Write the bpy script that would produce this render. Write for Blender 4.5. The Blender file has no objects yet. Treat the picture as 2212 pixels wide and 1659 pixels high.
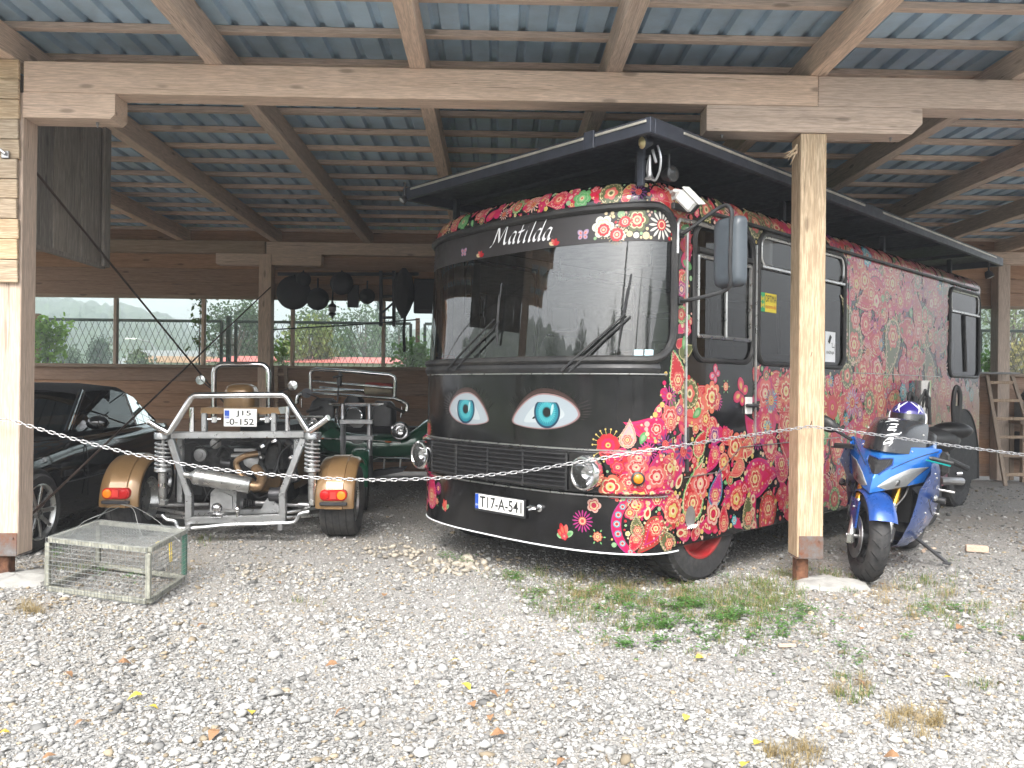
import bpy, math, random
import numpy as np
from mathutils import Vector, Matrix
random.seed(7); rng = np.random.default_rng(7)
sc = bpy.context.scene
col = sc.collection
pi = math.pi; R_ = math.radians

# ---------------------------------------------------------------- camera, sky, sun, exposure
CAM_H = 1.38; FPX = 1715.0; IW, IH = 2212.0, 1659.0
cam_rot = Matrix.Rotation(-R_(1.2), 3, 'Z') @ Matrix.Rotation(pi/2 + R_(.2), 3, 'X') @ Matrix.Rotation(.0105, 3, 'Z')
cd = bpy.data.cameras.new('camera'); cam = bpy.data.objects.new('camera', cd); col.objects.link(cam)
cd.sensor_width = 36; cd.lens = FPX/IW*36; cd.clip_start = .05; cd.clip_end = 3000
cam.matrix_world = Matrix.Translation((0, 0, CAM_H)) @ cam_rot.to_4x4()
sc.camera = cam
SUN_EL, SUN_AZ = 48, 196          # azimuth clockwise from +Y: the sun stands behind the camera
w = bpy.data.worlds.new('World'); sc.world = w; w.use_nodes = True
wn = w.node_tree; wn.nodes.clear()
sky = wn.nodes.new('ShaderNodeTexSky'); sky.sky_type = 'NISHITA'; sky.sun_disc = False
sky.sun_elevation = R_(SUN_EL); sky.sun_rotation = R_(SUN_AZ)
sky.air_density = 1.6; sky.dust_density = 4.0; sky.ozone_density = 1.0
hs = wn.nodes.new('ShaderNodeHueSaturation'); hs.inputs['Saturation'].default_value = .30
bg = wn.nodes.new('ShaderNodeBackground'); bg.inputs['Strength'].default_value = .15
wo = wn.nodes.new('ShaderNodeOutputWorld')
wn.links.new(sky.outputs[0], hs.inputs['Color']); wn.links.new(hs.outputs[0], bg.inputs[0]); wn.links.new(bg.outputs[0], wo.inputs[0])
sl = bpy.data.lights.new('sun', 'SUN'); sl.energy = .65; sl.angle = R_(22); sl.color = (1, .965, .91)
so = bpy.data.objects.new('sun', sl); col.objects.link(so)
sd = Vector((math.sin(R_(SUN_AZ))*math.cos(R_(SUN_EL)), math.cos(R_(SUN_AZ))*math.cos(R_(SUN_EL)), math.sin(R_(SUN_EL))))
so.rotation_euler = sd.to_track_quat('Z', 'Y').to_euler(); so.location = (0, -10, 20)
sc.view_settings.view_transform = 'Standard'; sc.view_settings.look = 'None'
sc.view_settings.exposure = 2.0; sc.view_settings.gamma = 1; sc.view_settings.use_curve_mapping = False
sc.render.engine = 'CYCLES'
cy = sc.cycles; cy.use_denoising = True; cy.max_bounces = 7; cy.diffuse_bounces = 4; cy.glossy_bounces = 3
cy.transmission_bounces = 6; cy.transparent_max_bounces = 12; cy.caustics_reflective = False; cy.caustics_refractive = False
cy.use_adaptive_sampling = True; cy.adaptive_threshold = .02; cy.sample_clamp_indirect = 4; cy.volume_bounces = 0

# pixel (of a 2212 x 1659 view of the photograph) -> point of a real plane
CAMP = Vector((0, 0, CAM_H))
def ray(px, py): return cam_rot @ Vector(((px-IW/2)/FPX, -(py-IH/2)/FPX, -1))
def U(px, py, Y):
    d = ray(px, py); return CAMP + d*(Y/d.y)
def G(px, py, z=0.0):
    d = ray(px, py); return CAMP + d*((z-CAM_H)/d.z)
def UX(px, py, X):
    d = ray(px, py); return CAMP + d*(X/d.x)

# ---------------------------------------------------------------- mesh builder
class MB:
    def __init__(s): s.v = []; s.f = []; s.m = []; s.k = 0
    def add(s, vs, fs):
        o = len(s.v); s.v.extend([tuple(p) for p in vs])
        for f in fs: s.f.append(tuple(i+o for i in f)); s.m.append(s.k)
        return s
    def mi(s, k): s.k = k; return s
    def box(s, c, size, rot=None, b=.004):
        hx, hy, hz = [x/2 for x in size]; b = min(b, hx*.45, hy*.45, hz*.45)
        V = []; idx = {}
        for sx in (-1, 1):
            for sy in (-1, 1):
                for sz in (-1, 1):
                    for ax, p in enumerate(((sx*hx, sy*(hy-b), sz*(hz-b)), (sx*(hx-b), sy*hy, sz*(hz-b)), (sx*(hx-b), sy*(hy-b), sz*hz))):
                        idx[(sx, sy, sz, ax)] = len(V); V.append(Vector(p))
        F = []
        def q(*k):
            f = [idx[i] for i in k]; n = (V[f[1]]-V[f[0]]).cross(V[f[2]]-V[f[1]])
            cc = sum((V[i] for i in f), Vector())
            F.append(f if n.dot(cc) > 0 else f[::-1])
        for g in (-1, 1):
            q((g,-1,-1,0), (g,1,-1,0), (g,1,1,0), (g,-1,1,0)); q((-1,g,-1,1), (1,g,-1,1), (1,g,1,1), (-1,g,1,1)); q((-1,-1,g,2), (1,-1,g,2), (1,1,g,2), (-1,1,g,2))
            for h in (-1, 1):
                q((-1,g,h,1), (1,g,h,1), (1,g,h,2), (-1,g,h,2)); q((g,-1,h,0), (g,1,h,0), (g,1,h,2), (g,-1,h,2)); q((g,h,-1,0), (g,h,1,0), (g,h,1,1), (g,h,-1,1))
                for i in (-1, 1): q((g,h,i,0), (g,h,i,1), (g,h,i,2))
        c = Vector(c)
        if rot is not None: V = [rot @ p for p in V]
        return s.add([p+c for p in V], F)
    def bar(s, p0, p1, wd, ht, up=(0, 0, 1), b=.004):
        p0, p1 = Vector(p0), Vector(p1); x = (p1-p0); L = x.length; x.normalize(); up = Vector(up)
        if abs(x.dot(up)) > .98: up = Vector((0, 1, 0))
        y = up.cross(x).normalized(); z = x.cross(y)
        rot = Matrix((x, y, z)).transposed()
        return s.box((p0+p1)/2, (L, wd, ht), rot, b)
    def tube(s, pts, r, n=10, closed=False, caps=True):
        P = [Vector(p) for p in pts]; N = len(P)
        rr = r if isinstance(r, (list, tuple)) else [r]*N
        T = []
        for i in range(N):
            a = P[(i-1) % N] if (closed or i > 0) else P[i]; c = P[(i+1) % N] if (closed or i < N-1) else P[i]
            t = (c-a); T.append(t.normalized() if t.length > 1e-9 else Vector((0, 0, 1)))
        up = Vector((0, 0, 1)) if abs(T[0].z) < .9 else Vector((1, 0, 0))
        nrm = (up - T[0]*up.dot(T[0])).normalized()
        V = []; F = []
        for i in range(N):
            nrm = (nrm - T[i]*nrm.dot(T[i])).normalized(); bi = T[i].cross(nrm)
            for k in range(n):
                a = 2*pi*k/n; V.append(P[i] + (nrm*math.cos(a)+bi*math.sin(a))*rr[i])
        for i in range(N if closed else N-1):
            j = (i+1) % N
            for k in range(n):
                l = (k+1) % n; F.append((i*n+k, i*n+l, j*n+l, j*n+k))
        if caps and not closed: F.append(tuple(range(n))[::-1]); F.append(tuple((N-1)*n+k for k in range(n)))
        return s.add(V, F)
    def lathe(s, prof, o=(0, 0, 0), axis=(0, 0, 1), n=24, closed=False, arc=2*pi, a0=0):
        o = Vector(o); ax = Vector(axis).normalized()
        x = Vector((1, 0, 0)) if abs(ax.x) < .8 else Vector((0, 1, 0))
        x = (x-ax*x.dot(ax)).normalized(); y = ax.cross(x); V = []; F = []; m = len(prof)
        full = abs(arc-2*pi) < 1e-6; nn = n if full else n+1
        for i in range(nn):
            a = a0+arc*i/n; d = x*math.cos(a)+y*math.sin(a)
            for r, h in prof: V.append(o+d*r+ax*h)
        for i in range(n):
            j = (i+1) % nn
            for k in range(m if closed else m-1):
                l = (k+1) % m; F.append((i*m+k, j*m+k, j*m+l, i*m+l))
        return s.add(V, F)
    def loft(s, secs, closed=True, cap0=True, cap1=True):
        n = len(secs[0]); V = [p for sec in secs for p in sec]; F = []
        for i in range(len(secs)-1):
            for k in range(n if closed else n-1):
                l = (k+1) % n; F.append((i*n+k, i*n+l, (i+1)*n+l, (i+1)*n+k))
        if closed and cap0: F.append(tuple(range(n))[::-1])
        if closed and cap1: F.append(tuple((len(secs)-1)*n+k for k in range(n)))
        return s.add(V, F)
    def prism(s, poly, ext):
        P = [Vector(p) for p in poly]; e = Vector(ext); n = len(P)
        return s.add(P+[p+e for p in P], [tuple(range(n))[::-1], tuple(range(n, 2*n))]+[(i, (i+1) % n, n+(i+1) % n, n+i) for i in range(n)])
    def grid(s, fn, us, vs, skip=None):
        V = [fn(u, v) for u in us for v in vs]; m = len(vs); F = []
        for i in range(len(us)-1):
            for j in range(m-1):
                if skip and skip((us[i]+us[i+1])/2, (vs[j]+vs[j+1])/2): continue
                F.append((i*m+j, (i+1)*m+j, (i+1)*m+j+1, i*m+j+1))
        return s.add(V, F)
    def ball(s, c, r, n=14, m=8, sc_=(1, 1, 1), rot=None):
        c = Vector(c); V = []; F = []
        for j in range(m+1):
            t = pi*j/m
            for i in range(n):
                a = 2*pi*i/n; p = Vector((math.sin(t)*math.cos(a)*sc_[0], math.sin(t)*math.sin(a)*sc_[1], math.cos(t)*sc_[2]))*r
                V.append(c+(rot @ p if rot is not None else p))
        for j in range(m):
            for i in range(n):
                k = (i+1) % n; F.append((j*n+i, (j+1)*n+i, (j+1)*n+k, j*n+k))
        return s.add(V, F)
    def build(s, name, mats, parent=None, smooth=True, angle=35, world=True, kind=None, label=None):
        me = bpy.data.meshes.new(name)
        vs = s.v
        if parent is not None and world:
            inv = WM[parent].inverted(); vs = [inv @ Vector(p) for p in vs]
        me.from_pydata([tuple(p) for p in vs], [], s.f)
        ml = mats if isinstance(mats, (list, tuple)) else [mats]
        for m in ml: me.materials.append(M[m] if isinstance(m, str) else m)
        if len(ml) > 1: me.polygons.foreach_set('material_index', s.m)
        fix_normals(me)
        if smooth:
            me.polygons.foreach_set('use_smooth', [True]*len(me.polygons)); me.set_sharp_from_angle(angle=R_(angle))
        return link(name, me, parent, kind, label)
import bmesh
def fix_normals(me):
    b = bmesh.new(); b.from_mesh(me); bmesh.ops.recalc_face_normals(b, faces=b.faces[:]); b.to_mesh(me); b.free()
WM = {}
def link(name, me, parent=None, kind=None, label=None):
    o = bpy.data.objects.new(name, me); col.objects.link(o)
    if parent is not None: o.parent = parent; WM[o] = WM[parent]
    else: WM[o] = Matrix.Identity(4)
    if kind: o['kind'] = kind
    if label: o['label'] = label
    return o
def thing(name, label, cat, loc=(0, 0, 0), rot=None, group=None):
    o = bpy.data.objects.new(name, None); col.objects.link(o); o.empty_display_size = .2
    m = Matrix.Translation(loc) @ (rot.to_4x4() if rot is not None else Matrix.Identity(4))
    o.matrix_world = m; WM[o] = m; return tag(o, label, cat, group)
def tag(o, label, cat, group=None):
    o['label'] = label; o['category'] = cat
    if group: o['group'] = group
    return o
def one(mb, name, mat, label, cat, base, group=None, **kw):
    """a thing that is a single mesh: its origin sits at its base"""
    base = Vector(base); mb.v = [tuple(Vector(p)-base) for p in mb.v]
    o = mb.build(name, mat, **kw); o.location = base; WM[o] = Matrix.Translation(base); return tag(o, label, cat, group)
def dup(root, loc=None, label=None, group=None):
    c = root.copy(); col.objects.link(c)
    if loc is not None: c.location = loc
    if label: c['label'] = label
    if group: c['group'] = group
    for ch in list(root.children):
        d = ch.copy(); col.objects.link(d); d.parent = c
        for g in ch.children:
            e = g.copy(); col.objects.link(e); e.parent = d
    return c
def fast_mesh(name, verts, tris, mat, colors=None, parent=None, kind=None, quads=False, smooth=False):
    """big meshes from numpy arrays; colors is one colour per vertex"""
    k = 4 if quads else 3; me = bpy.data.meshes.new(name)
    me.vertices.add(len(verts)); me.vertices.foreach_set('co', np.asarray(verts, np.float32).ravel())
    nf = len(tris); me.loops.add(nf*k); me.loops.foreach_set('vertex_index', np.asarray(tris, np.int32).ravel())
    me.polygons.add(nf); me.polygons.foreach_set('loop_start', np.arange(0, nf*k, k, dtype=np.int32))
    try: me.polygons.foreach_set('loop_total', np.full(nf, k, np.int32))
    except Exception: pass
    me.materials.append(M[mat])
    if colors is not None:
        c = np.ones((len(verts), 4), np.float32); c[:, :3] = colors
        a = me.attributes.new('tint', 'FLOAT_COLOR', 'POINT'); a.data.foreach_set('color', c.ravel())
    me.update(); me.validate()
    if smooth: me.polygons.foreach_set('use_smooth', np.ones(nf, bool))
    return link(name, me, parent, kind)

# ---------------------------------------------------------------- materials
M = {}
class NT:
    def __init__(s, name):
        m = bpy.data.materials.new(name); m.use_nodes = True; s.m = m; s.t = m.node_tree; s.t.nodes.clear()
        s.out = s.t.nodes.new('ShaderNodeOutputMaterial'); s.p = s.t.nodes.new('ShaderNodeBsdfPrincipled')
        s.t.links.new(s.p.outputs[0], s.out.inputs[0]); M[name] = m
    def n(s, ty, **kw):
        x = s.t.nodes.new(ty)
        for k, v in kw.items():
            if k in x.inputs: x.inputs[k].default_value = v
            else: setattr(x, k, v)
        return x
    def l(s, a, b): s.t.links.new(a, b)
    def set(s, **kw):
        for k, v in kw.items(): s.p.inputs[k.replace('_', ' ')].default_value = v
    def coord(s, scale=(1, 1, 1), rot=(0, 0, 0)):
        tc = s.n('ShaderNodeTexCoord'); mp = s.n('ShaderNodeMapping'); mp.inputs['Scale'].default_value = scale; mp.inputs['Rotation'].default_value = rot
        s.l(tc.outputs['Object'], mp.inputs[0]); return mp.outputs[0]
    def noise(s, vec, scale, detail=4, rough=.6, dist=0):
        x = s.n('ShaderNodeTexNoise'); x.inputs['Scale'].default_value = scale; x.inputs['Detail'].default_value = detail; x.inputs['Roughness'].default_value = rough; x.inputs['Distortion'].default_value = dist
        s.l(vec, x.inputs['Vector']); return x.outputs['Fac']
    def ramp(s, fac, stops):
        r = s.n('ShaderNodeValToRGB'); e = r.color_ramp.elements
        while len(e) < len(stops): e.new(.5)
        for i, (p, c) in enumerate(stops): e[i].position = p; e[i].color = (*c, 1) if len(c) == 3 else c
        s.l(fac, r.inputs[0]); return r.outputs[0]
    def mix(s, fac, a, b, mode='MIX'):
        x = s.n('ShaderNodeMix', data_type='RGBA', blend_type=mode)
        for sock, v in ((x.inputs[0], fac), (x.inputs[6], a), (x.inputs[7], b)):
            if isinstance(v, (int, float)): sock.default_value = v
            elif isinstance(v, tuple): sock.default_value = (*v, 1) if len(v) == 3 else v
            else: s.l(v, sock)
        return x.outputs[2]
    def bump(s, h, strength=.3, dist=.01):
        b = s.n('ShaderNodeBump'); b.inputs['Strength'].default_value = strength; b.inputs['Distance'].default_value = dist
        s.l(h, b.inputs['Height']); s.l(b.outputs[0], s.p.inputs['Normal'])
    def color(s, c):
        if isinstance(c, tuple): s.p.inputs['Base Color'].default_value = (*c, 1)
        else: s.l(c, s.p.inputs['Base Color'])
    def rnd(s):
        o = s.n('ShaderNodeObjectInfo'); return o.outputs['Random']
    def mathn(s, op, a, b=None):
        x = s.n('ShaderNodeMath', operation=op)
        for i, v in enumerate((a, b)):
            if v is None: continue
            if isinstance(v, (int, float)): x.inputs[i].default_value = v
            else: s.l(v, x.inputs[i])
        return x.outputs[0]
def simple(name, c, rough=.5, metal=0., var=.12, scale=8, bump=0., coat=0., dust=None, spec=None):
    t = NT(name); v = t.coord(); nz = t.noise(v, scale, 5)
    lo = tuple(max(0, x*(1-var*2)) for x in c); hi = tuple(min(1, x*(1+var*1.4)) for x in c)
    cc = t.ramp(nz, [(.3, lo), (.7, hi)])
    if dust:
        d = t.noise(v, 3.1, 6, .7); f = t.ramp(d, [(.45, (0, 0, 0)), (.75, (1, 1, 1))])
        cc = t.mix(t.mathn('MULTIPLY', f, dust), cc, (.30, .28, .24))
    t.color(cc); t.set(Metallic=metal)
    rv = .25 if coat else 1; rr = t.ramp(t.noise(v, scale*2.3, 4), [(.3, (max(.02, rough-.08*rv),)*3), (.7, (min(1, rough+.1*rv),)*3)]); t.l(rr, t.p.inputs['Roughness'])
    if coat: t.set(Coat_Weight=coat, Coat_Roughness=.04)
    if spec is not None: t.p.inputs['Specular IOR Level'].default_value = spec
    if bump: t.bump(t.noise(v, scale*6, 3), bump, .004)
    return t.m
def wood(name, base, dark, axis, grain=1., knots=True, rough=.75, fleck=None, stain=0.):
    t = NT(name); sc3 = {'X': (.9, 16, 16), 'Y': (16, .9, 16), 'Z': (16, 16, .9)}[axis]
    ri = t.rnd(); tc = t.n('ShaderNodeTexCoord'); ad = t.n('ShaderNodeVectorMath', operation='ADD'); cmb = t.n('ShaderNodeCombineXYZ')
    for i in range(3): t.l(t.mathn('MULTIPLY', ri, 17.3+9*i), cmb.inputs[i])
    t.l(tc.outputs['Object'], ad.inputs[0]); t.l(cmb.outputs[0], ad.inputs[1])
    mp = t.n('ShaderNodeMapping'); mp.inputs['Scale'].default_value = sc3; t.l(ad.outputs[0], mp.inputs[0])
    g1 = t.noise(mp.outputs[0], 2.2, 5, .65, .6); g2 = t.noise(mp.outputs[0], 9, 3, .6, .3)
    c = t.ramp(g1, [(.3, dark), (.62, base), (.9, tuple(min(1, x*1.12) for x in base))])
    c = t.mix(t.mathn('MULTIPLY', t.ramp(g2, [(.42, (1, 1, 1)), (.6, (0, 0, 0))]), .35*grain), c, tuple(x*.62 for x in dark))
    ck = {'X': (.22, 9, 9), 'Y': (9, .22, 9), 'Z': (9, 9, .22)}[axis]; m3 = t.n('ShaderNodeMapping'); m3.inputs['Scale'].default_value = ck; t.l(ad.outputs[0], m3.inputs[0])
    cr = t.ramp(t.noise(m3.outputs[0], 3.1, 2, .5, .25), [(.642, (0, 0, 0)), (.652, (1, 1, 1)), (.662, (1, 1, 1)), (.672, (0, 0, 0))]); c = t.mix(t.mathn('MULTIPLY', cr, .55), c, tuple(x*.3 for x in dark))
    if knots:
        k3 = {'X': (1.5, 5, 5), 'Y': (5, 1.5, 5), 'Z': (5, 5, 1.5)}[axis]
        m2 = t.n('ShaderNodeMapping'); m2.inputs['Scale'].default_value = k3; t.l(ad.outputs[0], m2.inputs[0])
        vo = t.n('ShaderNodeTexVoronoi'); vo.inputs['Scale'].default_value = 1.2; t.l(m2.outputs[0], vo.inputs['Vector'])
        kk = t.ramp(vo.outputs['Distance'], [(.07, (1, 1, 1)), (.13, (0, 0, 0))])
        c = t.mix(t.mathn('MULTIPLY', kk, .75), c, tuple(x*.4 for x in dark))
    if stain:
        s1 = t.noise(tc.outputs['Object'], 1.7, 6, .7); c = t.mix(t.mathn('MULTIPLY', t.ramp(s1, [(.5, (0, 0, 0)), (.72, (1, 1, 1))]), stain), c, (.16, .14, .12))
    hv = t.n('ShaderNodeHueSaturation'); t.l(c, hv.inputs['Color']); t.l(t.mathn('ADD', t.mathn('MULTIPLY', ri, .3), .84), hv.inputs['Value']); t.l(t.mathn('ADD', t.mathn('MULTIPLY', ri, .25), .86), hv.inputs['Saturation'])
    t.color(hv.outputs[0]); t.set(Roughness=rough); t.bump(t.mix(.5, g2, g1), .25*grain, .003); return t.m
PINE = (.69, .535, .43); PINED = (.56, .42, .32)
for ax in 'XYZ': wood('pine_'+ax, PINE, PINED, ax, grain=1.5)
for ax in 'XZ': wood('pale_'+ax, (.62, .49, .34), (.47, .335, .205), ax, grain=2.0)
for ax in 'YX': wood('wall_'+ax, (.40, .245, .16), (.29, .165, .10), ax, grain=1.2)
wood('grey_Z', (.31, .27, .23), (.18, .155, .135), 'Z', grain=1.6, stain=.5)
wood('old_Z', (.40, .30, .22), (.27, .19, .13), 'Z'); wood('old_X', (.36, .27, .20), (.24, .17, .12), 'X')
simple('white_steel', (.60, .61, .62), .3, .6, var=.05); simple('chrome', (.82, .82, .83), .07, 1, var=.03); simple('silver', (.46, .47, .48), .32, .8, var=.10, dust=.28)
simple('alloy', (.55, .55, .54), .3, .9, dust=.15); simple('steel', (.42, .42, .43), .35, .9, dust=.2); simple('rust', (.17, .075, .04), .85, .1, var=.35, scale=20, bump=.3)
simple('dark_steel', (.06, .06, .065), .45, .6, dust=.1); simple('rubber', (.028, .028, .03), .78, 0, dust=.22, var=.2, scale=14, bump=.2); simple('black_plastic', (.022, .023, .025), .42, 0, dust=.08)
simple('black_matt', (.012, .012, .013), .7); simple('engine', (.035, .036, .038), .5, .3, var=.4, scale=16, dust=.25, bump=.3); simple('casting', (.50, .50, .50), .42, .6, dust=.3, bump=.2)
simple('gold_paint', (.26, .155, .068), .32, .3, var=.06, coat=.7); simple('green_paint', (.006, .07, .034), .24, .1, var=.08, coat=.8); simple('blue_paint', (.016, .15, .52), .24, .35, var=.06, coat=.8)
simple('blue_dark', (.014, .075, .32), .28, .3, var=.06, coat=.6, dust=.08)
simple('car_black', (.006, .006, .007), .09, 0, coat=1., var=.1); simple('softtop', (.035, .036, .04), .85, 0, var=.15, scale=40, bump=.15); simple('leather', (.012, .012, .013), .42, var=.2, bump=.1)
simple('red_paint', (.33, .018, .02), .45, 0, dust=.3); simple('white_plastic', (.72, .72, .70), .4); simple('plate_white', (.80, .80, .78), .35, var=.02); simple('plate_blue', (.02, .08, .42), .4, var=.03)
simple('ink', (.012, .012, .012), .5); simple('mirror_grey', (.07, .085, .10), .42, 0, var=.06); simple('gasket', (.014, .014, .015), .5, 0, dust=.12)
simple('bus_black', (.007, .007, .008), .18, 0, coat=.15, var=.4, dust=.03); simple('bus_inner', (.16, .15, .14), .8); simple('lining', (.42, .40, .36), .7); simple('lamp_grey', (.74, .75, .75), .3, 0, var=.05); simple('canopy', (.012, .015, .022), .55, .1, var=.2)
simple('canopy_edge', (.035, .04, .055), .45, .3); simple('strip_alu', (.52, .50, .44), .4, .6)
simple('orange_lens', (.75, .22, .015), .15, 0, var=.05); simple('red_lens', (.48, .012, .012), .15, 0, var=.1); simple('pink_lens', (.75, .05, .04), .18)
simple('teal', (.01, .36, .34), .3, .4); simple('fork_gold', (.62, .33, .05), .22, .9); simple('brass', (.62, .52, .28), .3, .6)
simple('roof_under', (.40, .55, .69), .45, .10, var=.15, scale=1.6, dust=.25); simple('red_roof', (.52, .13, .11), .6, var=.1); simple('plaster', (.74, .73, .70), .9, var=.05); simple('house_glass', (.05, .06, .07), .1)
simple('concrete', (.33, .325, .305), .95, var=.12, scale=9, bump=.5); simple('fence_paint', (.022, .035, .032), .6); simple('yellow', (.75, .55, .02), .4); simple('cage_wood', (.30, .30, .25), .9, var=.25, scale=20, bump=.3); simple('cage_green', (.03, .14, .09), .6)
simple('wire', (.30, .31, .30), .45, .8); simple('chain', (.52, .52, .53), .30, .9, var=.05); simple('cable', (.075, .05, .04), .6, .5); simple('pan', (.012, .013, .016), .5, .3); simple('brown_ply', (.32, .17, .08), .7)
simple('cloth_red', (.35, .05, .04), .9); simple('cloth_cream', (.5, .42, .3), .9); simple('grey_box', (.22, .22, .22), .6); simple('purple', (.03, .02, .20), .2, coat=.8); simple('decal_white', (.75, .76, .78), .4, var=.02)
simple('leaf_brown', (.27, .15, .075), .8, var=.2, scale=60); simple('leaf_yellow', (.52, .38, .06), .7, var=.15, scale=60); simple('bark', (.10, .075, .055), .9, var=.3, scale=6, bump=.4)
simple('exhaust_tan', (.33, .22, .13), .35, .8, var=.25, scale=12); simple('orange_tip', (.6, .14, .03), .5); simple('film', (.030, .027, .028), .4, var=.04)
def glass(name, tint=(1, 1, 1), trans=.9, rough=.0, film=.0, ior=1.6):
    """thin pane: mirrors by Fresnel, otherwise lets light straight through"""
    t = NT(name); t.t.nodes.remove(t.p)
    tr = t.n('ShaderNodeBsdfTransparent'); tr.inputs[0].default_value = (*[x*trans for x in tint], 1)
    gl = t.n('ShaderNodeBsdfGlossy'); gl.inputs['Roughness'].default_value = rough; fr = t.n('ShaderNodeFresnel'); fr.inputs['IOR'].default_value = ior
    mx = t.n('ShaderNodeMixShader'); t.l(fr.outputs[0], mx.inputs[0]); t.l(tr.outputs[0], mx.inputs[1]); t.l(gl.outputs[0], mx.inputs[2])
    last = mx.outputs[0]
    if film:
        df = t.n('ShaderNodeBsdfDiffuse'); df.inputs[0].default_value = (.45, .46, .45, 1); m2 = t.n('ShaderNodeMixShader')
        v = t.coord(); m2f = t.mathn('MULTIPLY', t.ramp(t.noise(v, 2.2, 6, .7), [(.35, (.3,)*3), (.7, (1,)*3)]), film); t.l(m2f, m2.inputs[0]); t.l(last, m2.inputs[1]); t.l(df.outputs[0], m2.inputs[2]); last = m2.outputs[0]
    t.l(last, t.out.inputs[0]); return t.m
glass('windscreen_glass', (.80, .90, .87), .80, 0, .008, 2.4); glass('dark_glass', (.12, .13, .15), .5, .02); glass('car_glass', (.10, .12, .12), .4, 0); glass('window_pane', (.95, 1, .98), .95, 0, .012); glass('lens_glass', (1, 1, 1), .85, .05, .10); glass('smoke_screen', (.55, .58, .6), .55, .08, .25)
def tinted(name, rough=.85, spec=.3, transl=0., coat=0.):
    t = NT(name); a = t.n('ShaderNodeAttribute'); a.attribute_name = 'tint'; t.l(a.outputs['Color'], t.p.inputs['Base Color'])
    t.set(Roughness=rough); t.p.inputs['Specular IOR Level'].default_value = spec
    if coat: t.set(Coat_Weight=coat, Coat_Roughness=.08)
    if transl:
        tl = t.n('ShaderNodeBsdfTranslucent'); t.l(a.outputs['Color'], tl.inputs[0]); mx = t.n('ShaderNodeMixShader'); mx.inputs[0].default_value = transl
        t.l(t.p.outputs[0], mx.inputs[1]); t.l(tl.outputs[0], mx.inputs[2]); t.l(mx.outputs[0], t.out.inputs[0])
    return t.m
tinted('stone_tint'); tinted('leaf_tint', .7, .25, .35); tinted('print_tint', .3, .4, 0, .35)
# ---------------------------------------------------------------- ground
def hnoise(x, y, s, seed=0):
    x = np.asarray(x)*s; y = np.asarray(y)*s
    return (np.sin(1.3*x+2.1*y+seed)+np.sin(2.7*x-1.9*y+1.7*seed+1)+np.sin(-1.1*x+3.3*y+.6*seed+2)+np.sin(4.1*x+3.7*y+seed*.3))/4
t = NT('gravel'); v = t.coord()
vo = t.n('ShaderNodeTexVoronoi'); vo.inputs['Scale'].default_value = 62; t.l(v, vo.inputs['Vector'])
v2 = t.n('ShaderNodeTexVoronoi'); v2.inputs['Scale'].default_value = 130; t.l(v, v2.inputs['Vector'])
sx = t.n('ShaderNodeSeparateColor'); t.l(vo.outputs['Color'], sx.inputs[0])
c1 = t.ramp(sx.outputs[0], [(0, (.20, .19, .18)), (.35, (.31, .30, .285)), (.75, (.38, .37, .355)), (1, (.33, .30, .25))])
sx2 = t.n('ShaderNodeSeparateColor'); t.l(v2.outputs['Color'], sx2.inputs[0])
c2 = t.ramp(sx2.outputs[0], [(0, (.20, .19, .18)), (.6, (.33, .32, .30)), (1, (.38, .37, .35))])
c = t.mix(.45, c1, c2)
big = t.noise(v, .55, 6, .65); c = t.mix(t.mathn('MULTIPLY', t.ramp(big, [(.48, (0, 0, 0)), (.68, (1, 1, 1))]), .35), c, (.36, .29, .20))
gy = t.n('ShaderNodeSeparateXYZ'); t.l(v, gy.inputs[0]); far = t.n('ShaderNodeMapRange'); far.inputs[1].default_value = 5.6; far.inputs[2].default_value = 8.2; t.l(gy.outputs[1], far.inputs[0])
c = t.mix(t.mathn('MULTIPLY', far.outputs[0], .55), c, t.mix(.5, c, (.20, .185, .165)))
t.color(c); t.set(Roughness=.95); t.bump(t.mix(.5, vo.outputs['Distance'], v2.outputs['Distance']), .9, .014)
simple('meadow', (.075, .12, .03), .95, var=.35, scale=3, bump=.5)
xs = np.concatenate([[-900, -300, -100, -40, -20], np.arange(-12, 14.01, .35), [20, 40, 100, 300, 900]])
ys = np.concatenate([[-900, -300, -100, -40, -15, -6, -2], np.arange(0, 15.01, .35), [20, 40, 100, 300, 1200]])
def gz(x, y): return float(-.012+.010*hnoise(x, y, .9, 3)) if (-13 < x < 15 and -1 < y < 16) else -.012
mb = MB(); mb.grid(lambda x, y: (x, y, gz(x, y)), list(xs), list(ys)); mb.build('ground', 'gravel', kind='structure')
mb = MB(); mb.grid(lambda x, y: (x, y, .02), [-900, -60, -20, 0, 20, 60, 900], [15.5, 30, 60, 200, 1200]); mb.build('meadow', 'meadow', kind='structure')
mb = MB(); mb.grid(lambda x, y: (x, y, .02), [-400, -60, -14.5], [-60, -10, 15.3]); mb.build('lawn', 'meadow', kind='structure')

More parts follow.
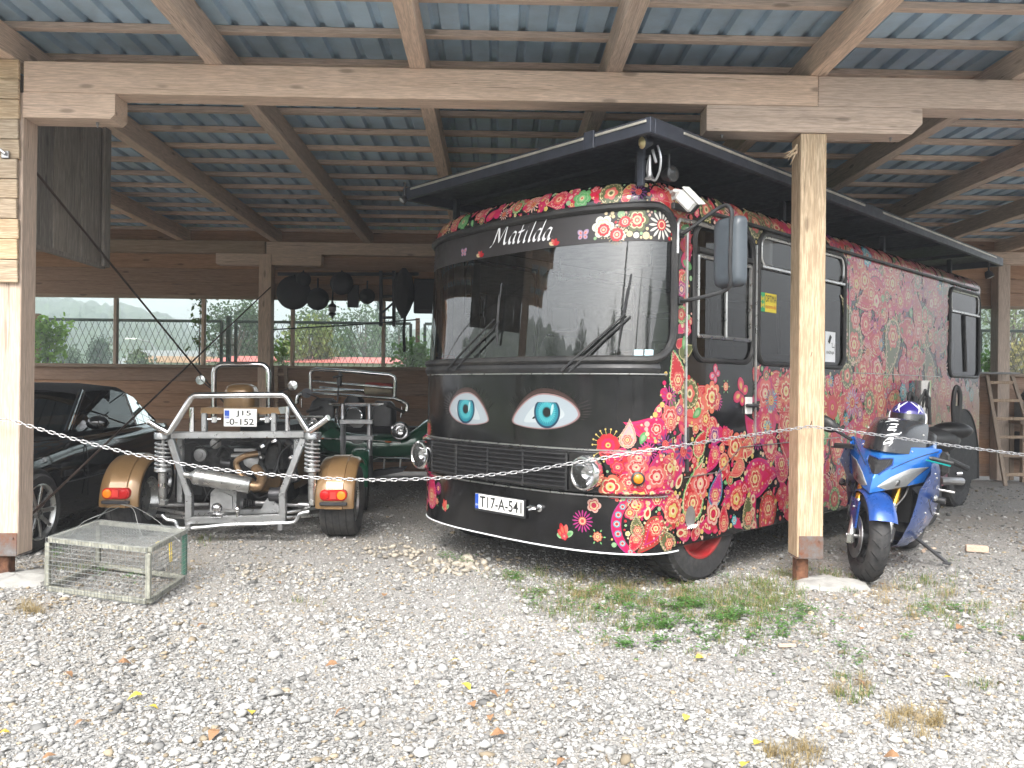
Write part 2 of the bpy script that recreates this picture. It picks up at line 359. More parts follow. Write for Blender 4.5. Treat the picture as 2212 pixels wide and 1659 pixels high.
# crushed stone: small angular stones, far too many to count
ph = (1+5**.5)/2
ICO = np.array([(-1, ph, 0), (1, ph, 0), (-1, -ph, 0), (1, -ph, 0), (0, -1, ph), (0, 1, ph), (0, -1, -ph), (0, 1, -ph), (ph, 0, -1), (ph, 0, 1), (-ph, 0, -1), (-ph, 0, 1)])/1.9
ICF = np.array([(0,11,5),(0,5,1),(0,1,7),(0,7,10),(0,10,11),(1,5,9),(5,11,4),(11,10,2),(10,7,6),(7,1,8),(3,9,4),(3,4,2),(3,2,6),(3,6,8),(3,8,9),(4,9,5),(2,4,11),(6,2,10),(8,6,7),(9,8,1)])
def stones(pos, rad, colr, flat=.48, sink=.3):
    n = len(pos); V = ICO[None]*(1+rng.uniform(-.34, .34, (n, 12, 1)))
    V = V*np.stack([rng.uniform(.8, 1.35, n), rng.uniform(.65, 1.05, n), rng.uniform(flat*.7, flat*1.35, n)], 1)[:, None]
    a = rng.uniform(0, 2*pi, n); tl = rng.normal(0, .38, n); ca, sa, ct, st = np.cos(a), np.sin(a), np.cos(tl), np.sin(tl)
    y2 = V[..., 1]*ct[:, None]-V[..., 2]*st[:, None]; z2 = V[..., 1]*st[:, None]+V[..., 2]*ct[:, None]
    X = V[..., 0]*ca[:, None]-y2*sa[:, None]; Yy = V[..., 0]*sa[:, None]+y2*ca[:, None]
    V = np.stack([X, Yy, z2], -1)*rad[:, None, None]
    V[..., 2] += (rad*flat*(1-sink))[:, None]; V += pos[:, None]
    return V.reshape(-1, 3), (ICF[None]+12*np.arange(n)[:, None, None]).reshape(-1, 3), np.repeat(colr, 12, 0)
P_, S_, C_ = [], [], []
for y0, y1, dens, mu in ((2.55, 3.6, 6800, .0058), (3.6, 4.8, 4200, .0060), (4.8, 6.2, 2300, .0062), (6.2, 8.2, 900, .0066), (8.2, 11.5, 220, .0080)):
    x0, x1 = -.74*y1-.3, .74*y1+.3; n = int((x1-x0)*(y1-y0)*dens)
    p = np.stack([rng.uniform(x0, x1, n), rng.uniform(y0, y1, n), np.zeros(n)], 1); p[:, 2] = -.012+.010*hnoise(p[:, 0], p[:, 1], .9, 3)
    r = np.clip(mu*np.exp(rng.normal(0, .50, n)), .0036, .030)
    patch = hnoise(p[:, 0], p[:, 1], 1.3, 9)+.5*hnoise(p[:, 0], p[:, 1], 3.1, 5)
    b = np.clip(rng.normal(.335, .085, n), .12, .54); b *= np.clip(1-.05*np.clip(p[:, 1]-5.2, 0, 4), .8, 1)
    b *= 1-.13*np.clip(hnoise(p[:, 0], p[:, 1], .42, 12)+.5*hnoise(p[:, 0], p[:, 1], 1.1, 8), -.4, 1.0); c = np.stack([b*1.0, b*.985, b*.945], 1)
    k = rng.random(n); tanm = k < (.07+.10*np.clip(patch, 0, 1)+.12*((p[:, 1] > 4.6) & (p[:, 1] < 6.6))*np.clip(hnoise(p[:, 0], p[:, 1], .8, 2)+.4, 0, 1)); c[tanm] *= np.array([.92, .77, .57])
    dk = k > .93; c[dk] *= .52
    P_.append(p); S_.append(r); C_.append(c)
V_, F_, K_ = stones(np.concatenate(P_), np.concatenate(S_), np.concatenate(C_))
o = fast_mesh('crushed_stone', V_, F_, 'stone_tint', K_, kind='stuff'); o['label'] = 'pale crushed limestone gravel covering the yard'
# sandy rubble in front of the bus, and larger loose stones
pp = []; rr = []
for (cx, cy, sx_, sy_, n, r0) in ((975, 1226, 75, 14, 70, .022), (880, 1190, 60, 12, 60, .018), (800, 1185, 80, 16, 40, .014), (660, 1245, 150, 22, 60, .012), (560, 1225, 120, 20, 40, .012), (1015, 1222, 22, 8, 14, .028)):
    for _ in range(n):
        g = G(random.gauss(cx, sx_*.6), random.gauss(cy, sy_*.7)); pp.append((g.x, g.y, -.008)); rr.append(max(.008, random.gauss(r0, r0*.35)))
rr = np.array(rr); b = rng.normal(.37, .05, len(rr))
V_, F_, K_ = stones(np.array(pp), rr, np.stack([b, b*.90, b*.74], 1), .6, .2)
o = fast_mesh('sandy_rubble', V_, F_, 'stone_tint', K_, kind='stuff'); o['label'] = 'sandy brown rubble stones heaped before the bus'
pp = []; rr = []
for _ in range(90):
    g = G(random.uniform(-80, 2300), random.uniform(1300, 1680)); pp.append((g.x, g.y, -.006)); rr.append(random.uniform(.016, .032))
b = rng.normal(.40, .07, 90)
V_, F_, K_ = stones(np.array(pp), np.array(rr), np.stack([b, b*.985, b*.94], 1), .5, .25)
o = fast_mesh('loose_stones', V_, F_, 'stone_tint', K_, kind='stuff'); o['label'] = 'larger pale loose stones scattered over the gravel'

# ---------------------------------------------------------------- weeds and grass
gv, gf, gc = [], [], []
def blade(p, L, wd, col_, lean, az):
    o = len(gv); d = Vector((math.cos(az), math.sin(az), 0)); s_ = Vector((-d.y, d.x, 0))*wd
    for i, (h, b_) in enumerate(((0, 0), (.5, .25), (1, 1))):
        q = Vector(p)+Vector((0, 0, L*h*math.cos(lean*h)))+d*L*math.sin(lean)*b_
        k = (1, .8, .08)[i]; gv.append(q-s_*k); gv.append(q+s_*k); gc.extend([col_, col_])
    gf.extend([(o, o+1, o+3), (o, o+3, o+2), (o+2, o+3, o+5), (o+2, o+5, o+4)])
def leafy(p, r, col_):
    for k in range(3):
        o = len(gv); az = random.uniform(0, 6.28); d = Vector((math.cos(az), math.sin(az), random.uniform(-.1, .5))).normalized(); s_ = Vector((-d.y, d.x, 0)).normalized()*r*.5; q = Vector(p)
        gv.extend([q, q+d*r*.55+s_, q+d*r*1.1+Vector((0, 0, -r*.2)), q+d*r*.55-s_]); gc.extend([col_]*4); gf.extend([(o, o+1, o+2), (o, o+2, o+3)])
def patch(cx, cy, sx, sy, n, kind):
    ctr = [(random.uniform(cx-sx*1.15, cx+sx*1.15), random.gauss(cy, sy*.62)) for _ in range(max(4, n//38))]
    for _ in range(n):
        c0 = random.choice(ctr); q = G(random.gauss(c0[0], 9), random.gauss(c0[1], 3.2)) if random.random() < .8 else G(random.gauss(cx, sx*.75), random.gauss(cy, sy*.7)); q.z = -.012; g = random.uniform(.75, 1.3)
        if kind == 'clover':
            if hnoise(q.x, q.y, 6, 4) < -.05 or random.random() < .25: continue
            q.z = random.uniform(.0, .04); leafy(q, random.uniform(.008, .016), (.11*g, .24*g, .06*g))
        elif kind == 'grass': blade(q, random.uniform(.02, .07), random.uniform(.0009, .0019), (.12*g, .20*g, .05*g) if random.random() < .62 else (.36*g, .30*g, .16*g), random.uniform(.2, 1.3), random.uniform(0, 6.28))
        else: blade(q, random.uniform(.04, .11), .0010, (.36*g, .28*g, .14*g), random.uniform(.6, 1.5), random.uniform(0, 6.28))
for a in ((1125, 1243, 60, 14, 500, 'grass'), (1125, 1243, 55, 10, 350, 'clover'), (1230, 1280, 110, 28, 1300, 'grass'), (1240, 1290, 90, 18, 350, 'clover'), (1330, 1270, 110, 22, 700, 'dry'), (1400, 1290, 150, 26, 700, 'dry'),
          (1340, 1308, 95, 18, 900, 'clover'), (1460, 1305, 90, 16, 1000, 'clover'), (1450, 1340, 190, 50, 1700, 'grass'), (1510, 1330, 190, 55, 1800, 'clover'), (1440, 1365, 150, 42, 800, 'clover'), (1600, 1285, 110, 34, 2600, 'grass'), (1400, 1300, 260, 40, 2600, 'grass'), (1650, 1300, 120, 50, 900, 'grass'), (1620, 1320, 120, 40, 700, 'clover'), (1560, 1350, 190, 55, 1000, 'clover'), (1680, 1360, 110, 24, 250, 'clover'),
          (1680, 1250, 60, 24, 500, 'grass'), (1790, 1240, 60, 22, 500, 'grass'), (1780, 1335, 30, 12, 180, 'clover'), (2010, 1265, 60, 28, 600, 'grass'), (2050, 1315, 80, 26, 600, 'grass'), (2050, 1320, 70, 14, 200, 'clover'), (1960, 1300, 120, 50, 350, 'dry'), (2130, 1330, 80, 30, 250, 'grass'),
          (1830, 1495, 50, 22, 220, 'grass'), (1820, 1500, 60, 25, 150, 'dry'), (1975, 1560, 45, 22, 420, 'dry'), (1710, 1625, 45, 22, 350, 'dry'), (1850, 1400, 120, 40, 130, 'clover'), (2150, 1370, 60, 30, 120, 'clover'), (1900, 1430, 200, 60, 140, 'grass'), (2120, 1480, 50, 12, 80, 'grass'),
          (85, 1315, 40, 14, 300, 'dry'), (130, 1185, 30, 10, 260, 'clover'), (180, 1225, 60, 10, 250, 'grass'), (260, 1245, 40, 10, 260, 'clover'), (455, 1165, 22, 6, 160, 'grass'), (970, 1205, 20, 6, 120, 'clover'), (1010, 1215, 20, 6, 120, 'clover'), (400, 1225, 40, 14, 60, 'dry'), (660, 1300, 30, 10, 40, 'grass')):
    patch(*a)
o = fast_mesh('weeds_and_grass', np.array([tuple(p) for p in gv]), gf, 'leaf_tint', np.array(gc), kind='stuff'); o['label'] = 'green weeds and dry grass growing through the gravel'

# fallen leaves, each one a thing
def leaf_mesh(n=9, wob=.12):
    m_ = MB(); L = 1.; V = []; F = []
    for i in range(n):
        x = i/(n-1); wd = .34*math.sin(pi*min(1, x*1.02)**.8)*(1+random.uniform(-wob, wob)); z = .16*math.sin(x*pi*1.2)+random.uniform(-.02, .02); cup = random.uniform(.05, .25)
        V += [(x-.5, -wd, z+cup*wd), (x-.5, 0, z), (x-.5, wd*(1+random.uniform(-wob, wob)), z+cup*wd)]
    for i in range(n-1):
        for k in (0, 1): F.append((3*i+k, 3*i+3+k, 3*i+4+k, 3*i+1+k))
    m_.add(V, F); m_.tube([(-.5, 0, 0), (-.62, .02, .03), (-.72, .06, .0)], .012, 4)
    return m_.v, m_.f
LV = [leaf_mesh() for _ in range(4)]; lm = {}
for i, (lv, lf) in enumerate(LV):
    for cn in ('leaf_brown', 'leaf_yellow'):
        me = bpy.data.meshes.new('fallen_leaf'); me.from_pydata(lv, [], lf); me.materials.append(M[cn]); lm[(i, cn)] = me
LB = [(435,1355),(270,1437),(715,1441),(735,1545),(1060,1556),(1075,1592),(107,1641),(175,1568),(461,1594),(1098,1500),(1904,1265),(1925,1640),(1213,1653),(830,1290),(105,1312),(1065,1505),(1858,1480),(2075,1360),(148,1462),(1020,1528),(600,1262),(1860,1362)]
LY = [(291,1511),(330,1534),(1100,1457),(1008,1489),(1512,1425),(1482,1555),(541,1545),(6,1590),(1610,1658),(1640,1612),(985,1432),(2050,1470)]
for cn, lst, lab in (('leaf_brown', LB, 'curled brown fallen leaf lying on the pale gravel'), ('leaf_yellow', LY, 'yellow fallen leaf lying on the pale gravel')):
    for i, (x, y) in enumerate(lst):
        special = {(105, 1312): 'brown fallen leaf lying beside the front of the wire cage', (1904, 1265): 'brown fallen leaf lying by the motorcycle front wheel', (2075, 1360): 'brown fallen leaf among the sparse weeds below the motorcycle', (1860, 1362): 'brown fallen leaf lying in front of the right post footing', (830, 1290): 'brown fallen leaf lying below the sandy rubble', (600, 1262): 'brown fallen leaf between the wire cage and the sandy rubble', (1512, 1425): 'yellow fallen leaf at the near edge of the green weeds', (985, 1432): 'yellow fallen leaf between the rubble and the weeds', (435, 1355): 'brown fallen leaf lying right of the wire cage', (2050, 1470): 'yellow fallen leaf among sparse weeds on the gravel'}.get((x, y), lab)
        o = bpy.data.objects.new('fallen_leaf', lm[(random.randrange(4), cn)]); col.objects.link(o); q = G(x, y); o.location = (q.x, q.y, .012)
        s_ = random.uniform(.045, .068); o.scale = (s_, s_, s_); o.rotation_euler = (random.uniform(-.35, .35), random.uniform(-.3, .3), random.uniform(0, 6.28)); tag(o, special, 'leaf', 'fallen leaves on the gravel')

# ---------------------------------------------------------------- the timber shelter
sh = thing('timber_shelter', 'open timber vehicle shelter with corrugated metal roof over the bus', 'shelter', (0, 5.7, 0))
BY = 12.4; FY0, FY1 = 5.60, 5.79
def zr(y): return 3.62-.0075*(y-5.6)          # underside of the rafters
XL = U(40, 900, 5.6).x; XRa, XRb = U(1727, 800, 5.6).x, U(1783, 800, 5.6).x
def post(x0, x1, y0, y1, z0, z1, mt, front=True):
    m_ = MB(); m_.box(((x0+x1)/2, (y0+y1)/2, (z0+z1)/2), (x1-x0, y1-y0, z1-z0), b=.006); p_ = m_.build('post', mt, sh)
    if front:
        m_ = MB(); m_.box(((x0+x1)/2+.004, y0-.006, z0+.075), (x1-x0-.012, .008, .16), b=.002); m_.box(((x0+x1)/2, (y0+y1)/2, z0-.006), (x1-x0+.01, y1-y0-.02, .01), b=.002)
        m_.tube([(x1-.03, y0-.018, z0+.12), (x1-.03, y0-.006, z0+.12)], .008, 8); m_.build('base_plate', 'plate_steel', p_)
        m_ = MB(); m_.box(((x0+x1)/2-.035, (y0+y1)/2, z0/2-.03), (.085, .085, z0+.05), b=.004); m_.build('steel_stub', 'rust', p_)
    return p_
t_ = NT('plate_steel'); v_ = t_.coord(); t_.color(t_.ramp(t_.noise(v_, 9, 6, .7), [(.35, (.20, .075, .035)), (.55, (.17, .15, .14)), (.75, (.24, .24, .25))])); t_.set(Roughness=.6, Metallic=.3)
post(XRa, XRb, FY0+.01, FY1, .185, 3.21, 'pale_Z'); post(XL-.20, XL, FY0+.01, FY1, .17, 3.40, 'pine_Z')
XB = U(580, 700, BY).x
for x in (XB, 2.2, 7.9, -9.3): post(x-.095, x+.095, BY-.22, BY-.03, 0, 3.36, 'pine_Z', False)
def wbeam(name, p0, p1, wd, ht, mt, par=sh, b=.005): m_ = MB(); m_.bar(p0, p1, wd, ht, b=b); return m_.build(name, mt, par)
XJ = U(1768, 190, 5.6).x
wbeam('front_beam', (XL+.003, (FY0+FY1)/2, 3.51), (XJ-.002, (FY0+FY1)/2, 3.51), .19, .218, 'pine_X'); wbeam('front_beam', (XJ+.002, (FY0+FY1)/2+.003, 3.508), (8.4, (FY0+FY1)/2+.003, 3.508), .19, .218, 'pine_X')
def corbel(x0, x1, y, z0, z1, ch0, ch1, wd=.19):
    m_ = MB(); m_.prism([(x0, y-wd/2, z1), (x0, y-wd/2, z0+ch0), (x0+ch0, y-wd/2, z0), (x1-ch1, y-wd/2, z0), (x1, y-wd/2, z0+ch1), (x1, y-wd/2, z1)], (0, wd, 0))
    return m_.build('corbel', 'pine_X', sh, smooth=False)
corbel(XL+.001, U(248, 215, 5.6).x, 5.697, 3.225, 3.399, .002, .03); corbel(U(1527, 240, 5.6).x, U(1993, 250, 5.6).x, 5.697, 3.214, 3.397, .004, .075)
for px_, py_ in ((1563, 275), (1930, 275), (205, 240)):
    m_ = MB(); q = U(px_, py_, 5.65); m_.tube([(q.x, 5.69, 3.205), (q.x, 5.69, 3.23)], .012, 6); m_.tube([(q.x, 5.69, 3.19), (q.x, 5.69, 3.215)], .006, 6); m_.build('bolt', 'steel', sh)
corbel(XB-.75, XB+.85, BY-.125, 3.20, 3.37, .02, .02, .17)
wbeam('back_beam', (-9.5, BY-.125, 3.47), (XB-.01, BY-.125, 3.47), .16, .19, 'old_X'); wbeam('back_beam', (XB+.01, BY-.12, 3.465), (8.6, BY-.12, 3.465), .16, .19, 'pine_X')
RX = [U(px_, 142, 5.6).x for px_ in (462, 902, 1327, 1768, 2203)]; RX = [RX[0]-1.42*k for k in (4, 3, 2, 1)]+RX+[RX[-1]+1.42*k for k in (1, 2, 3)]
for x in RX: wbeam('rafter', (x, 4.45, zr(4.45)+.10), (x+.0, 13.05, zr(13.05)+.10), .115, .20, 'pine_Y')
yb = 4.51; BAT = []
while yb < 13.0:
    z = zr(yb)+.2+.024; m_ = MB(); dz = random.uniform(-.004, .004); m_.box((.2, yb+random.uniform(-.015, .015), z+dz), (17.6, .062, .046), b=.003); m_.build('batten', 'pine_X', sh); BAT.append(yb); yb += .53
# corrugated roof sheets, one object for each metre-wide sheet
def rib(x):
    p = (x % .2)/.2
    return .0 if p < .64 else (.036*(p-.64)/.08 if p < .72 else (.036 if p < .92 else .036*(1-(p-.92)/.08)))
k = 0
for x0 in np.arange(-8.6, 8.9, 1.0):
    m_ = MB(); xs_ = []
    for j in range(5):
        b0 = x0+.2*j; xs_ += [b0, b0+.128, b0+.144, b0+.184, b0+.1999]
    xs_.append(x0+1.012)
    def fn(x, y): return (x, y, zr(y)+.2+.0505+rib(round(x-x0, 4) if x-x0 < .9999 else 0)+(.0016 if k % 2 else 0)+(.002 if x-x0 > 1 else 0))
    m_.grid(fn, xs_, [4.40, 6.9, 9.1, 11.2, 13.15]); m_.build('roof_sheet', 'roof_under', sh, smooth=False); k += 1
# back wall: boards below and above a strip of panes
ZS, ZH = 1.665, 2.70
def boards(x0, x1, z0, z1, y, n, mt, lab='wall_board', th=.028):
    h = (z1-z0)/n
    for i in range(n):
        m_ = MB(); m_.box(((x0+x1)/2, y+random.uniform(-.003, .003), z0+h*(i+.5)), (x1-x0-.004, th, h+.012), Matrix.Rotation(-.11, 3, 'X'), b=.003); m_.build(lab, mt, sh)
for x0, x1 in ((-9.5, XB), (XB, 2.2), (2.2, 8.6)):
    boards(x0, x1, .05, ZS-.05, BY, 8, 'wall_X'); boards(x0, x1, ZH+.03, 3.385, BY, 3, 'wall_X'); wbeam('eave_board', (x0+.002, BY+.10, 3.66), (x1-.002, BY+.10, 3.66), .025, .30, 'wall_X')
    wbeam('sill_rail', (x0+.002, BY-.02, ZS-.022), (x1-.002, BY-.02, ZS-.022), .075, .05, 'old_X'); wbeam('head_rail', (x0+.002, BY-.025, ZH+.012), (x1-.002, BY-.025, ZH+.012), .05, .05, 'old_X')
mx = [U(px_, 720, BY).x for px_ in (252, 441, 633, 829)]; st = (mx[-1]-mx[0])/3
mx = [mx[0]-st*2, mx[0]-st]+mx+[mx[-1]+st*i for i in range(1, 8)]
for x in mx: wbeam('mullion', (x, BY-.02, ZS+.004), (x, BY-.02, ZH-.014), .05, .085, 'pine_Z')
for a, b in zip(mx[:-1], mx[1:]):
    m_ = MB(); m_.box(((a+b)/2, BY+.022, (ZS+ZH)/2), (b-a-.01, .004, ZH-ZS), b=.0005); m_.build('pane', 'window_pane', sh, smooth=False)
# tie rods of the left bay
def rod(p0, p1, r): m_ = MB(); m_.tube([p0, p1], r, 6); m_.build('tie_rod', 'cable', sh)
XT = XL-.06
rod((XT, 5.79, 2.95), (XT, BY-.2, .18), .0095); rod((XB+.09, BY-.23, 2.86), (XL-.02, 5.80, .42), .0095)
# weathered plank gable hanging in the left bay
yy = UX(76, 400, XL-.12).y; y1 = UX(232, 400, XL-.12).y; n = 6
for i in range(n):
    a = 5.80+(y1-5.80)*i/n; b = 5.80+(y1-5.80)*(i+1)/n
    m_ = MB(); m_.box((XL-.135+random.uniform(-.006, .006), (a+b)/2, 3.0), (.026, b-a-.006, 1.18+random.uniform(-.01, .01)), b=.003); m_.build('gable_plank', 'grey_Z', sh)
wbeam('gable_batten', (XL-.10, y1-.06, 2.39), (XL-.10, y1-.06, 3.6), .03, .11, 'grey_Z'); wbeam('gable_batten', (XL-.15, 5.8, 2.40), (XL-.15, y1, 2.40), .05, .04, 'grey_Z')
# pale sunlit siding on the outer face of the left post
zb = 3.62
for i in range(11):
    h = .139+random.uniform(-.004, .004); x1 = XL-.006+random.uniform(-.012, .006)
    if i == 10: h = .16
    m_ = MB(); m_.box(((x1-9.3)/2, 5.587-.006*(i % 2), zb-h/2), (x1+9.3, .026, h-.005), Matrix.Rotation(.06, 3, 'X'), b=.004); m_.build('siding_board', 'pale_X', sh); zb -= h
m_ = MB(); q = U(14, 335, 5.57); m_.box((q.x, 5.56, q.z), (.05, .02, .05), b=.003); m_.tube([(q.x-.05, 5.52, q.z+.05), (q.x+.01, 5.54, q.z)], .012, 6); m_.build('bracket', 'steel', sh)
# frayed splinters and a nail on the right post
m_ = MB()
for i in range(7):
    a = U(1722, 312+i*3, 5.63); m_.tube([a, U(1700+random.uniform(-8, 8), 345+random.uniform(-15, 12), 5.6)], [.006, .0015], 4)
m_.build('splinter', 'pale_Z', sh)
m_ = MB(); a = U(1750, 920, 5.6); m_.tube([a, a+Vector((0, -.03, .035))], .003, 5); m_.build('nail', 'rust', sh); m_ = MB(); a = U(1751, 770, 5.6); m_.tube([a+Vector((0, -.004, 0)), a+Vector((.008, -.004, .03))], .002, 4); m_.build('nail', 'rust', sh)
# poured concrete round the post feet
for (cx, cy, rx, ry, lab) in (((XRa+XRb)/2+.12, 5.62, .27, .19, 'pale poured concrete footing under the right shelter post'), (XL-.02, 5.62, .27, .24, 'pale poured concrete footing under the left shelter post')):
    m_ = MB(); V = []; F = []
    for i in range(5):
        for j in range(22):
            a = 2*pi*j/22; k_ = (0, .4, .72, .92, 1.05)[i]*(1+.16*math.sin(3*a+cx)+.08*math.sin(7*a)); V.append((cx+rx*k_*math.cos(a), cy+ry*k_*math.sin(a), (.036, .034, .026, .012, -.03)[i]+.008*math.sin(5*a+i)))
    for i in range(4):
        for j in range(22): F.append((i*22+j, (i+1)*22+j, (i+1)*22+(j+1) % 22, i*22+(j+1) % 22))
    m_.add(V, F); one(m_, 'concrete_footing', 'concrete', lab, 'footing', (cx, cy, 0))
# ---------------------------------------------------------------- the painted bus
def ground_proj(p):
    q = cam_rot.transposed() @ (Vector(p)-CAMP); return IW/2+FPX*q.x/-q.z, IH/2-FPX*q.y/-q.z
bus = thing('floral_bus', 'black bus wrapped in bright flowers and paisleys with two blue eyes', 'bus', (.06, 6.04, 0), Matrix.Rotation(-R_(47.5), 3, 'Z'))
BM = WM[bus]; BW, BB, BN, BV0, VEND = 1.25, .60, 2.6, -.10, 7.16
_pl = []
NPL = 1601
for i in range(NPL):
    f = pi/2*i/(NPL-1); _pl.append((BW*math.sin(f)**(2/BN), BV0+BB*(1-max(0, math.cos(f))**(2/BN))))
_pl += [(BW, .5+(VEND-.14-.5)*i/40) for i in range(1, 41)]+[(BW-.14+.14*math.cos(pi/2*i/8), VEND-.14+.14*math.sin(pi/2*i/8)) for i in range(1, 9)]+[(BW-.14-(BW-.14)*i/6, VEND) for i in range(1, 7)]
_pl = np.array(_pl); _sl = np.concatenate([[0], np.cumsum(np.hypot(*np.diff(_pl, axis=0).T))])
_tg = np.gradient(_pl, _sl, axis=0); _tg /= np.linalg.norm(_tg, axis=1)[:, None]
SEND = _sl[-1]
def su(u): return math.copysign(float(np.interp(abs(u), _pl[:NPL, 0], _sl[:NPL])), u)
def sv(v): return float(np.interp(v, _pl[NPL-300:-6, 1], _sl[NPL-300:-6]))
def bulge(s, z):
    if z < .655 or z > .95: return 0
    a = 1-min(1, max(0, (abs(s)-1.28)/.22)); k = min(1, (z-.655)/.015, (.95-z)/.015); return .04*k*a
def S(s, z, off=0., loc=True):
    a = abs(s); g = 1 if s >= 0 else -1
    u = np.interp(a, _sl, _pl[:, 0]); v = np.interp(a, _sl, _pl[:, 1]); tu = np.interp(a, _sl, _tg[:, 0]); tv = np.interp(a, _sl, _tg[:, 1])
    L = math.hypot(tu, tv); nu, nv = tv/L, -tu/L
    wgt = min(1, max(0, (.5-v)/.5)); wgt = wgt*wgt*(3-2*wgt)
    if z > 1.5: v = v+wgt*.075*(z-1.5)/1.1
    off = off+bulge(s, z)
    if z > 2.66: off -= .085*((z-2.66)/.14)**2
    p = Vector((g*(u+nu*off), v+nv*off, z)); return p if loc else BM @ p
def bproj(s, z): return ground_proj(S(s, z, .01, False))
def sz(px, py, s0=None):
    """bus surface coordinates seen at a pixel"""
    best = None
    for st_ in ([s0] if s0 is not None else [-1.2, -.6, 0, .6, 1.2, 2, 3.5, 6]):
        s, z = st_, 1.3
        for _ in range(25):
            a = bproj(s, z); b = bproj(s+.01, z); c = bproj(s, z+.01)
            J = np.array([[(b[0]-a[0])/.01, (c[0]-a[0])/.01], [(b[1]-a[1])/.01, (c[1]-a[1])/.01]]); r = np.array([px-a[0], py-a[1]])
            try: d = np.linalg.solve(J, r)
            except Exception: break
            s += float(np.clip(d[0], -.4, .4)); z += float(np.clip(d[1], -.4, .4)); s = max(-4, min(SEND-1.1, s)); z = max(.1, min(2.9, z))
        a = bproj(s, z); e = math.hypot(px-a[0], py-a[1]); n_ = S(s, z, .01, False)-S(s, z, 0, False); vis = n_.dot(CAMP-S(s, z, 0, False)) > 0
        e += 0 if vis else 500
        if best is None or e < best[0]: best = (e, s, z)
    return best[1], best[2]
SWS = sv(.42)
WIN = {'windscreen': (-SWS, SWS, 1.57, 2.615, .21), 'door_window': (sv(.66), sv(1.46), 1.585, 2.55, .12), 'side_window': (sv(1.55), sv(3.10), 1.585, 2.61, .11), 'rear_window': (sv(5.92), sv(7.0), 1.56, 2.59, .11)}
for i, (a, b) in enumerate(((.66, 1.6), (1.75, 3.2), (3.35, 4.8), (4.95, 6.6))): WIN['far_window%d' % i] = (-sv(b), -sv(a), 1.585, 2.55, .11)
def rrect(a, b, c, d, r, nx=26):
    P = []
    def arc(cx, cy, t0):
        for i in range(9): t = t0+pi/2*i/8; P.append((cx+r*math.cos(t), cy+r*math.sin(t)))
    arc(b-r, d-r, 0); P.extend([(b-r+(a+r-b+r)*i/nx, d) for i in range(1, nx)]); arc(a+r, d-r, pi/2); P.extend([(a, d-r+(c+r-d+r)*i/8) for i in range(1, 8)]); arc(a+r, c+r, pi); P.extend([(a+r+(b-r-a-r)*i/nx, c) for i in range(1, nx)]); arc(b-r, c+r, 1.5*pi); P.extend([(b, c+r+(d-r-c-r)*i/8) for i in range(1, 8)])
    return P
def outer(P, a, b, c, d, e, r):
    """push each point of the rounded outline out to the enclosing rectangle"""
    Q = []
    for x, y in P:
        X = a-e if x <= a+1e-6 else (b+e if x >= b-1e-6 else x); Y = c-e if y <= c+1e-6 else (d+e if y >= d-1e-6 else y)
        if X == x and Y == y:      # on a corner arc
            cx = a+r if x < (a+b)/2 else b-r; cyy = c+r if y < (c+d)/2 else d-r; dx, dy = x-cx, y-cyy; k = min((r+e)/max(1e-9, abs(dx)), (r+e)/max(1e-9, abs(dy))); X, Y = cx+dx*k, cyy+dy*k
        Q.append((X, Y))
    return Q
E_ = .02
sbr = sorted(set([round(x, 4) for w_ in WIN.values() for x in (w_[0]-E_, w_[1]+E_)]+[round(x, 4) for x in np.linspace(-1.8, 1.8, 61)]+[round(x, 4) for x in np.linspace(1.9, SEND, 60)]+[round(-x, 4) for x in np.linspace(1.9, SEND, 40)]))
zbr = sorted(set([.29, .40, .55, .655, .67, .80, .935, .95, 1.1, 1.3, 1.45, 2.10, 2.66, 2.68, 2.70, 2.72, 2.74, 2.76, 2.78, 2.80]+[round(x, 4) for w_ in WIN.values() for x in (w_[2]-E_, w_[3]+E_)]))
def inwin(s, z, e=0.): return any(w_[0]-e < s < w_[1]+e and w_[2]-e < z < w_[3]+e for w_ in WIN.values())
def body(s, z):
    if z == .29: z = .262 if abs(s) < SWS else .29
    return S(s, z)
mb = MB(); mb.grid(body, sbr, zbr, skip=lambda s, z: inwin(s, z, E_))
for w_ in WIN.values():
    P = rrect(*w_); Q = outer(P, *w_[:4], E_, w_[4]); n = len(P); mb.add([S(*p) for p in P]+[S(*q) for q in Q], [(i, (i+1) % n, n+(i+1) % n, n+i) for i in range(n)])
bodyo = mb.build('body', 'bus_black', bus, world=False, angle=30)
# roof, floor and underside
mb = MB(); ring = [S(s, 2.80) for s in np.linspace(-SEND, SEND, 120)]; ring2 = [Vector((p.x*.93, (p.y-3.4)*.96+3.4, 2.825)) for p in ring]
mb.loft([ring, ring2], cap0=False, cap1=True); mb.build('roof', 'bus_black', bus, world=False)
mb = MB(); ring = [S(s, .62, -.02) for s in np.linspace(-SEND, SEND, 80)]; mb.add(ring, [tuple(range(80))]); mb.build('floor', 'bus_inner', bus, world=False)
for k, w_ in WIN.items():
    wo_ = {'windscreen': 'windscreen_glass', 'door_window': 'car_glass', 'side_window': 'dark_glass', 'rear_window': 'car_glass'}.get(k, 'car_glass')
    P = rrect(*w_); n = len(P); cx, cz = (w_[0]+w_[1])/2, (w_[2]+w_[3])/2
    mb = MB(); ss = np.linspace(w_[0], w_[1], 121 if k == 'windscreen' else 12); zz = np.linspace(w_[2], w_[3], 15)
    mb.grid(lambda s, z: S(s, z, -.006), list(ss), list(zz)); g_ = mb.build('window' if 'wind' in k and k != 'windscreen' else 'windscreen', wo_, bus, world=False)
    mb = MB(); rg = .030 if k == 'windscreen' else .02
    mb.tube([S(s, z, .004) for s, z in P], rg, 8, closed=True); mb.build('gasket', 'gasket', g_, world=False)
WSO = [o for o in bus.children if o.name.startswith('windscreen')][0]
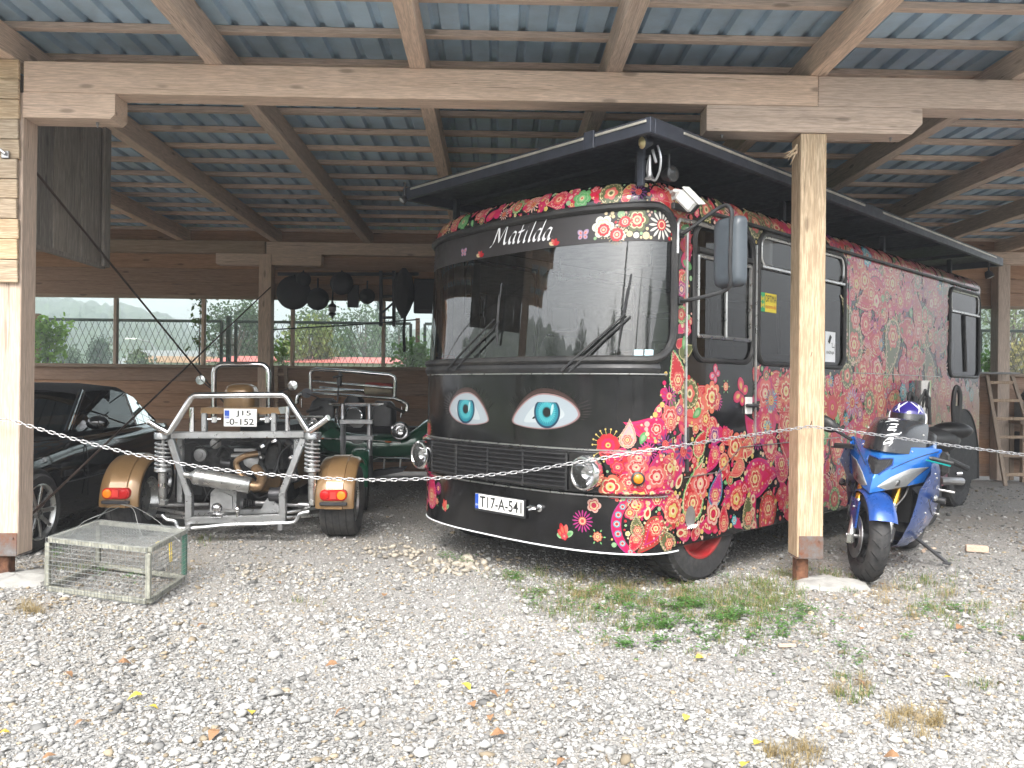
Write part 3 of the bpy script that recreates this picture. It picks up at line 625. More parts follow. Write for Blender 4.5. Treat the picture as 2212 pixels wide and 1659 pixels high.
DWO = [o for o in bus.children if o.name.startswith('window')][0]; SWO = [o for o in bus.children if o.name.startswith('window')][1]; RWO = [o for o in bus.children if o.name.startswith('window')][2]

# ---- printed motifs: flat print laid on the skin
PAL = {'pink': (.56, .012, .10), 'red': (.50, .020, .030), 'coral': (.64, .13, .11), 'cream': (.68, .56, .33), 'olive': (.105, .125, .045), 'leaf': (.10, .34, .11), 'mint': (.27, .45, .24), 'turq': (.04, .38, .48), 'purple': (.14, .035, .16), 'magenta': (.40, .03, .20), 'orange': (.64, .155, .09), 'blush': (.66, .40, .34), 'black': (.010, .010, .011), 'yellow': (.62, .47, .14), 'white': (.70, .68, .62), 'lilac': (.36, .26, .42)}
PAL = {k: tuple(x*.74 for x in v) if k != 'black' else v for k, v in PAL.items()}
class Print:
    def __init__(s): s.v = []; s.f = []; s.c = []
    def band(s, rings, cols, cx, cy, lay):
        """rings: outlines from outer to inner; cols: one colour for each band and the core"""
        n = len(rings[0]); o = len(s.v)
        for rg in rings: s.v += [(cx+x, cy+y, lay) for x, y in rg]
        for k in range(len(rings)-1):
            for i in range(n):
                j = (i+1) % n; s.f.append((o+k*n+i, o+k*n+j, o+(k+1)*n+j, o+(k+1)*n+i)); s.c.append(cols[k])
        c0 = len(s.v); mx_ = sum(x for x, y in rings[-1])/n; my = sum(y for x, y in rings[-1])/n; s.v.append((cx+mx_, cy+my, lay))
        for i in range(n): s.f.append((o+(len(rings)-1)*n+i, o+(len(rings)-1)*n+(i+1) % n, c0)); s.c.append(cols[-1])
    def ring(s, r, n=20, f=None, rot=0): return [((r*(f(2*pi*i/n) if f else 1))*math.cos(2*pi*i/n+rot), (r*(f(2*pi*i/n) if f else 1))*math.sin(2*pi*i/n+rot)) for i in range(n)]
    def disc(s, cx, cy, r, c, lay=1, n=10): s.band([s.ring(r, n)], [c], cx, cy, lay)
    def flower(s, cx, cy, r, p=6, cols=('coral', 'cream', 'red', 'yellow', 'pink'), lay=1, rot=0, deep=.26):
        n = max(24, p*8); f = lambda t: 1-deep+deep*abs(math.cos(p*t/2))**.7
        s.band([s.ring(r, n, f, rot), s.ring(r*.90, n, f, rot), s.ring(r*.72, n, f, rot), s.ring(r*.60, n, f, rot), s.ring(r*.36, n, None, rot), s.ring(r*.22, n, None, rot), s.ring(r*.10, n, None, rot)], [cols[0], cols[0], cols[1], cols[2], cols[1], cols[3], cols[4 % len(cols)]], cx, cy, lay)
    def rosette(s, cx, cy, r, cols, lay=1, sc_=14):
        f = lambda t: 1+.05*math.cos(sc_*t); n = sc_*4
        s.band([s.ring(r, n, f), s.ring(r*.9, n, f), s.ring(r*.84, n), s.ring(r*.66, n), s.ring(r*.58, n, lambda t: 1-.25+.25*abs(math.cos(2.5*t))), s.ring(r*.3, n), s.ring(r*.16, n)], [cols[0], cols[1], cols[0], cols[2], cols[3], cols[1], cols[2]], cx, cy, lay)
        if r > .05:
            for i in range(12): a = 2*pi*i/12; s.disc(cx+r*.75*math.cos(a), cy+r*.75*math.sin(a), r*.055, cols[1], lay+.6, 7)
    def petal(s, cx, cy, L, wd, a, c, lay=1, c2=None):
        pts = []; n = 14
        for i in range(n):
            t = 2*pi*i/n; x = (1-math.cos(t))/2*L; y = math.sin(t)*wd*(.55+.45*math.sin(pi*(1-math.cos(t))/2*.75)); pts.append((x*math.cos(a)-y*math.sin(a), x*math.sin(a)+y*math.cos(a)))
        if c2: m_ = (sum(x for x, y in pts)/n, sum(y for x, y in pts)/n); s.band([pts, [(m_[0]+(x-m_[0])*.55, m_[1]+(y-m_[1])*.55) for x, y in pts]], [c, c2], cx, cy, lay)
        else: s.band([pts], [c], cx, cy, lay)
    def daisy(s, cx, cy, r, p=16, c='magenta', c2='coral', c3='cream', lay=1):
        for i in range(p): a = 2*pi*i/p; s.petal(cx+r*.36*math.cos(a), cy+r*.36*math.sin(a), r*.64, r*1.25/p, a, c, lay)
        s.band([s.ring(r*.38, 18), s.ring(r*.28, 18), s.ring(r*.2, 18), s.ring(r*.1, 18)], [c2, c3, c2, 'red'], cx, cy, lay+.3)
    def burst(s, cx, cy, r, cols, lay=1):
        for i in range(18): a = 2*pi*i/18; s.petal(cx+r*.6*math.cos(a), cy+r*.6*math.sin(a), r*.32, r*.018, a, cols[1], lay); s.disc(cx+r*.95*math.cos(a), cy+r*.95*math.sin(a), r*.06, cols[1], lay, 7)
        s.flower(cx, cy, r*.7, 9, (cols[0], cols[0], cols[2], cols[1], cols[2]), lay+.3, 0, .12)
    def pais(s, cx, cy, r, rot=0, cols=('pink', 'cream', 'pink', 'red'), flip=1, lay=0, bend=.35, sc_=0, fill=True, det=False):
        n = 64; pts = []
        for i in range(n):
            t = 2*pi*i/n; x = .78*math.sin(t)*abs(math.sin(t/2))**1.4; y = math.cos(t); x += bend*max(0, y+.2)**2*.7
            k = 1+(.035*math.cos(sc_*t) if sc_ else 0); x, y = x*k*flip*r, (y+.25)*k*r; pts.append((x*math.cos(rot)-y*math.sin(rot), x*math.sin(rot)+y*math.cos(rot)))
        def scl(k): return [(x*k, y*k) for x, y in pts]
        s.band([scl(1), scl(.90), scl(.84), scl(.6), scl(.52), scl(.25)], [cols[0], cols[1], cols[2], cols[3], cols[2], cols[2]], cx, cy, lay)
        if det:
            for i in range(26):
                x, y = pts[(i*64)//26]; s.disc(cx+x*.95, cy+y*.95, r*.026, cols[1], lay+.5, 6); s.disc(cx+x*.72, cy+y*.72, r*.030, 'blush', lay+.5, 6)
        if fill:
            oy = -.18*r; ox = 0; q = (ox*math.cos(rot)-oy*math.sin(rot), ox*math.sin(rot)+oy*math.cos(rot))
            s.flower(cx+q[0], cy+q[1], r*.36, 6, ('coral', 'cream', 'red', 'yellow', 'pink'), lay+1)
            for i in range(7):
                t = random.uniform(0, 6.28); d = r*random.uniform(.5, .62); s.disc(cx+q[0]+d*.8*math.cos(t), cy+q[1]+d*.8*math.sin(t), r*.05, random.choice(('cream', 'blush', 'yellow')), lay+1, 7)
    def leaf(s, cx, cy, L, a, lay=1, c=('leaf', 'mint')): s.petal(cx, cy, L, L*.28, a, c[0], lay, c[1])
    def butterfly(s, cx, cy, r, a=0, cols=('pink', 'orange', 'purple'), lay=1):
        for da, L, wd in ((.75, 1, .36), (2.4, 1, .36), (-.55, .75, .3), (-2.6, .75, .3)):
            s.petal(cx, cy, r*L, r*wd, a+da, cols[0], lay, cols[1]); q = a+da; s.petal(cx+r*.25*math.cos(q), cy+r*.25*math.sin(q), r*.4*L, r*.12, q, cols[2], lay+.6)
        s.petal(cx-r*.35*math.cos(a+1.57), cy-r*.35*math.sin(a+1.57), r*.8, r*.05, a+1.57, 'black', lay+.8)
    def heart(s, cx, cy, r, c, lay=1):
        pts = [(r*.06*16*math.sin(t)**3, r*.06*(13*math.cos(t)-5*math.cos(2*t)-2*math.cos(3*t)-math.cos(4*t))) for t in [2*pi*i/24 for i in range(24)]]; s.band([pts, [(x*.5, y*.5) for x, y in pts]], [c, 'coral'], cx, cy, lay)
    def swirl(s, cx, cy, R, t0, t1, w0, lay=1.2, c='pink', dots=('turq', 'red')):
        n = 46; o = len(s.v)
        for i in range(n+1):
            k = i/n; t_ = t0+(t1-t0)*k; w_ = w0*(math.sin(pi*min(1, k*1.15+.06))**.7*.8+.2*(1-k)); r_ = R*(1-.30*k)
            for q in (0, .12, .88, 1): rr_ = r_-w_*q; s.v.append((cx+rr_*math.cos(t_), cy+rr_*math.sin(t_), lay))
        for i in range(n):
            for q in range(3): a = o+4*i+q; s.f.append((a, a+4, a+5, a+1)); s.c.append(('magenta' if q == 0 else ('black' if q == 2 else c)))
        m_ = max(3, int(abs(t1-t0)*R/(w0*.95)))
        for i in range(m_):
            k = (i+.6)/m_; t_ = t0+(t1-t0)*k; w_ = w0*(math.sin(pi*min(1, k*1.15+.06))**.7*.8+.2*(1-k)); r_ = R*(1-.30*k)-w_*.5; x, y = cx+r_*math.cos(t_), cy+r_*math.sin(t_)
            if w_ > .03: s.band([s.ring(w_*.30, 16), s.ring(w_*.21, 16), s.ring(w_*.12, 16)], [dots[0], 'blush', dots[1]], x, y, lay+.6)
            placed.append((x, y, w_*.48))
        e = (cx+R*.70*math.cos(t1), cy+R*.70*math.sin(t1)); s.flower(e[0], e[1], w0*.6, 6, ('pink', 'cream', 'red', 'yellow', 'pink'), lay+1.2); placed.append((e[0], e[1], w0*.6))
    def build(s, name, parent, off0=.0012, dl=.00045, fade=None, mapf=None):
        mapf = mapf or (lambda a, b, l: S(a, min(2.798, max(b, .296 if abs(a) > SWS else .272)), off0+dl*l)); me = bpy.data.meshes.new(name); me.from_pydata([tuple(mapf(*p)) for p in s.v], [], s.f); me.materials.append(M['print_tint'])
        at = me.attributes.new('tint', 'FLOAT_COLOR', 'FACE'); cols = np.ones((len(s.f), 4), np.float32)
        for i, f in enumerate(s.f):
            c = np.array(PAL[s.c[i]] if isinstance(s.c[i], str) else s.c[i])
            if fade: c = fade(c, s.v[f[0]])
            cols[i, :3] = c
        at.data.foreach_set('color', cols.ravel()); fix_normals(me); o = link(name, me, parent, 'stuff'); return o
def inpoly(x, y, P):
    r = False; j = len(P)-1
    for i in range(len(P)):
        if (P[i][1] > y) != (P[j][1] > y) and x < (P[j][0]-P[i][0])*(y-P[i][1])/(P[j][1]-P[i][1])+P[i][0]: r = not r
        j = i
    return r
RPOLY = [(1290, 1215), (1325, 1150), (1335, 1090), (1292, 1062), (1275, 985), (1330, 935), (1400, 905), (1425, 870), (1432, 800), (1450, 770), (1492, 770), (1492, 1215)]
LPOLY = [(880, 905), (922, 905), (934, 940), (918, 985), (925, 1040), (940, 1080), (945, 1125), (880, 1115)]
r4 = lambda x, y: ((2500+x/1.746)/1.8083, (1400+y/1.746)/1.8083)
BPOLY = [r4(*p) for p in ((335, 20), (770, 0), (775, 500), (650, 490), (520, 420), (470, 330), (520, 230), (400, 140), (335, 90))]
def dense(s, z):
    if z < .30 or z > 2.795 or inwin(s, z, .022): return False
    if z > 2.64: return True
    if s > sv(.52): px_, py_ = bproj(s, z); return not inpoly(px_, py_, BPOLY) and s < SEND-1.15
    if s < -sv(.52): return s > -sv(3)
    if z > 1.5: return s > sv(.44)
    px_, py_ = bproj(s, z)
    if .64 < z < .96 and abs(s) < su(1.0): return s > su(.98)
    return inpoly(px_, py_, RPOLY) or inpoly(px_, py_, LPOLY)
PR = Print(); FLC = [('coral', 'blush', 'red', 'cream', 'pink'), ('pink', 'blush', 'red', 'cream', 'coral'), ('red', 'coral', 'pink', 'cream', 'red'), ('blush', 'red', 'cream', 'pink', 'red'), ('orange', 'cream', 'red', 'yellow', 'red'), ('magenta', 'blush', 'purple', 'cream', 'pink'), ('pink', 'red', 'coral', 'blush', 'red'), ('red', 'pink', 'blush', 'red', 'cream'), ('turq', 'white', 'turq', 'red', 'cream'), ('leaf', 'mint', 'leaf', 'cream', 'red')]
ROC = [('red', 'blush', 'pink', 'cream'), ('olive', 'cream', 'olive', 'coral'), ('pink', 'cream', 'red', 'coral'), ('coral', 'cream', 'red', 'yellow'), ('leaf', 'cream', 'red', 'coral')]
PAC = [('pink', 'magenta', 'pink', 'red'), ('red', 'blush', 'red', 'pink'), ('olive', 'cream', 'olive', 'olive'), ('leaf', 'cream', 'red', 'red'), ('pink', 'cream', 'red', 'pink'), ('cream', 'red', 'coral', 'red'), ('red', 'olive', 'red', 'magenta'), ('pink', 'blush', 'pink', 'magenta'), ('turq', 'purple', 'magenta', 'pink')]
# layer 0: large paisleys
big = []
def free(L, s, z, r, k=1.): return all((s-a)**2+(z-b)**2 > (k*(r+c))**2 for a, b, c in L)
placed = []
z4 = lambda x, y: ((1875+x/.937)/1.8083, (1328+y/.937)/1.8083)
for x, y, r, rot, ci, fl, pz in ((785, 575, .24, -.15, 3, 1, 1), (808, 385, .135, -.5, 3, 1, 1), (868, 555, .155, -.55, 8, -1, 1), (895, 660, .12, .15, 1, 1, 1), (728, 130, .17, .1, 3, -1, 1), (640, 705, .15, 2.7, 6, 1, 1), (575, 690, .085, .3, 2, 1, 1), (570, 740, .08, 2.9, 1, 1, 1), (860, 430, .13, 2.6, 0, 1, 1), (690, 740, .12, .9, 2, 1, 1), (950, 470, .12, 2.2, 5, 1, 1), (985, 640, .16, .2, 2, 1, 1), (700, 290, .11, .3, 1, -1, 1)):
    s, z = sz(*z4(x, y)); PR.pais(s, z, r, rot, PAC[ci], fl, 1.3, .35, 26 if ci in (2, 3) else 0, True, True); big.append((s, z, r*.75)); placed.append((s, z-.0, r*.62)); placed.append((s-.35*r*math.sin(rot), z+.45*r*math.cos(rot), r*.38))
for px_, py_, r, rot, ci, fl in ((1640, 1030, .28, -1.3, 0, 1), (1660, 1110, .24, 2.9, 6, 1), (1690, 1010, .18, .5, 7, -1), (1845, 730, .36, .35, 2, -1), (1930, 740, .36, 3.0, 2, 1), (1880, 640, .26, 2.2, 4, 1), (1985, 680, .26, .6, 1, 1), (1960, 900, .30, 2.8, 0, 1), (1810, 960, .26, .4, 6, -1), (2010, 800, .3, .3, 2, -1), (930, 1060, .2, .2, 0, 1)):
    s, z = sz(px_, py_); PR.pais(s, z, r, rot, PAC[ci], fl, 1.3, .35, 26 if ci in (2, 3) else 0, True, True); big.append((s, z, r*.75)); placed.append((s, z, r*.60)); placed.append((s-.35*r*math.sin(rot), z+.45*r*math.cos(rot), r*.36))
for r0, r1, n in ((.24, .34, 1500), (.15, .22, 3000), (.09, .14, 5000), (.055, .085, 7000)):
    for _ in range(n):
        s = random.uniform(-2.2, SEND-1.3); z = random.uniform(.3, 2.79)
        r = random.uniform(r0, r1)
        if all(dense(s+dx*r, z+dy*r) for dx, dy in ((0, 0), (.6, 0), (-.6, 0), (0, .6), (0, -.6))) and free(big, s, z, r*.50): PR.pais(s, z, r, random.uniform(0, 6.28), random.choice(PAC[:2]+PAC[4:5]+PAC[7:8]+PAC[:2]+PAC[7:8]+PAC[:7]), random.choice((1, -1)), random.uniform(0, .9), .35, random.choice((0, 0, 24)), r > .11); big.append((s, z, r*.50))
# layer 2: flowers, rosettes, daisies, leaves and dots packed into what is left and over the paisleys
def ok(s, z, r): return all(dense(s+dx*r*.85, z+dy*r*.85) for dx, dy in ((0, 0), (1, 0), (-1, 0), (0, 1), (0, -1)))
for px_, py_, R, t0, t1, w_ in ((1392, 1128, .25, 4.5, 1.0, .085), (1672, 1075, .42, 4.2, 1.1, .13), (1845, 985, .40, 4.3, .8, .12), (1930, 900, .36, 1.0, 4.6, .10), (1890, 640, .30, .4, 4.2, .09), (1980, 960, .40, 4.6, 1.0, .11)): s, z = sz(px_, py_); PR.swirl(s, z, R, t0, t1, w_, 1.2, random.choice(('pink', 'pink', 'red')), random.choice((('turq', 'red'), ('cream', 'red'), ('turq', 'pink'))))
for px_, py_, r, ty in ((1313, 962, .115, 'burst'), (1357, 945, .10, 'greyp'), (1384, 960, .05, 'leaf'), (1375, 1010, .075, 'fl'), (1380, 990, .07, 'fl'), (1450, 900, .08, 'fl'), (1318, 1052, .085, 'fl2'), (1400, 975, .07, 'daisy'), (1420, 1030, .08, 'fl'), (1282, 1092, .052, 'fl3'), (1257, 1126, .078, 'daisy'), (1290, 1160, .05, 'sun'), (1218, 1150, .07, 'tulip'), (945, 1055, .055, 'daisy'), (960, 1092, .06, 'tulip'), (925, 927, .08, 'burst'), (942, 1083, .04, 'sun'), (938, 1028, .04, 'fl3'), (1248, 1035, .04, 'fl3'),
                        (1492, 850, .11, 'rose'), (1540, 858, .12, 'fl4'), (1548, 810, .085, 'bfly'), (1605, 850, .13, 'bfly2'), (1570, 835, .05, 'sun'), (1552, 868, .07, 'daisy'), (1590, 965, .11, 'fl2'), (1543, 1110, .09, 'fl3'), (1655, 850, .12, 'fl'), (1700, 845, .12, 'fl4'), (1668, 865, .10, 'daisy2'), (1515, 1045, .12, 'fl'),
                        (1800, 880, .17, 'burst'), (1843, 870, .14, 'daisy3'), (1880, 870, .12, 'rose'), (1815, 915, .08, 'leaf'), (1905, 870, .12, 'fl2'), (1872, 700, .12, 'rose'), (1870, 605, .13, 'fl4'), (1930, 612, .12, 'fl4'), (1850, 690, .10, 'fl'), (1895, 650, .12, 'rose'), (1985, 715, .12, 'fl'), (2000, 680, .10, 'rose')):
    s, z = sz(px_, py_)
    if ty == 'burst': PR.burst(s, z, r, ('red', 'yellow', 'pink'), 2)
    elif ty == 'greyp': PR.pais(s, z, r, -.3, ('blush', 'olive', 'blush', 'lilac'), -1, 2, .3, 22)
    elif ty == 'leaf': PR.leaf(s, z, r*1.8, random.uniform(0, 3), 2)
    elif ty == 'rose': PR.rosette(s, z, r, random.choice(ROC), 2)
    elif ty == 'daisy': PR.daisy(s, z, r, 16, 'magenta', 'coral', 'cream', 2)
    elif ty == 'daisy2': PR.daisy(s, z, r, 18, 'turq', 'yellow', 'orange', 2)
    elif ty == 'daisy3': PR.daisy(s, z, r, 16, 'lilac', 'red', 'yellow', 2)
    elif ty == 'fl': PR.flower(s, z, r, 6, FLC[0], 2)
    elif ty == 'fl2': PR.flower(s, z, r, 5, FLC[4], 2)
    elif ty == 'fl3': PR.flower(s, z, r, 5, FLC[3], 2)
    elif ty == 'fl4': PR.flower(s, z, r, 8, FLC[4], 2)
    elif ty == 'bfly': PR.butterfly(s, z, r, .9, ('pink', 'blush', 'lilac'), 2)
    elif ty == 'bfly2': PR.butterfly(s, z, r, 1.1, ('pink', 'orange', 'yellow'), 2)
    elif ty == 'sun':
        PR.flower(s, z, r*.7, 8, FLC[4], 2)
        for i in range(6): PR.leaf(s+r*.75*math.cos(i*1.05), z+r*.75*math.sin(i*1.05), r*.4, i*1.05, 2)
    elif ty == 'tulip':
        for a, L, c in ((1.9, 1.1, 'red'), (1.4, 1.0, 'coral'), (2.4, .8, 'red'), (.6, .9, 'mint'), (2.9, .7, 'mint')): PR.petal(s, z-r*.5, r*1.3*L, r*.30, a, c, 2+.2*L, 'orange' if c != 'mint' else 'leaf')
        PR.flower(s, z-r*.4, r*.42, 5, FLC[2], 3)
    placed.append((s, z, r*.92))
for r0, r1, n, kinds in ((.085, .125, 1500, 'frd'), (.05, .075, 3200, 'frdl'), (.030, .045, 5200, 'frl'), (.014, .022, 9000, 'fo'), (.006, .010, 6000, 'o')):
    for _ in range(n):
        zone = random.random()
        if zone < .62: s, z = random.uniform(sv(.5), SEND-1.2), random.uniform(.3, 2.79)
        elif zone < .80: s, z = random.uniform(.55, sv(.55)), random.uniform(.28, 1.55)
        elif zone < .93: s, z = random.uniform(-1.6, sv(.6)), random.uniform(2.64, 2.795)
        else: s, z = random.uniform(-2.4, -1.0), random.uniform(.28, 1.4)
        r = random.uniform(r0, r1)
        if r < .03 and s > sv(4.2) and random.random() < .5: continue
        if not ok(s, z, r) or not free(placed, s, z, r, .93): continue
        if r > .026 and any((s-a)**2+(z-b)**2 < (c*.8+r*.5)**2 for a, b, c in big if c > .1) and random.random() < .8: continue
        k = random.choice(kinds); placed.append((s, z, r)); L2 = 2+random.uniform(0, .5)
        if k == 'f': PR.flower(s, z, r, random.choice((5, 6, 8)), random.choice(FLC), L2, random.uniform(0, 6)) if r > .025 else PR.band([PR.ring(r, 15, lambda t: .75+.25*abs(math.cos(2.5*t))), PR.ring(r*.4, 15)], [random.choice(('coral', 'cream', 'pink', 'yellow', 'blush')), random.choice(('red', 'yellow'))], s, z, L2)
        elif k == 'r': PR.rosette(s, z, r, random.choice(ROC), L2)
        elif k == 'd': PR.daisy(s, z, r, random.choice((12, 16)), *random.choice((('magenta', 'coral', 'cream'), ('turq', 'yellow', 'orange'), ('purple', 'coral', 'red'), ('blush', 'red', 'yellow'))), L2)
        elif k == 'l':
            a = random.uniform(0, 6.28); PR.petal(s-r*.9*math.cos(a), z-r*.9*math.sin(a), r*1.8, r*.5, a, *random.choice((('leaf', L2, 'mint'), ('cream', L2, 'red'), ('olive', L2, 'leaf'), ('pink', L2, 'coral'))))
        else: PR.disc(s, z, r, random.choice(('cream', 'coral', 'pink', 'red', 'mint', 'blush', 'yellow')), L2, 8)
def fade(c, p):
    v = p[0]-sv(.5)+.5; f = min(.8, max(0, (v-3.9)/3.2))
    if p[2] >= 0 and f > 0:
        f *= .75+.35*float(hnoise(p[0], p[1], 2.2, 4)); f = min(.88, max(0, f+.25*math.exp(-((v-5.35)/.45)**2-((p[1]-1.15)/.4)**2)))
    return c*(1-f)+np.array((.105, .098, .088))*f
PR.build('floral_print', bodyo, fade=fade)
del placed
# ---- the two eyes
EY = Print()
def eye(px_c, py_c, wd, ht, flip, tilt):
    s, z = sz(px_c, py_c); n = 40
    def tr(x, y): x *= flip; return (x*math.cos(tilt)-y*math.sin(tilt), x*math.sin(tilt)+y*math.cos(tilt))
    def alm(kx, ky, dy=0):
        o_ = []
        for i in range(n):
            t = 2*pi*i/n; x = math.cos(t); y = math.sin(t); yy_ = (abs(y)**1.15)*(ht*ky if y > 0 else -ht*.70*min(ky, 1.04)); yy_ = yy_*(1-.25*max(0, x)**2)-.34*ht*max(0, x)**2 ; o_.append(tr(x*wd*kx, yy_+dy))
        return o_
    EY.band([alm(1.025, 1.24, .0), alm(1.02, 1.13, .0), alm(1.015, 1.045), alm(1, 1), alm(.95, .93), alm(.6, .55)], [(.030, .016, .015), (.05, .026, .023), (.012, .010, .010), (.22, .13, .13), (.26, .30, .33), (.34, .38, .40)], s, z, 0)
    ri = ht*.76; q = tr(-wd*.10, ht*.10)
    EY.band([EY.ring(ri, 36, lambda t: 1 if math.sin(t) < .62 else .62/max(.62, math.sin(t))), EY.ring(ri*.86, 36, lambda t: 1 if math.sin(t) < .7 else .7/math.sin(t)), EY.ring(ri*.62, 36), EY.ring(ri*.34, 36), EY.ring(ri*.28, 36)], [(.008, .03, .06), (.012, .15, .20), (.03, .24, .28), (.012, .08, .10), (.008, .008, .01)], s+q[0], z+q[1], 1)
    for i in range(30):
        a = 2*pi*i/30; EY.petal(s+q[0]+ri*.38*math.cos(a), z+q[1]+ri*.38*math.sin(a), ri*.36, ri*.016, a, (.10, .38, .40), 1.6)
    EY.petal(s+q[0]+ri*.32, z+q[1]-ri*.2, ri*.75, ri*.10, 1.35, (.30, .44, .47), 2)
    for i in range(16):
        t = .25+.16*i; x, y = tr(math.cos(t)*wd*1.02, math.sin(t)**1.1*ht*1.1); L = .035+.03*abs(math.cos(t)); a = math.atan2(y, x)*.6+.4*(pi/2); EY.petal(s+x, z+y, L, .0022, a if flip > 0 else a, (.012, .010, .010), 2)
    for i in range(7):
        a = tr(-math.cos(-.25+.13*i)*wd*1.03, math.sin(-.25+.13*i)*ht*.8); EY.petal(s+a[0], z+a[1], .045+.012*i, .0016, math.atan2(a[1]*1.6, a[0]), (.03, .02, .02), 2)
eye(1008, 888, .255, .150, 1, -.03); eye(1172, 895, .30, .150, -1, .02)
EY.build('eye_print', bodyo)
# ---------------------------------------------------------------- lettering helpers
def text_geo(txt, size=1., align='LEFT', shear=0., spacing=1., bold=0.):
    cu = bpy.data.curves.new('lettering', 'FONT'); cu.body = txt; cu.size = size; cu.shear = shear; cu.offset = bold; cu.space_character = spacing; cu.align_x = align
    ob = bpy.data.objects.new('lettering', cu); me = bpy.data.meshes.new_from_object(ob); V = [tuple(v.co) for v in me.vertices]; F = [tuple(p.vertices) for p in me.polygons]
    bpy.data.objects.remove(ob); bpy.data.curves.remove(cu); bpy.data.meshes.remove(me); return V, F
def put_text(name, txt, fn, w_, h_, mat, parent, world=False, shear=0., bold=0., spacing=1.):
    """fits the words into a w x h box; fn maps (x, y, lift) to a surface point"""
    V, F = text_geo(txt, 1, 'LEFT', shear, spacing, bold); xs_ = [v[0] for v in V]; ys_ = [v[1] for v in V]; x0, x1, y0, y1 = min(xs_), max(xs_), min(ys_), max(ys_)
    mb = MB(); mb.add([fn((v[0]-x0)/(x1-x0)*w_, (v[1]-y0)/(y1-y0)*h_, 0) for v in V], F)
    return mb.build(name, mat, parent, world=world, smooth=False)
def crom(P, k=8):
    P = [P[0]]+list(P)+[P[-1]]; o_ = []
    for i in range(1, len(P)-2):
        a, b, c, d = [np.array(x, float) for x in P[i-1:i+3]]
        for j in range(k): t_ = j/k; o_.append(.5*((2*b)+(-a+c)*t_+(2*a-5*b+4*c-d)*t_**2+(-a+3*b-3*c+d)*t_**3))
    o_.append(np.array(P[-2], float)); return o_
BOWL = [(.80, .92), (.50, 1.02), (.12, .62), (.06, .18), (.28, .02), (.55, .35), (.78, .9)]
GLY = {'M': (2.0, [[(-.42, 1.62), (-.25, 1.86), (.05, 1.80), (.42, 1.66)], [(.42, 1.80), (.26, 1.0), (.0, .1), (-.35, -.15)], [(.42, 1.80), (.62, 1.0), (.78, .22)], [(.78, .22), (1.15, 1.0), (1.62, 1.92)], [(1.62, 1.92), (1.52, 1.0), (1.50, .25), (1.68, .02), (1.95, .22)]]),
       'a': (.98, [BOWL, [(.82, 1.0), (.66, .4), (.66, .08), (.80, .02), (1.0, .25)]]), 't': (.62, [[(.42, 1.55), (.22, .7), (.14, .2), (.28, .0), (.52, .2)], [(-.02, .96), (.3, .98), (.68, 1.08)]]),
       'i': (.48, [[(.30, 1.0), (.16, .4), (.14, .08), (.26, .0), (.46, .22)], [(.36, 1.36), (.42, 1.42)]]), 'l': (.52, [[(.62, 2.05), (.38, 1.2), (.16, .3), (.22, .0), (.46, .2)]]),
       'd': (1.0, [BOWL, [(1.16, 2.08), (.95, 1.4), (.70, .4), (.68, .08), (.82, .02), (1.0, .25)]]), 'N': (1.7, [[(.0, 0), (.25, .9), (.5, 1.75)], [(.5, 1.75), (.75, .9), (1.0, .1)], [(1.0, .1), (1.25, 1.0), (1.65, 1.85)]]),
       'n': (.95, [[(.22, 1.0), (.08, .0)], [(.1, .5), (.45, .98), (.68, .85), (.6, .3), (.72, .02), (.92, .2)]]), 'j': (.5, [[(.38, 1.0), (.18, .1), (.0, -.6), (-.35, -.62)], [(.44, 1.36), (.5, 1.42)]])}
def brush(name, word, fn, height, nib, ang, mat, parent, shear=.22, world=False, gap=.12, hk=0.):
    mb = MB(); x0 = 0; o_ = (math.cos(ang)*nib/2, math.sin(ang)*nib/2)
    for ch in word:
        adv, strokes = GLY[ch]
        for stx in strokes:
            P = crom(stx); n = len(P); V = []
            for i, p in enumerate(P):
                t_ = i/(n-1); k_ = .75+.5*math.sin(pi*t_); x, y = (p[0]+x0+shear*p[1])*height, p[1]*height; tx = hk
                V.append(fn(x+o_[0]*k_, y+o_[1]*k_+tx, 0)); V.append(fn(x-o_[0]*k_, y-o_[1]*k_-tx, 0))
            mb.add(V, [(2*i, 2*i+2, 2*i+3, 2*i+1) for i in range(n-1)])
        x0 += adv+gap
    return mb.build(name, mat, parent, world=world, smooth=False)
def bfn(s0, z0, off, sl=0.): return lambda x, y, l: S(s0+x, z0+y+sl*x, off)
# ---------------------------------------------------------------- film band over the windscreen with the name
zf = sz(1217, 531)[1]; w_ = WIN['windscreen']
mb = MB(); zt = w_[3]-.012; a_, b_ = w_[0]+.012, w_[1]-.012; rr_ = w_[4]-.012
def filmtop(s):
    d = max(0, a_+rr_-s, s-(b_-rr_)); return zt-rr_+math.sqrt(max(0, rr_**2-d*d))
ss = np.concatenate([np.linspace(a_, a_+rr_, 9), np.linspace(a_+rr_, b_-rr_, 40)[1:-1], np.linspace(b_-rr_, b_, 9)])
mb.grid(lambda s, q: S(s, zf+(filmtop(s)-zf)*q, -.002), list(ss), [0, .33, .66, 1]); film = mb.build('sun_strip', 'film', WSO, world=False)
FP = Print()
def fmask(s, z): return zf+.01 < z < filmtop(s)-.015 and (s > su(.86)+random.uniform(-.12, .10)+.6*max(0, z-zf-.15) or s < -su(1.13))
pl = []
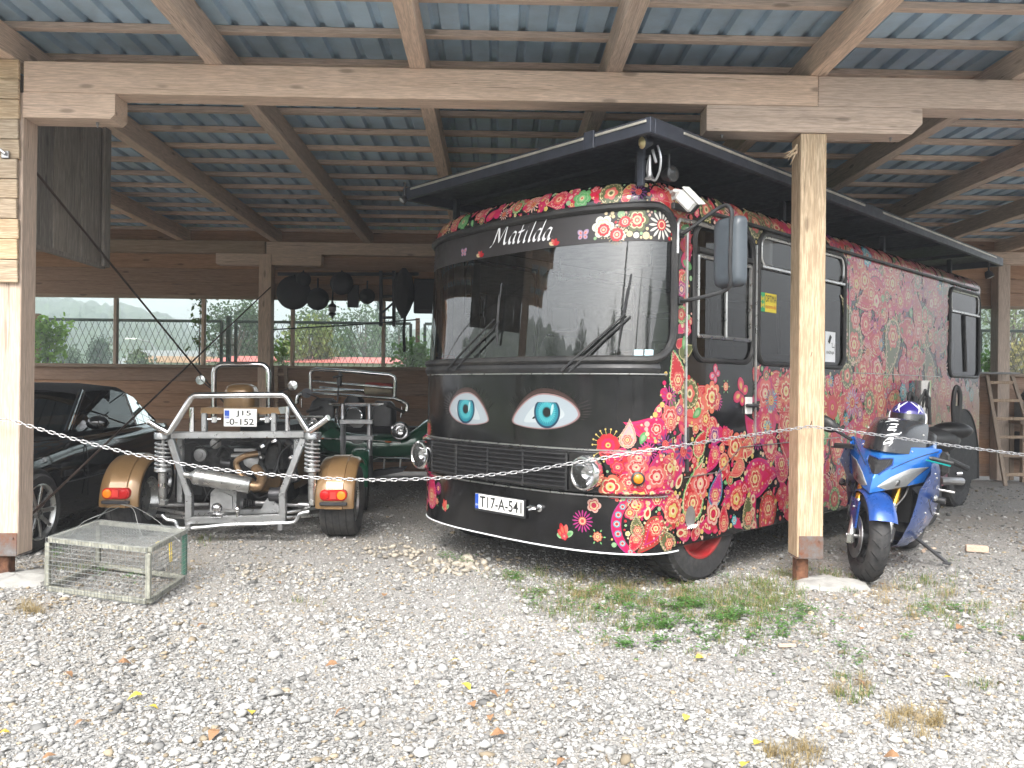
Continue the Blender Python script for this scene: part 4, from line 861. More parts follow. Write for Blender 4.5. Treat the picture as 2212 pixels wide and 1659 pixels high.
for r0, r1, n in ((.08, .11, 500), (.05, .07, 900), (.022, .035, 1800), (.008, .014, 2500)):
    for _ in range(n):
        s = random.uniform(.65, b_) if random.random() < .8 else random.uniform(a_, -1.15); z = random.uniform(zf, zt); r = random.uniform(r0, r1)
        if all(fmask(s+dx*r*.8, z+dy*r*.8) for dx, dy in ((0, 0), (1, 0), (-1, 0), (0, 1), (0, -1))) and free(pl, s, z, r, .95):
            pl.append((s, z, r)); k = random.choice('frd') if r > .03 else 'o'
            if k == 'f': FP.flower(s, z, r, 6, random.choice((('red', 'cream', 'coral', 'white', 'red'), ('white', 'cream', 'white', 'blush', 'cream'), ('olive', 'cream', 'red', 'coral', 'cream'))), 2)
            elif k == 'r': FP.rosette(s, z, r, random.choice((('olive', 'cream', 'olive', 'coral'), ('red', 'white', 'cream', 'red'))), 2)
            elif k == 'd': FP.daisy(s, z, r, 14, 'white', 'red', 'cream', 2)
            else: FP.disc(s, z, r, random.choice(('white', 'cream', 'red', 'blush', 'mint')), 2, 8)
for px_, py_, r in ((1303, 496, .055), (1332, 507, .06), (1350, 478, .05)): s, z = sz(px_, py_); FP.burst(s, max(z, zf+r*.8), r*1.15, ('red', 'cream', 'blush'), 2); pl.append((s, z, r))
for px_, py_, r in ((1258, 508, .055), (1000, 546, .05)): s, z = sz(px_, py_); FP.butterfly(s, z, r, 0, ('lilac', 'blush', 'coral'), 2)
for px_, py_ in ((1195, 531), (1035, 552)):
    s, z = sz(px_, py_); z = max(z, zf+.03)
    for a, c in ((1.2, 'red'), (2.0, 'coral'), (.4, 'red'), (2.7, 'cream')): FP.petal(s, z-.015, .05, .014, a, c, 2)
FP.build('floral_film_print', film, .0003, .0005)
s0, z0 = sz(1058, 531); s1, z1 = sz(1188, 517)
tot = sum(GLY[c][0] for c in 'Matilda')+.12*6+.25; h_ = (s1-s0)/tot
brush('name_lettering', 'Matilda', bfn(s0+.3*h_, z0, .0026, (z1-z0)/(s1-s0)), h_, h_*.26, .75, 'decal_white', film, .22)
# ---------------------------------------------------------------- trim, lamps, grille, plate
def line(name, pts, r, mt, par=bus, n=6, world=False): m_ = MB(); m_.tube(pts, r, n); return m_.build(name, mt, par, world=world)
fs = list(np.linspace(-su(1.22), su(1.22), 50))
line('trim_strip', [S(s, .955, .003) for s in np.linspace(-su(1.2), su(1.2), 50)], .007, 'alloy'); line('trim_strip', [S(s, .648, .012) for s in np.linspace(-su(1.2), su(1.24), 50)], .007, 'alloy')
line('skirt_edge', [S(s, .262, .001) for s in np.linspace(-sv(.5), sv(.5), 60)], .006, 'decal_white'); line('belt_trim', [S(s, 1.475, .004) for s in np.linspace(-sv(.3), sv(.36), 50)], .006, 'alloy')
mb = MB(); mb.grid(lambda s, z: S(s, z, .006+.02*math.sin(pi*(z-1.475)/.075) if z < 1.55 else .004), fs, [1.478, 1.495, 1.515, 1.535, 1.548]); mb.build('cowl', 'black_plastic', bus, world=False)
ga, gb = su(-.735), su(.725)
mb = MB(); gs = list(np.linspace(ga, gb, 30)); mb.grid(lambda s, z: S(s, z, .004), gs, [.676, .75, .84, .928]); gr = mb.build('grille', 'black_matt', bus, world=False)
for i in range(8):
    z = .690+.032*i; m_ = MB()
    for s_a, s_b in zip(gs[:-1], gs[1:]): m_.add([S(s_a, z-.009, .010), S(s_b, z-.009, .010), S(s_b, z+.007, .026), S(s_a, z+.007, .026), S(s_b, z+.010, .012), S(s_a, z+.010, .012)], [(0, 1, 2, 3), (3, 2, 4, 5)])
    m_.build('slat', 'dark_steel', gr, world=False)
for s in (ga, gb, 0, ga*.5, gb*.5): line('grille_stay', [S(s, .676, .014), S(s, .928, .014)], .009, 'black_plastic', gr)
for u in (-.876, .876):
    c = S(su(u), .805, .038); ax = Vector((0, -1, 0))
    m_ = MB(); m_.lathe([(.108, -.05), (.118, .0), (.119, .03), (.112, .046), (.100, .048), (.093, .038)], c, ax, 32); h_l = m_.build('headlight', 'chrome', bus, world=False)
    m_ = MB(); m_.lathe([(.094, .038), (.085, .02), (.06, -.01), (.025, -.03), (.012, -.03), (.010, -.005), (0.0005, -.004)], c, ax, 32); m_.build('reflector', 'chrome', h_l, world=False)
    m_ = MB(); m_.lathe([(.095, .038), (.08, .050), (.05, .058), (.001, .061)], c, ax, 32); m_.build('lens', 'lens_glass', h_l, world=False)
def frame(s, z, off=0.):
    p = S(s, z, off); T = (S(s+.02, z, off)-S(s-.02, z, off)).normalized(); Uz = Vector((0, 0, 1)); N = T.cross(Uz).normalized(); return p, T, Uz, N
def plate_at(p, T, Uz, N, w_, h_): return lambda x, y, l: p+T*(x-w_/2)+Uz*(y-h_/2)+N*l
sp, zp = sz(1080, 1091); p, T, Uz, N = frame(sp, zp, .012); rot = Matrix((T, Uz, N)).transposed()
m_ = MB(); m_.box(p, (.545, .135, .018), rot, .004); pf = m_.build('number_plate_holder', 'black_plastic', bus, world=False)
m_ = MB(); m_.box(p+N*.010+Uz*.006, (.52, .112, .006), rot, .002); pw = m_.build('number_plate', 'plate_white', pf, world=False)
m_ = MB(); m_.box(p+N*.0135+Uz*.006-T*.24, (.038, .110, .0012), rot, .0003); m_.build('country_band', 'plate_blue', pf, world=False)
fn = plate_at(p+N*.0145+Uz*.006, T, Uz, N, .52, .112)
put_text('plate_lettering', 'T17-A-541', lambda x, y, l: fn(x+.052, y+.015, l), .452, .084, 'ink', pf, bold=.012); put_text('country_lettering', 'BIH', lambda x, y, l: fn(x+.006, y+.022, l), .028, .016, 'decal_white', pf)
sp, zp = sz(1165, 1098); p, T, Uz, N = frame(sp, zp, .0)
m_ = MB(); m_.lathe([(.026, 0), (.026, .012), (.014, .016), (.012, .05)], p, N, 14); m_.tube([p+N*.05, p+N*.06-T*.02, p+N*.055-T*.055-Uz*.012, p+N*.05-T*.075-Uz*.0, p+N*.052-T*.05+Uz*.016, p+N*.055-T*.01+Uz*.012], .009, 8); m_.build('tow_hook', 'chrome', bus, world=False)
sp, zp = sz(1378, 1034); p, T, Uz, N = frame(sp, zp, .0)
m_ = MB(); m_.lathe([(.046, 0), (.046, .022), (.034, .028)], p, N, 20); il = m_.build('indicator', 'black_plastic', bus, world=False); m_ = MB(); m_.lathe([(.034, .026), (.030, .044), (.016, .052), (.0005, .054)], p, N, 20); m_.build('indicator_lens', 'orange_lens', il, world=False)
# wipers
def onws(px_, py_, off): s, z = sz(px_, py_); return S(s, z, off)
for base, elbow, btop, bbot in (((972, 797), (1077, 690), (1084, 612), (1074, 745)), ((1216, 802), (1352, 679), (1364, 592), (1336, 744))):
    B = onws(*base, .03); E2 = onws(*elbow, .05); m_ = MB(); m_.tube([B, B.lerp(E2, .35)+Vector((0, -.01, 0)), E2], [.011, .010, .006], 6); wp = m_.build('wiper', 'black_plastic', bus, world=False)
    m_ = MB(); B2 = onws(base[0]+16, base[1]+2, .03); E3 = onws(elbow[0]+10, elbow[1]+4, .045); m_.tube([B2, B2.lerp(E3, .35)+Vector((0, -.01, 0)), E3], [.010, .009, .005], 6); m_.build('wiper_link', 'black_plastic', wp, world=False)
    m_ = MB(); P = [onws(btop[0]+(bbot[0]-btop[0])*k, btop[1]+(bbot[1]-btop[1])*k, .012+.012*math.sin(pi*k)) for k in (0, .2, .4, .6, .8, 1)]; m_.tube(P, .007, 6); m_.tube([P[1]+Vector((0, -.012, 0)), P[4]+Vector((0, -.012, 0))], .005, 5); m_.build('wiper_blade', 'black_plastic', wp, world=False)
# stickers on the glass
def sticker(name, x0, y0, x1, y1, mat, par, off=.004):
    a = sz(x0, y1); b = sz(x1, y0); m_ = MB(); m_.grid(lambda s, z: S(s, z, off), list(np.linspace(a[0], b[0], 5)), [a[1], b[1]]); return m_.build(name, mat, par, world=False), a, b
simple('sticker_blue', (.45, .62, .68), .5, var=.1); simple('sticker_yellow', (.72, .56, .02), .5, var=.04); simple('sticker_green', (.02, .34, .13), .5, var=.04); simple('sticker_orange', (.62, .14, .01), .5)
for x0 in (1370, 1393): sticker('inspection_sticker', x0, 755, x0+20, 769, 'sticker_blue', WSO, -.001)
WIDX = sv(1.58), sv(1.84)
zc0, zc1 = 1.995, 2.145
m_ = MB(); m_.grid(lambda s, z: S(s, z, .001), [WIDX[0], WIDX[1]], [zc0, zc1]); os_ = m_.build('oil_sticker', 'sticker_yellow', SWO, world=False)
m_ = MB(); m_.grid(lambda s, z: S(s, z, .0020), [WIDX[0], WIDX[0]+.075], [zc0, zc1]); m_.build('sticker_block', 'sticker_green', os_, world=False)
for zz_ in (2.025, 2.075):
    m_ = MB(); x0 = WIDX[0]+.012; m_.add([S(x0+a, zz_+b, .003) for a, b in ((0, 0), (.012, 0), (.012, .024), (.025, .008), (.038, .024), (.038, 0), (.05, 0), (.05, .042), (.044, .042), (.025, .020), (.006, .042), (0, .042))], [(0, 1, 2, 10, 11), (2, 3, 9, 10), (3, 4, 8, 9), (4, 5, 6, 7, 8)]); m_.build('sticker_emblem', 'sticker_yellow', os_, world=False, smooth=False)
put_text('sticker_lettering', 'OPTIMA', bfn(WIDX[0]+.082, zc0+.080, .003), .168, .055, 'ink', os_); put_text('sticker_lettering', 'motorna ulja', bfn(WIDX[0]+.082, zc0+.018, .003), .168, .045, 'sticker_orange', os_)
a0 = sv(2.72); m_ = MB(); m_.grid(lambda s, z: S(s, z, .001), [a0, a0+.20], [1.63, 1.90]); os_ = m_.build('warning_sticker', 'decal_white', SWO, world=False)
m_ = MB(); m_.add([S(a0+x, 1.63+y, .003) for x, y in ((.05, .18), (.085, .16), (.125, .225), (.09, .245), (.12, .165), (.13, .165), (.13, .13), (.18, .13), (.18, .10), (.185, .10), (.185, .16), (.18, .16), (.18, .137), (.137, .137), (.137, .172), (.125, .172))], [(0, 1, 2, 3), (4, 5, 14, 15), (5, 6, 13, 14), (6, 7, 12, 13), (8, 9, 10, 11)]); m_.build('camera_pictogram', 'ink', os_, world=False, smooth=False)
put_text('sticker_lettering', 'PAŽNJA', bfn(a0+.025, 1.695, .003), .15, .038, 'ink', os_)
# ---------------------------------------------------------------- door, window frames, gutter, mirror
for v in (.56, 1.505): line('door_strip', [S(sv(v), z, .008) for z in (.96, 1.4, 1.9, 2.5)], .012, 'alloy')
def srect(v0, v1, z0, z1, r, mt, par, off=.008, rad=.0):
    P = rrect(sv(v0), sv(v1), z0, z1, rad if rad else .012, 6); m_ = MB(); m_.tube([S(s, z, off) for s, z in P], r, 6, closed=True); return m_.build('window_frame', mt, par, world=False)
srect(.70, 1.42, 1.755, 2.325, .015, 'alloy', DWO); line('window_bar', [S(sv(1.07), 1.76, .008), S(sv(1.07), 2.32, .008)], .014, 'alloy', DWO); line('window_bar', [S(sv(.69), 2.365, .004), S(sv(1.43), 2.365, .004)], .026, 'gasket', DWO)
srect(1.585, 3.065, 2.355, 2.585, .013, 'alloy', SWO, .004, .08); line('window_bar', [S(sv(1.58), 2.345, .008), S(sv(3.07), 2.345, .008)], .017, 'alloy', SWO)
m_ = MB(); m_.grid(lambda s, z: S(s, z, .006), list(np.linspace(sv(1.60), sv(1.76), 3)), [2.37, 2.57]); m_.build('vent_pane', 'smoke_screen', SWO, world=False); m_ = MB(); m_.grid(lambda s, z: S(s, z, -.03), list(np.linspace(sv(1.76), sv(2.2), 3)), [2.37, 2.57]); m_.build('curtain', 'grey_box', SWO, world=False)
srect(5.96, 6.96, 2.33, 2.565, .011, 'alloy', RWO, .004, .07); line('window_bar', [S(sv(5.95), 2.32, .008), S(sv(6.97), 2.32, .008)], .015, 'alloy', RWO); line('window_bar', [S(sv(6.5), 1.62, .002), S(sv(6.42), 2.3, .002)], .02, 'gasket', RWO)
line('gutter', [S(sv(v), 2.645, .014) for v in np.linspace(.85, 6.9, 20)], .017, 'gasket'); line('panel_seam', [S(sv(v), 1.545, .005) for v in np.linspace(3.3, 5.6, 10)], .004, 'alloy'); line('panel_seam', [S(sv(3.2), z, .005) for z in np.linspace(1.65, 2.5, 6)]+[], .004, 'alloy')
line('panel_seam', [S(sv(v), z, .0045) for v, z in ((.56, .76), (1.02, .77), (1.30, .94), (3.3, .955))], .0035, 'alloy')
hp = frame(sv(1.40), 1.255, .012); m_ = MB(); m_.box(hp[0], (.09, .13, .016), Matrix((hp[1], hp[2], hp[3])).transposed(), .007); dh = m_.build('door_handle', 'white_plastic', bus, world=False); m_ = MB(); m_.tube([hp[0]-hp[1]*.06+hp[3]*.02, hp[0]+hp[1]*.10+hp[3]*.022], .014, 8); m_.build('handle_lever', 'black_plastic', dh, world=False)
sp, zp = sz(1493, 1128); m_ = MB(); n = 24; V = [S(sp+.062*math.cos(2*pi*i/n), zp+.03+(.085 if math.sin(2*pi*i/n) > 0 else .07)*math.sin(2*pi*i/n), .004) for i in range(n)]; m_.add(V, [tuple(range(n))]); fs_ = m_.build('step_recess', 'silver', bus, world=False)
for k in range(5): x = sp-.05+.025*k; line('step_tread', [S(x, zp-.045, .012), S(x+.018, zp-.02, .02)], .005, 'alloy', fs_)
for z in (.80, 1.02): line('door_hinge', [S(sv(.58), z, .012), S(sv(.58), z+.09, .012)], .014, 'black_plastic')
Rl, Dl = Vector((1, 0, 0)), Vector((0, 1, 0)); BMI = BM.inverted()
def loc_u(px_, py_, u):
    o_ = BMI @ CAMP; d = (BMI.to_3x3() @ ray(px_, py_)); return o_+d*((u-o_.x)/d.x)
mc = loc_u(1577, 545, 1.56); mr = Matrix.Rotation(R_(-14), 3, 'Z')
def sec(y, kx, kz, dz=0):
    P = rrect(-.125*kx, .125*kx, -.235*kz, .235*kz, .05, 4); return [mc+mr @ Vector((x, y, z+dz)) for x, z in P]
m_ = MB(); m_.loft([sec(-.055, .55, .72), sec(-.05, .8, .88), sec(-.03, .95, .97), sec(.0, 1, 1), sec(.03, 1, 1), sec(.035, .95, .97)]); mo = m_.build('mirror', 'mirror_grey', bus, world=False, angle=50)
m_ = MB(); m_.loft([sec(.0355, .93, .95), sec(.037, .92, .94)]); m_.build('mirror_glass', 'chrome', mo, world=False)
pt, pb = S(sv(.46), 2.44, .02), S(sv(.46), 1.98, .02); xo = mc+mr @ Vector((.03, -.06, 0))
m_ = MB(); P = crom([pt, pt+Vector((.08, -.03, .01)), xo+Vector((-.05, 0, .30)), xo+Vector((.03, 0, .27)), xo+Vector((.035, -.005, .15)), xo+Vector((.03, -.005, -.1)), xo+Vector((.03, 0, -.22)), xo+Vector((-.03, 0, -.27)), pb+Vector((.1, -.02, -.0)), pb], 5); m_.tube([tuple(q) for q in P], .014, 8); m_.build('mirror_arm', 'black_plastic', mo, world=False)
for q in (pt, pb): m_ = MB(); m_.box(q, (.05, .05, .06), b=.01); m_.build('mirror_bracket', 'black_plastic', mo, world=False)
line('roof_rail', [S(sv(.42), 2.30, .025), S(sv(.42), 2.50, .025), S(sv(.44), 2.535, .03), S(sv(.56), 2.54, .03), S(sv(1.0), 2.54, .03)], .014, 'alloy')
# ---------------------------------------------------------------- wheels
def bus_wheel(u, v, g):
    c = Vector((u, v, .455)); ax = (g, 0, 0)
    m_ = MB(); m_.lathe([(.285, -.12), (.36, -.135), (.435, -.13), (.462, -.105), (.472, -.05), (.472, .05), (.462, .105), (.435, .13), (.36, .135), (.285, .12)], c, ax, 48); wh = m_.build('wheel', 'rubber', bus, world=False)
    for i in range(36):
        a = 2*pi*i/36
        for k in (-1, 1): pass
    m_ = MB()
    for i in range(44):
        a = 2*pi*i/44; d = Vector((0, math.cos(a), math.sin(a))); tdir = Vector((0, -math.sin(a), math.cos(a)))
        for k in (-.07, .07): m_.box(c+d*.474+Vector((k, 0, 0)), (.10, .045, .016), Matrix((Vector((1, 0, 0)), tdir, d)).transposed(), .003)
    to = m_.build('tyre_tread', 'rubber', wh, world=False, kind='stuff')
    rm_t = 'red_paint' if v < 3 else 'rubber'
    m_ = MB(); m_.lathe([(.295, .115), (.305, .128), (.290, .13), (.270, .09), (.262, .04), (.20, .055), (.14, .07), (.13, .09), (.11, .092), (.09, .10), (.0005, .10)], c, ax, 40); m_.build('rim', rm_t, wh, world=False)
    for i in range(6): a = 2*pi*i/6+.3; d = Vector((0, math.cos(a), math.sin(a)))*.165; m_ = MB(); m_.lathe([(.018, 0), (.018, .03), (.0005, .034)], c+d+Vector((g*.058, 0, 0)), ax, 6); m_.build('wheel_nut', rm_t, wh, world=False)
    m_ = MB(); m_.lathe([(.05, .09), (.048, .12), (.0005, .125)], c, ax, 16); m_.build('hub_cap', rm_t, wh, world=False)
for u, g in ((1.09, 1), (-1.09, -1)):
    for v in (.86, 6.45): bus_wheel(u, v, g)
for v in (.86, 6.45): line('axle', [(-1, v, .455), (1, v, .455)], .06, 'black_matt')
m_ = MB(); n = 20; m_.add([S(sv(6.45), .29, .006)]+[S(sv(6.45-.54*math.cos(pi*i/n)), .292+.86*math.sin(pi*i/n)**.8, .006) for i in range(n+1)], [(0, i, i+1) for i in range(1, n+1)]); m_.build('wheel_arch', 'black_matt', bus, world=False)
m_ = MB(); m_.tube([S(sv(6.45-.55*math.cos(pi*i/n)), .292+.87*math.sin(pi*i/n)**.8, .008) for i in range(n+1)], .012, 6); m_.build('arch_trim', 'rubber', bus, world=False)
m_ = MB(); m_.box((0, 3.4, .55), (1.6, 6.6, .16)); m_.build('chassis', 'black_matt', bus, world=False)
# ---------------------------------------------------------------- black canopy above the roof
ca = BMI @ G(1410, 256, 3.09); cl = BMI @ G(870, 394, 3.09); cr = BMI @ G(2146, 574, 3.09)
CU0, CU1, CV0, CV1 = -1.44, 1.42, min(-.35, (ca.y+cl.y)/2), 7.35
CU1 = 1.42; CU0 = -1.20; CV0 = -.09
m_ = MB(); m_.box(((CU0+CU1)/2, (CV0+CV1)/2, 3.065), (CU1-CU0, CV1-CV0, .024), b=.004); cn = m_.build('roof_canopy', 'canopy', bus, world=False)
for a, b in (((CU0, CV0+.02, 3.03), (CU1, CV0+.02, 3.03)), ((CU1-.02, CV0+.045, 3.03), (CU1-.02, CV1, 3.03)), ((CU0+.02, CV0+.045, 3.03), (CU0+.02, CV1, 3.03)), ((CU0, CV1-.02, 3.03), (CU1, CV1-.02, 3.03))): m_ = MB(); m_.bar(a, b, .045, .10); m_.build('canopy_rail', 'canopy_edge', cn, world=False)
for k in range(7): v = CV0+.6+k*1.0; m_ = MB(); m_.bar((CU0+.05, v, 3.04), (CU1-.05, v, 3.04), .04, .045); m_.build('canopy_rib', 'canopy', cn, world=False)
for a, b in (((CU0+.12, CV0-.007, 3.055), (CU1-.55, CV0-.007, 3.055)), ((CU1-.45, CV0-.007, 3.055), (CU1-.03, CV0-.007, 3.055)), ((CU1+.007, CV0+.35, 3.05), (CU1+.007, CV0+3.2, 3.05)), ((CU1+.007, CV0+3.6, 3.05), (CU1+.007, CV1-.3, 3.05))): m_ = MB(); m_.bar(a, b, .01, .017, b=.002); m_.build('canopy_trim', 'strip_alu', cn, world=False)
m_ = MB(); m_.box((CU1-.50, CV0-.004, 3.035), (.09, .02, .12), b=.003); m_.build('canopy_clamp', 'canopy_edge', cn, world=False)
for u in (-1.0, 1.0):
    for v in (.35, 2.4, 4.6, 6.7): m_ = MB(); m_.bar((u, v, 2.74), (u, v, 3.03), .05, .05); m_.build('canopy_post', 'canopy', cn, world=False)
m_ = MB(); pz = BMI @ U(1430, 385, (BM @ Vector((1.2, .12, 2.9))).y); m_.bar((1.19, .12, 2.72), (1.19, .12, 3.0), .05, .03); m_.build('lamp_bracket', 'canopy_edge', cn, world=False)
def spot(px_, py_, u, r, aim, mt, lab):
    c = loc_u(px_, py_, u); aim = Vector(aim).normalized(); m_ = MB(); m_.lathe([(.0005, -r*1.5), (r*.6, -r*1.4), (r*.9, -r*.6), (r, 0), (r*1.05, .01), (r*.92, .014)], c, aim, 20); sp_ = m_.build('roof_lamp', 'canopy_edge' if mt == 'brass' else 'dark_steel', bus, world=False)
    m_ = MB(); m_.lathe([(r*.93, .012), (r*.5, .022), (.0005, .026)], c, aim, 20); m_.build('lamp_lens', mt, sp_, world=False); m_ = MB(); m_.tube([c-aim*r*.6, c-aim*r*.6+Vector((0, 0, .14))], .01, 6); m_.build('lamp_stem', 'dark_steel', sp_, world=False); return c
c1_ = spot(1390, 308, 1.28, .042, (-.3, -1, -.25), 'brass', ''); spot(1452, 376, 1.30, .052, (1, -.15, -.05), 'lens_glass', ''); spot(870, 432, CU0+.03, .035, (-.3, -1, -.8), 'steel', ''); spot(2138, 597, CU1-.03, .05, (.4, .2, -1), 'steel', '')
h0 = loc_u(1404, 335, 1.28); m_ = MB(); m_.lathe([(.006, 0), (.010, -.02), (.013, -.10), (.022, -.14), (.033, -.155), (.03, -.157), (.015, -.13)], h0, (0, 0, 1), 16); hn = m_.build('air_horn', 'steel', bus, world=False)
m_ = MB(); m_.tube([tuple(q) for q in crom([h0+Vector((.06, 0, .05)), h0+Vector((.085, 0, -.03)), h0+Vector((.08, 0, -.11)), h0+Vector((.05, 0, -.17)), h0+Vector((.02, 0, -.165))], 6)], .008, 6); m_.tube([tuple(q) for q in crom([h0, h0+Vector((-.02, 0, -.06)), h0+Vector((-.022, 0, -.11)), h0+Vector((-.005, 0, -.15))], 6)], .006, 6); m_.tube([h0+Vector((.02, 0, .03)), h0+Vector((.05, 0, -.06))], .010, 6); m_.build('horn_pipe', 'steel', hn, world=False)
# security camera with its bracket
cc = S(sv(.40), 2.70, .0); T = Vector((.95, .25, 0)).normalized()
m_ = MB(); m_.lathe([(.035, 0), (.035, .012), (.015, .018)], cc, (.5, -.85, .1), 16); m_.tube([cc, cc+Vector((.05, -.05, .015)), cc+Vector((.10, -.04, -.0))], .014, 8); sk = m_.build('security_camera', 'white_plastic', bus, world=False)
q0 = cc+Vector((.09, -.04, -.005)); ax = Vector((.62, .25, -.74)).normalized(); xx = Vector((0, 1, 0)).cross(ax).normalized(); rot = Matrix((xx, ax.cross(xx), ax)).transposed()
m_ = MB(); m_.box(q0+ax*.075, (.095, .085, .15), rot, .018); m_.box(q0+ax*.085+xx*-.052, (.010, .10, .17), rot, .004); m_.build('camera_housing', 'white_plastic', sk, world=False); m_ = MB(); m_.box(q0+ax*.153, (.07, .06, .008), rot, .004); m_.build('camera_front', 'black_plastic', sk, world=False)
m_ = MB(); m_.tube([tuple(q) for q in crom([cc, cc+Vector((-.03, -.02, .05)), cc+Vector((-.09, -.01, .07)), cc+Vector((-.16, .05, .10))], 6)], .004, 5); m_.build('camera_cable', 'white_plastic', sk, world=False)
m_ = MB(); m_.box(S(sv(.46), 2.615, .03), (.03, .22, .045), b=.005); m_.build('awning_bracket', 'black_plastic', bus, world=False)
# ---------------------------------------------------------------- inside: dashboard, seats, wheel, cupboards
m_ = MB(); dp = [S(s, 1.5, -.03) for s in np.linspace(-su(1.15), su(1.15), 40)]; dq = [Vector((p.x*.95, max(p.y, 0)+.35, 1.50)) for p in dp]; m_.loft([dp, dq, [q-Vector((0, 0, .5)) for q in dq]], closed=False); m_.build('dashboard', 'bus_inner', bus, world=False)
m_ = MB(); m_.grid(lambda s, z: S(s, z, -.04), [x for x in sbr if abs(x) > SWS+.05 and abs(x) < SEND-.02], [.64, .9, 1.2]+[x for x in zbr if 1.4 < x < 2.68], skip=lambda s, z: inwin(s, z, E_+.01) or abs(s) < SWS+.06); m_.build('wall_lining', 'lining', bus, world=False)
m_ = MB(); m_.box((0, 3.7, 2.66), (2.3, 6.4, .02)); m_.build('ceiling_lining', 'lining', bus, world=False)
def seat(u, v, z=1.0):
    m_ = MB(); m_.box((u, v, z), (.50, .50, .14), b=.05); s1_ = m_.build('seat', 'leather', bus, world=False)
    m_ = MB(); m_.loft([[Vector((u+x*k, v+.22+y+zz_*.18, z+zz_)) for x, y in rrect(-.25, .25, -.06, .06, .05, 2)] for zz_, k in ((.02, .9), (.2, 1), (.5, 1), (.66, .85), (.70, .7))]); m_.build('seat_back', 'leather', s1_, world=False)
    m_ = MB(); m_.box((u, v+.38, z+.86), (.28, .10, .22), b=.045); m_.build('headrest', 'leather', s1_, world=False)
seat(.55, .95); seat(-.60, .95, 1.15); seat(-.7, 1.9, 1.0)
m_ = MB(); m_.lathe([(.19+.014*math.cos(a), .014*math.sin(a)) for a in [2*pi*i/8 for i in range(8)]], (.55, .50, 1.52), (0, .35, .94), 28, closed=True); m_.tube([(.55, .50, 1.52), (.55, .38, 1.2)], .02, 8); m_.tube([(.37, .5, 1.52), (.73, .5, 1.52)], .012, 6); m_.build('steering_wheel', 'black_plastic', bus, world=False)
for u, v, sx_, sy_, z in ((.75, 3.6, .55, 1.6, 1.7), (-.85, 4.4, .5, 2.2, 1.4), (.2, 6.7, 1.6, .4, 2.0)): m_ = MB(); m_.box((u, v, z/2+.32), (sx_, sy_, z-.62), b=.01); m_.build('cupboard', 'brown_ply', bus, world=False)
m_ = MB(); m_.tube([(-.2, .7, 2.72), (-.2, .7, 2.35)], .003, 4); m_.ball((-.2, .7, 2.28), .07, 12, 8); m_.build('hanging_lamp', 'casting', bus, world=False)
m_ = MB(); m_.tube([(.25, .35, 2.38), (.25, .35, 2.22), (.25, .35, 2.20), (1.0, .5, 2.26), (1.0, .5, 2.40)], .009, 6); m_.build('curtain_rail', 'alloy', bus, world=False)
m_ = MB(); m_.grid(lambda u, z: Vector((u, .62+.03*math.sin(u*60), z)), list(np.linspace(-1.12, -1.0, 10)), [1.55, 2.0, 2.5]); m_.build('curtain', 'grey_box', bus, world=False)
rb = BM @ Vector((-.92, .22, 1.505)); m_ = MB(); m_.ball(rb+Vector((0, 0, .07)), .10, 12, 8, (1, .8, .75)); one(m_, 'plastic_bag', 'red_lens', 'crumpled red bag lying on the bus dashboard', 'bag', rb)
rb = BM @ Vector((-.60, .12, 1.505)); m_ = MB(); m_.lathe([(.04, 0), (.085, .05), (.075, .12), (.03, .17), (.02, .2), (.0005, .2)], rb, (0, 0, 1), 12); one(m_, 'dashboard_ornament', 'casting', 'pale ornament standing on the bus dashboard', 'ornament', rb)
# ---------------------------------------------------------------- gold trike seen from behind
def tyre(mb, c, ax, r, wd, rin, n=40):
    h = wd/2; mb.lathe([(rin, -h*.80), (r*.80, -h), (r*.93, -h*.97), (r*.985, -h*.80), (r, -h*.45), (r*.996, -h*.40), (r, -h*.35), (r, h*.35), (r*.996, h*.40), (r, h*.45), (r*.985, h*.80), (r*.93, h*.97), (r*.80, h), (rin, h*.80)], c, ax, n)
gt = thing('gold_trike', 'gold three-wheeled motor trike with open chrome engine frame seen from behind', 'trike', (-2.34, 7.35, 0))
def part(root, name, mat, fn, **kw): m_ = MB(); fn(m_); return m_.build(name, mat, root, **kw)
WXL, WXR = U(279, 1130, 7.2).x, U(732, 1130, 7.2).x
def oval(cx, cz, y, w_, h_, r): return [(cx+x, y, cz+z) for x, z in rrect(-w_/2, w_/2, -h_/2, h_/2, r, 4)]
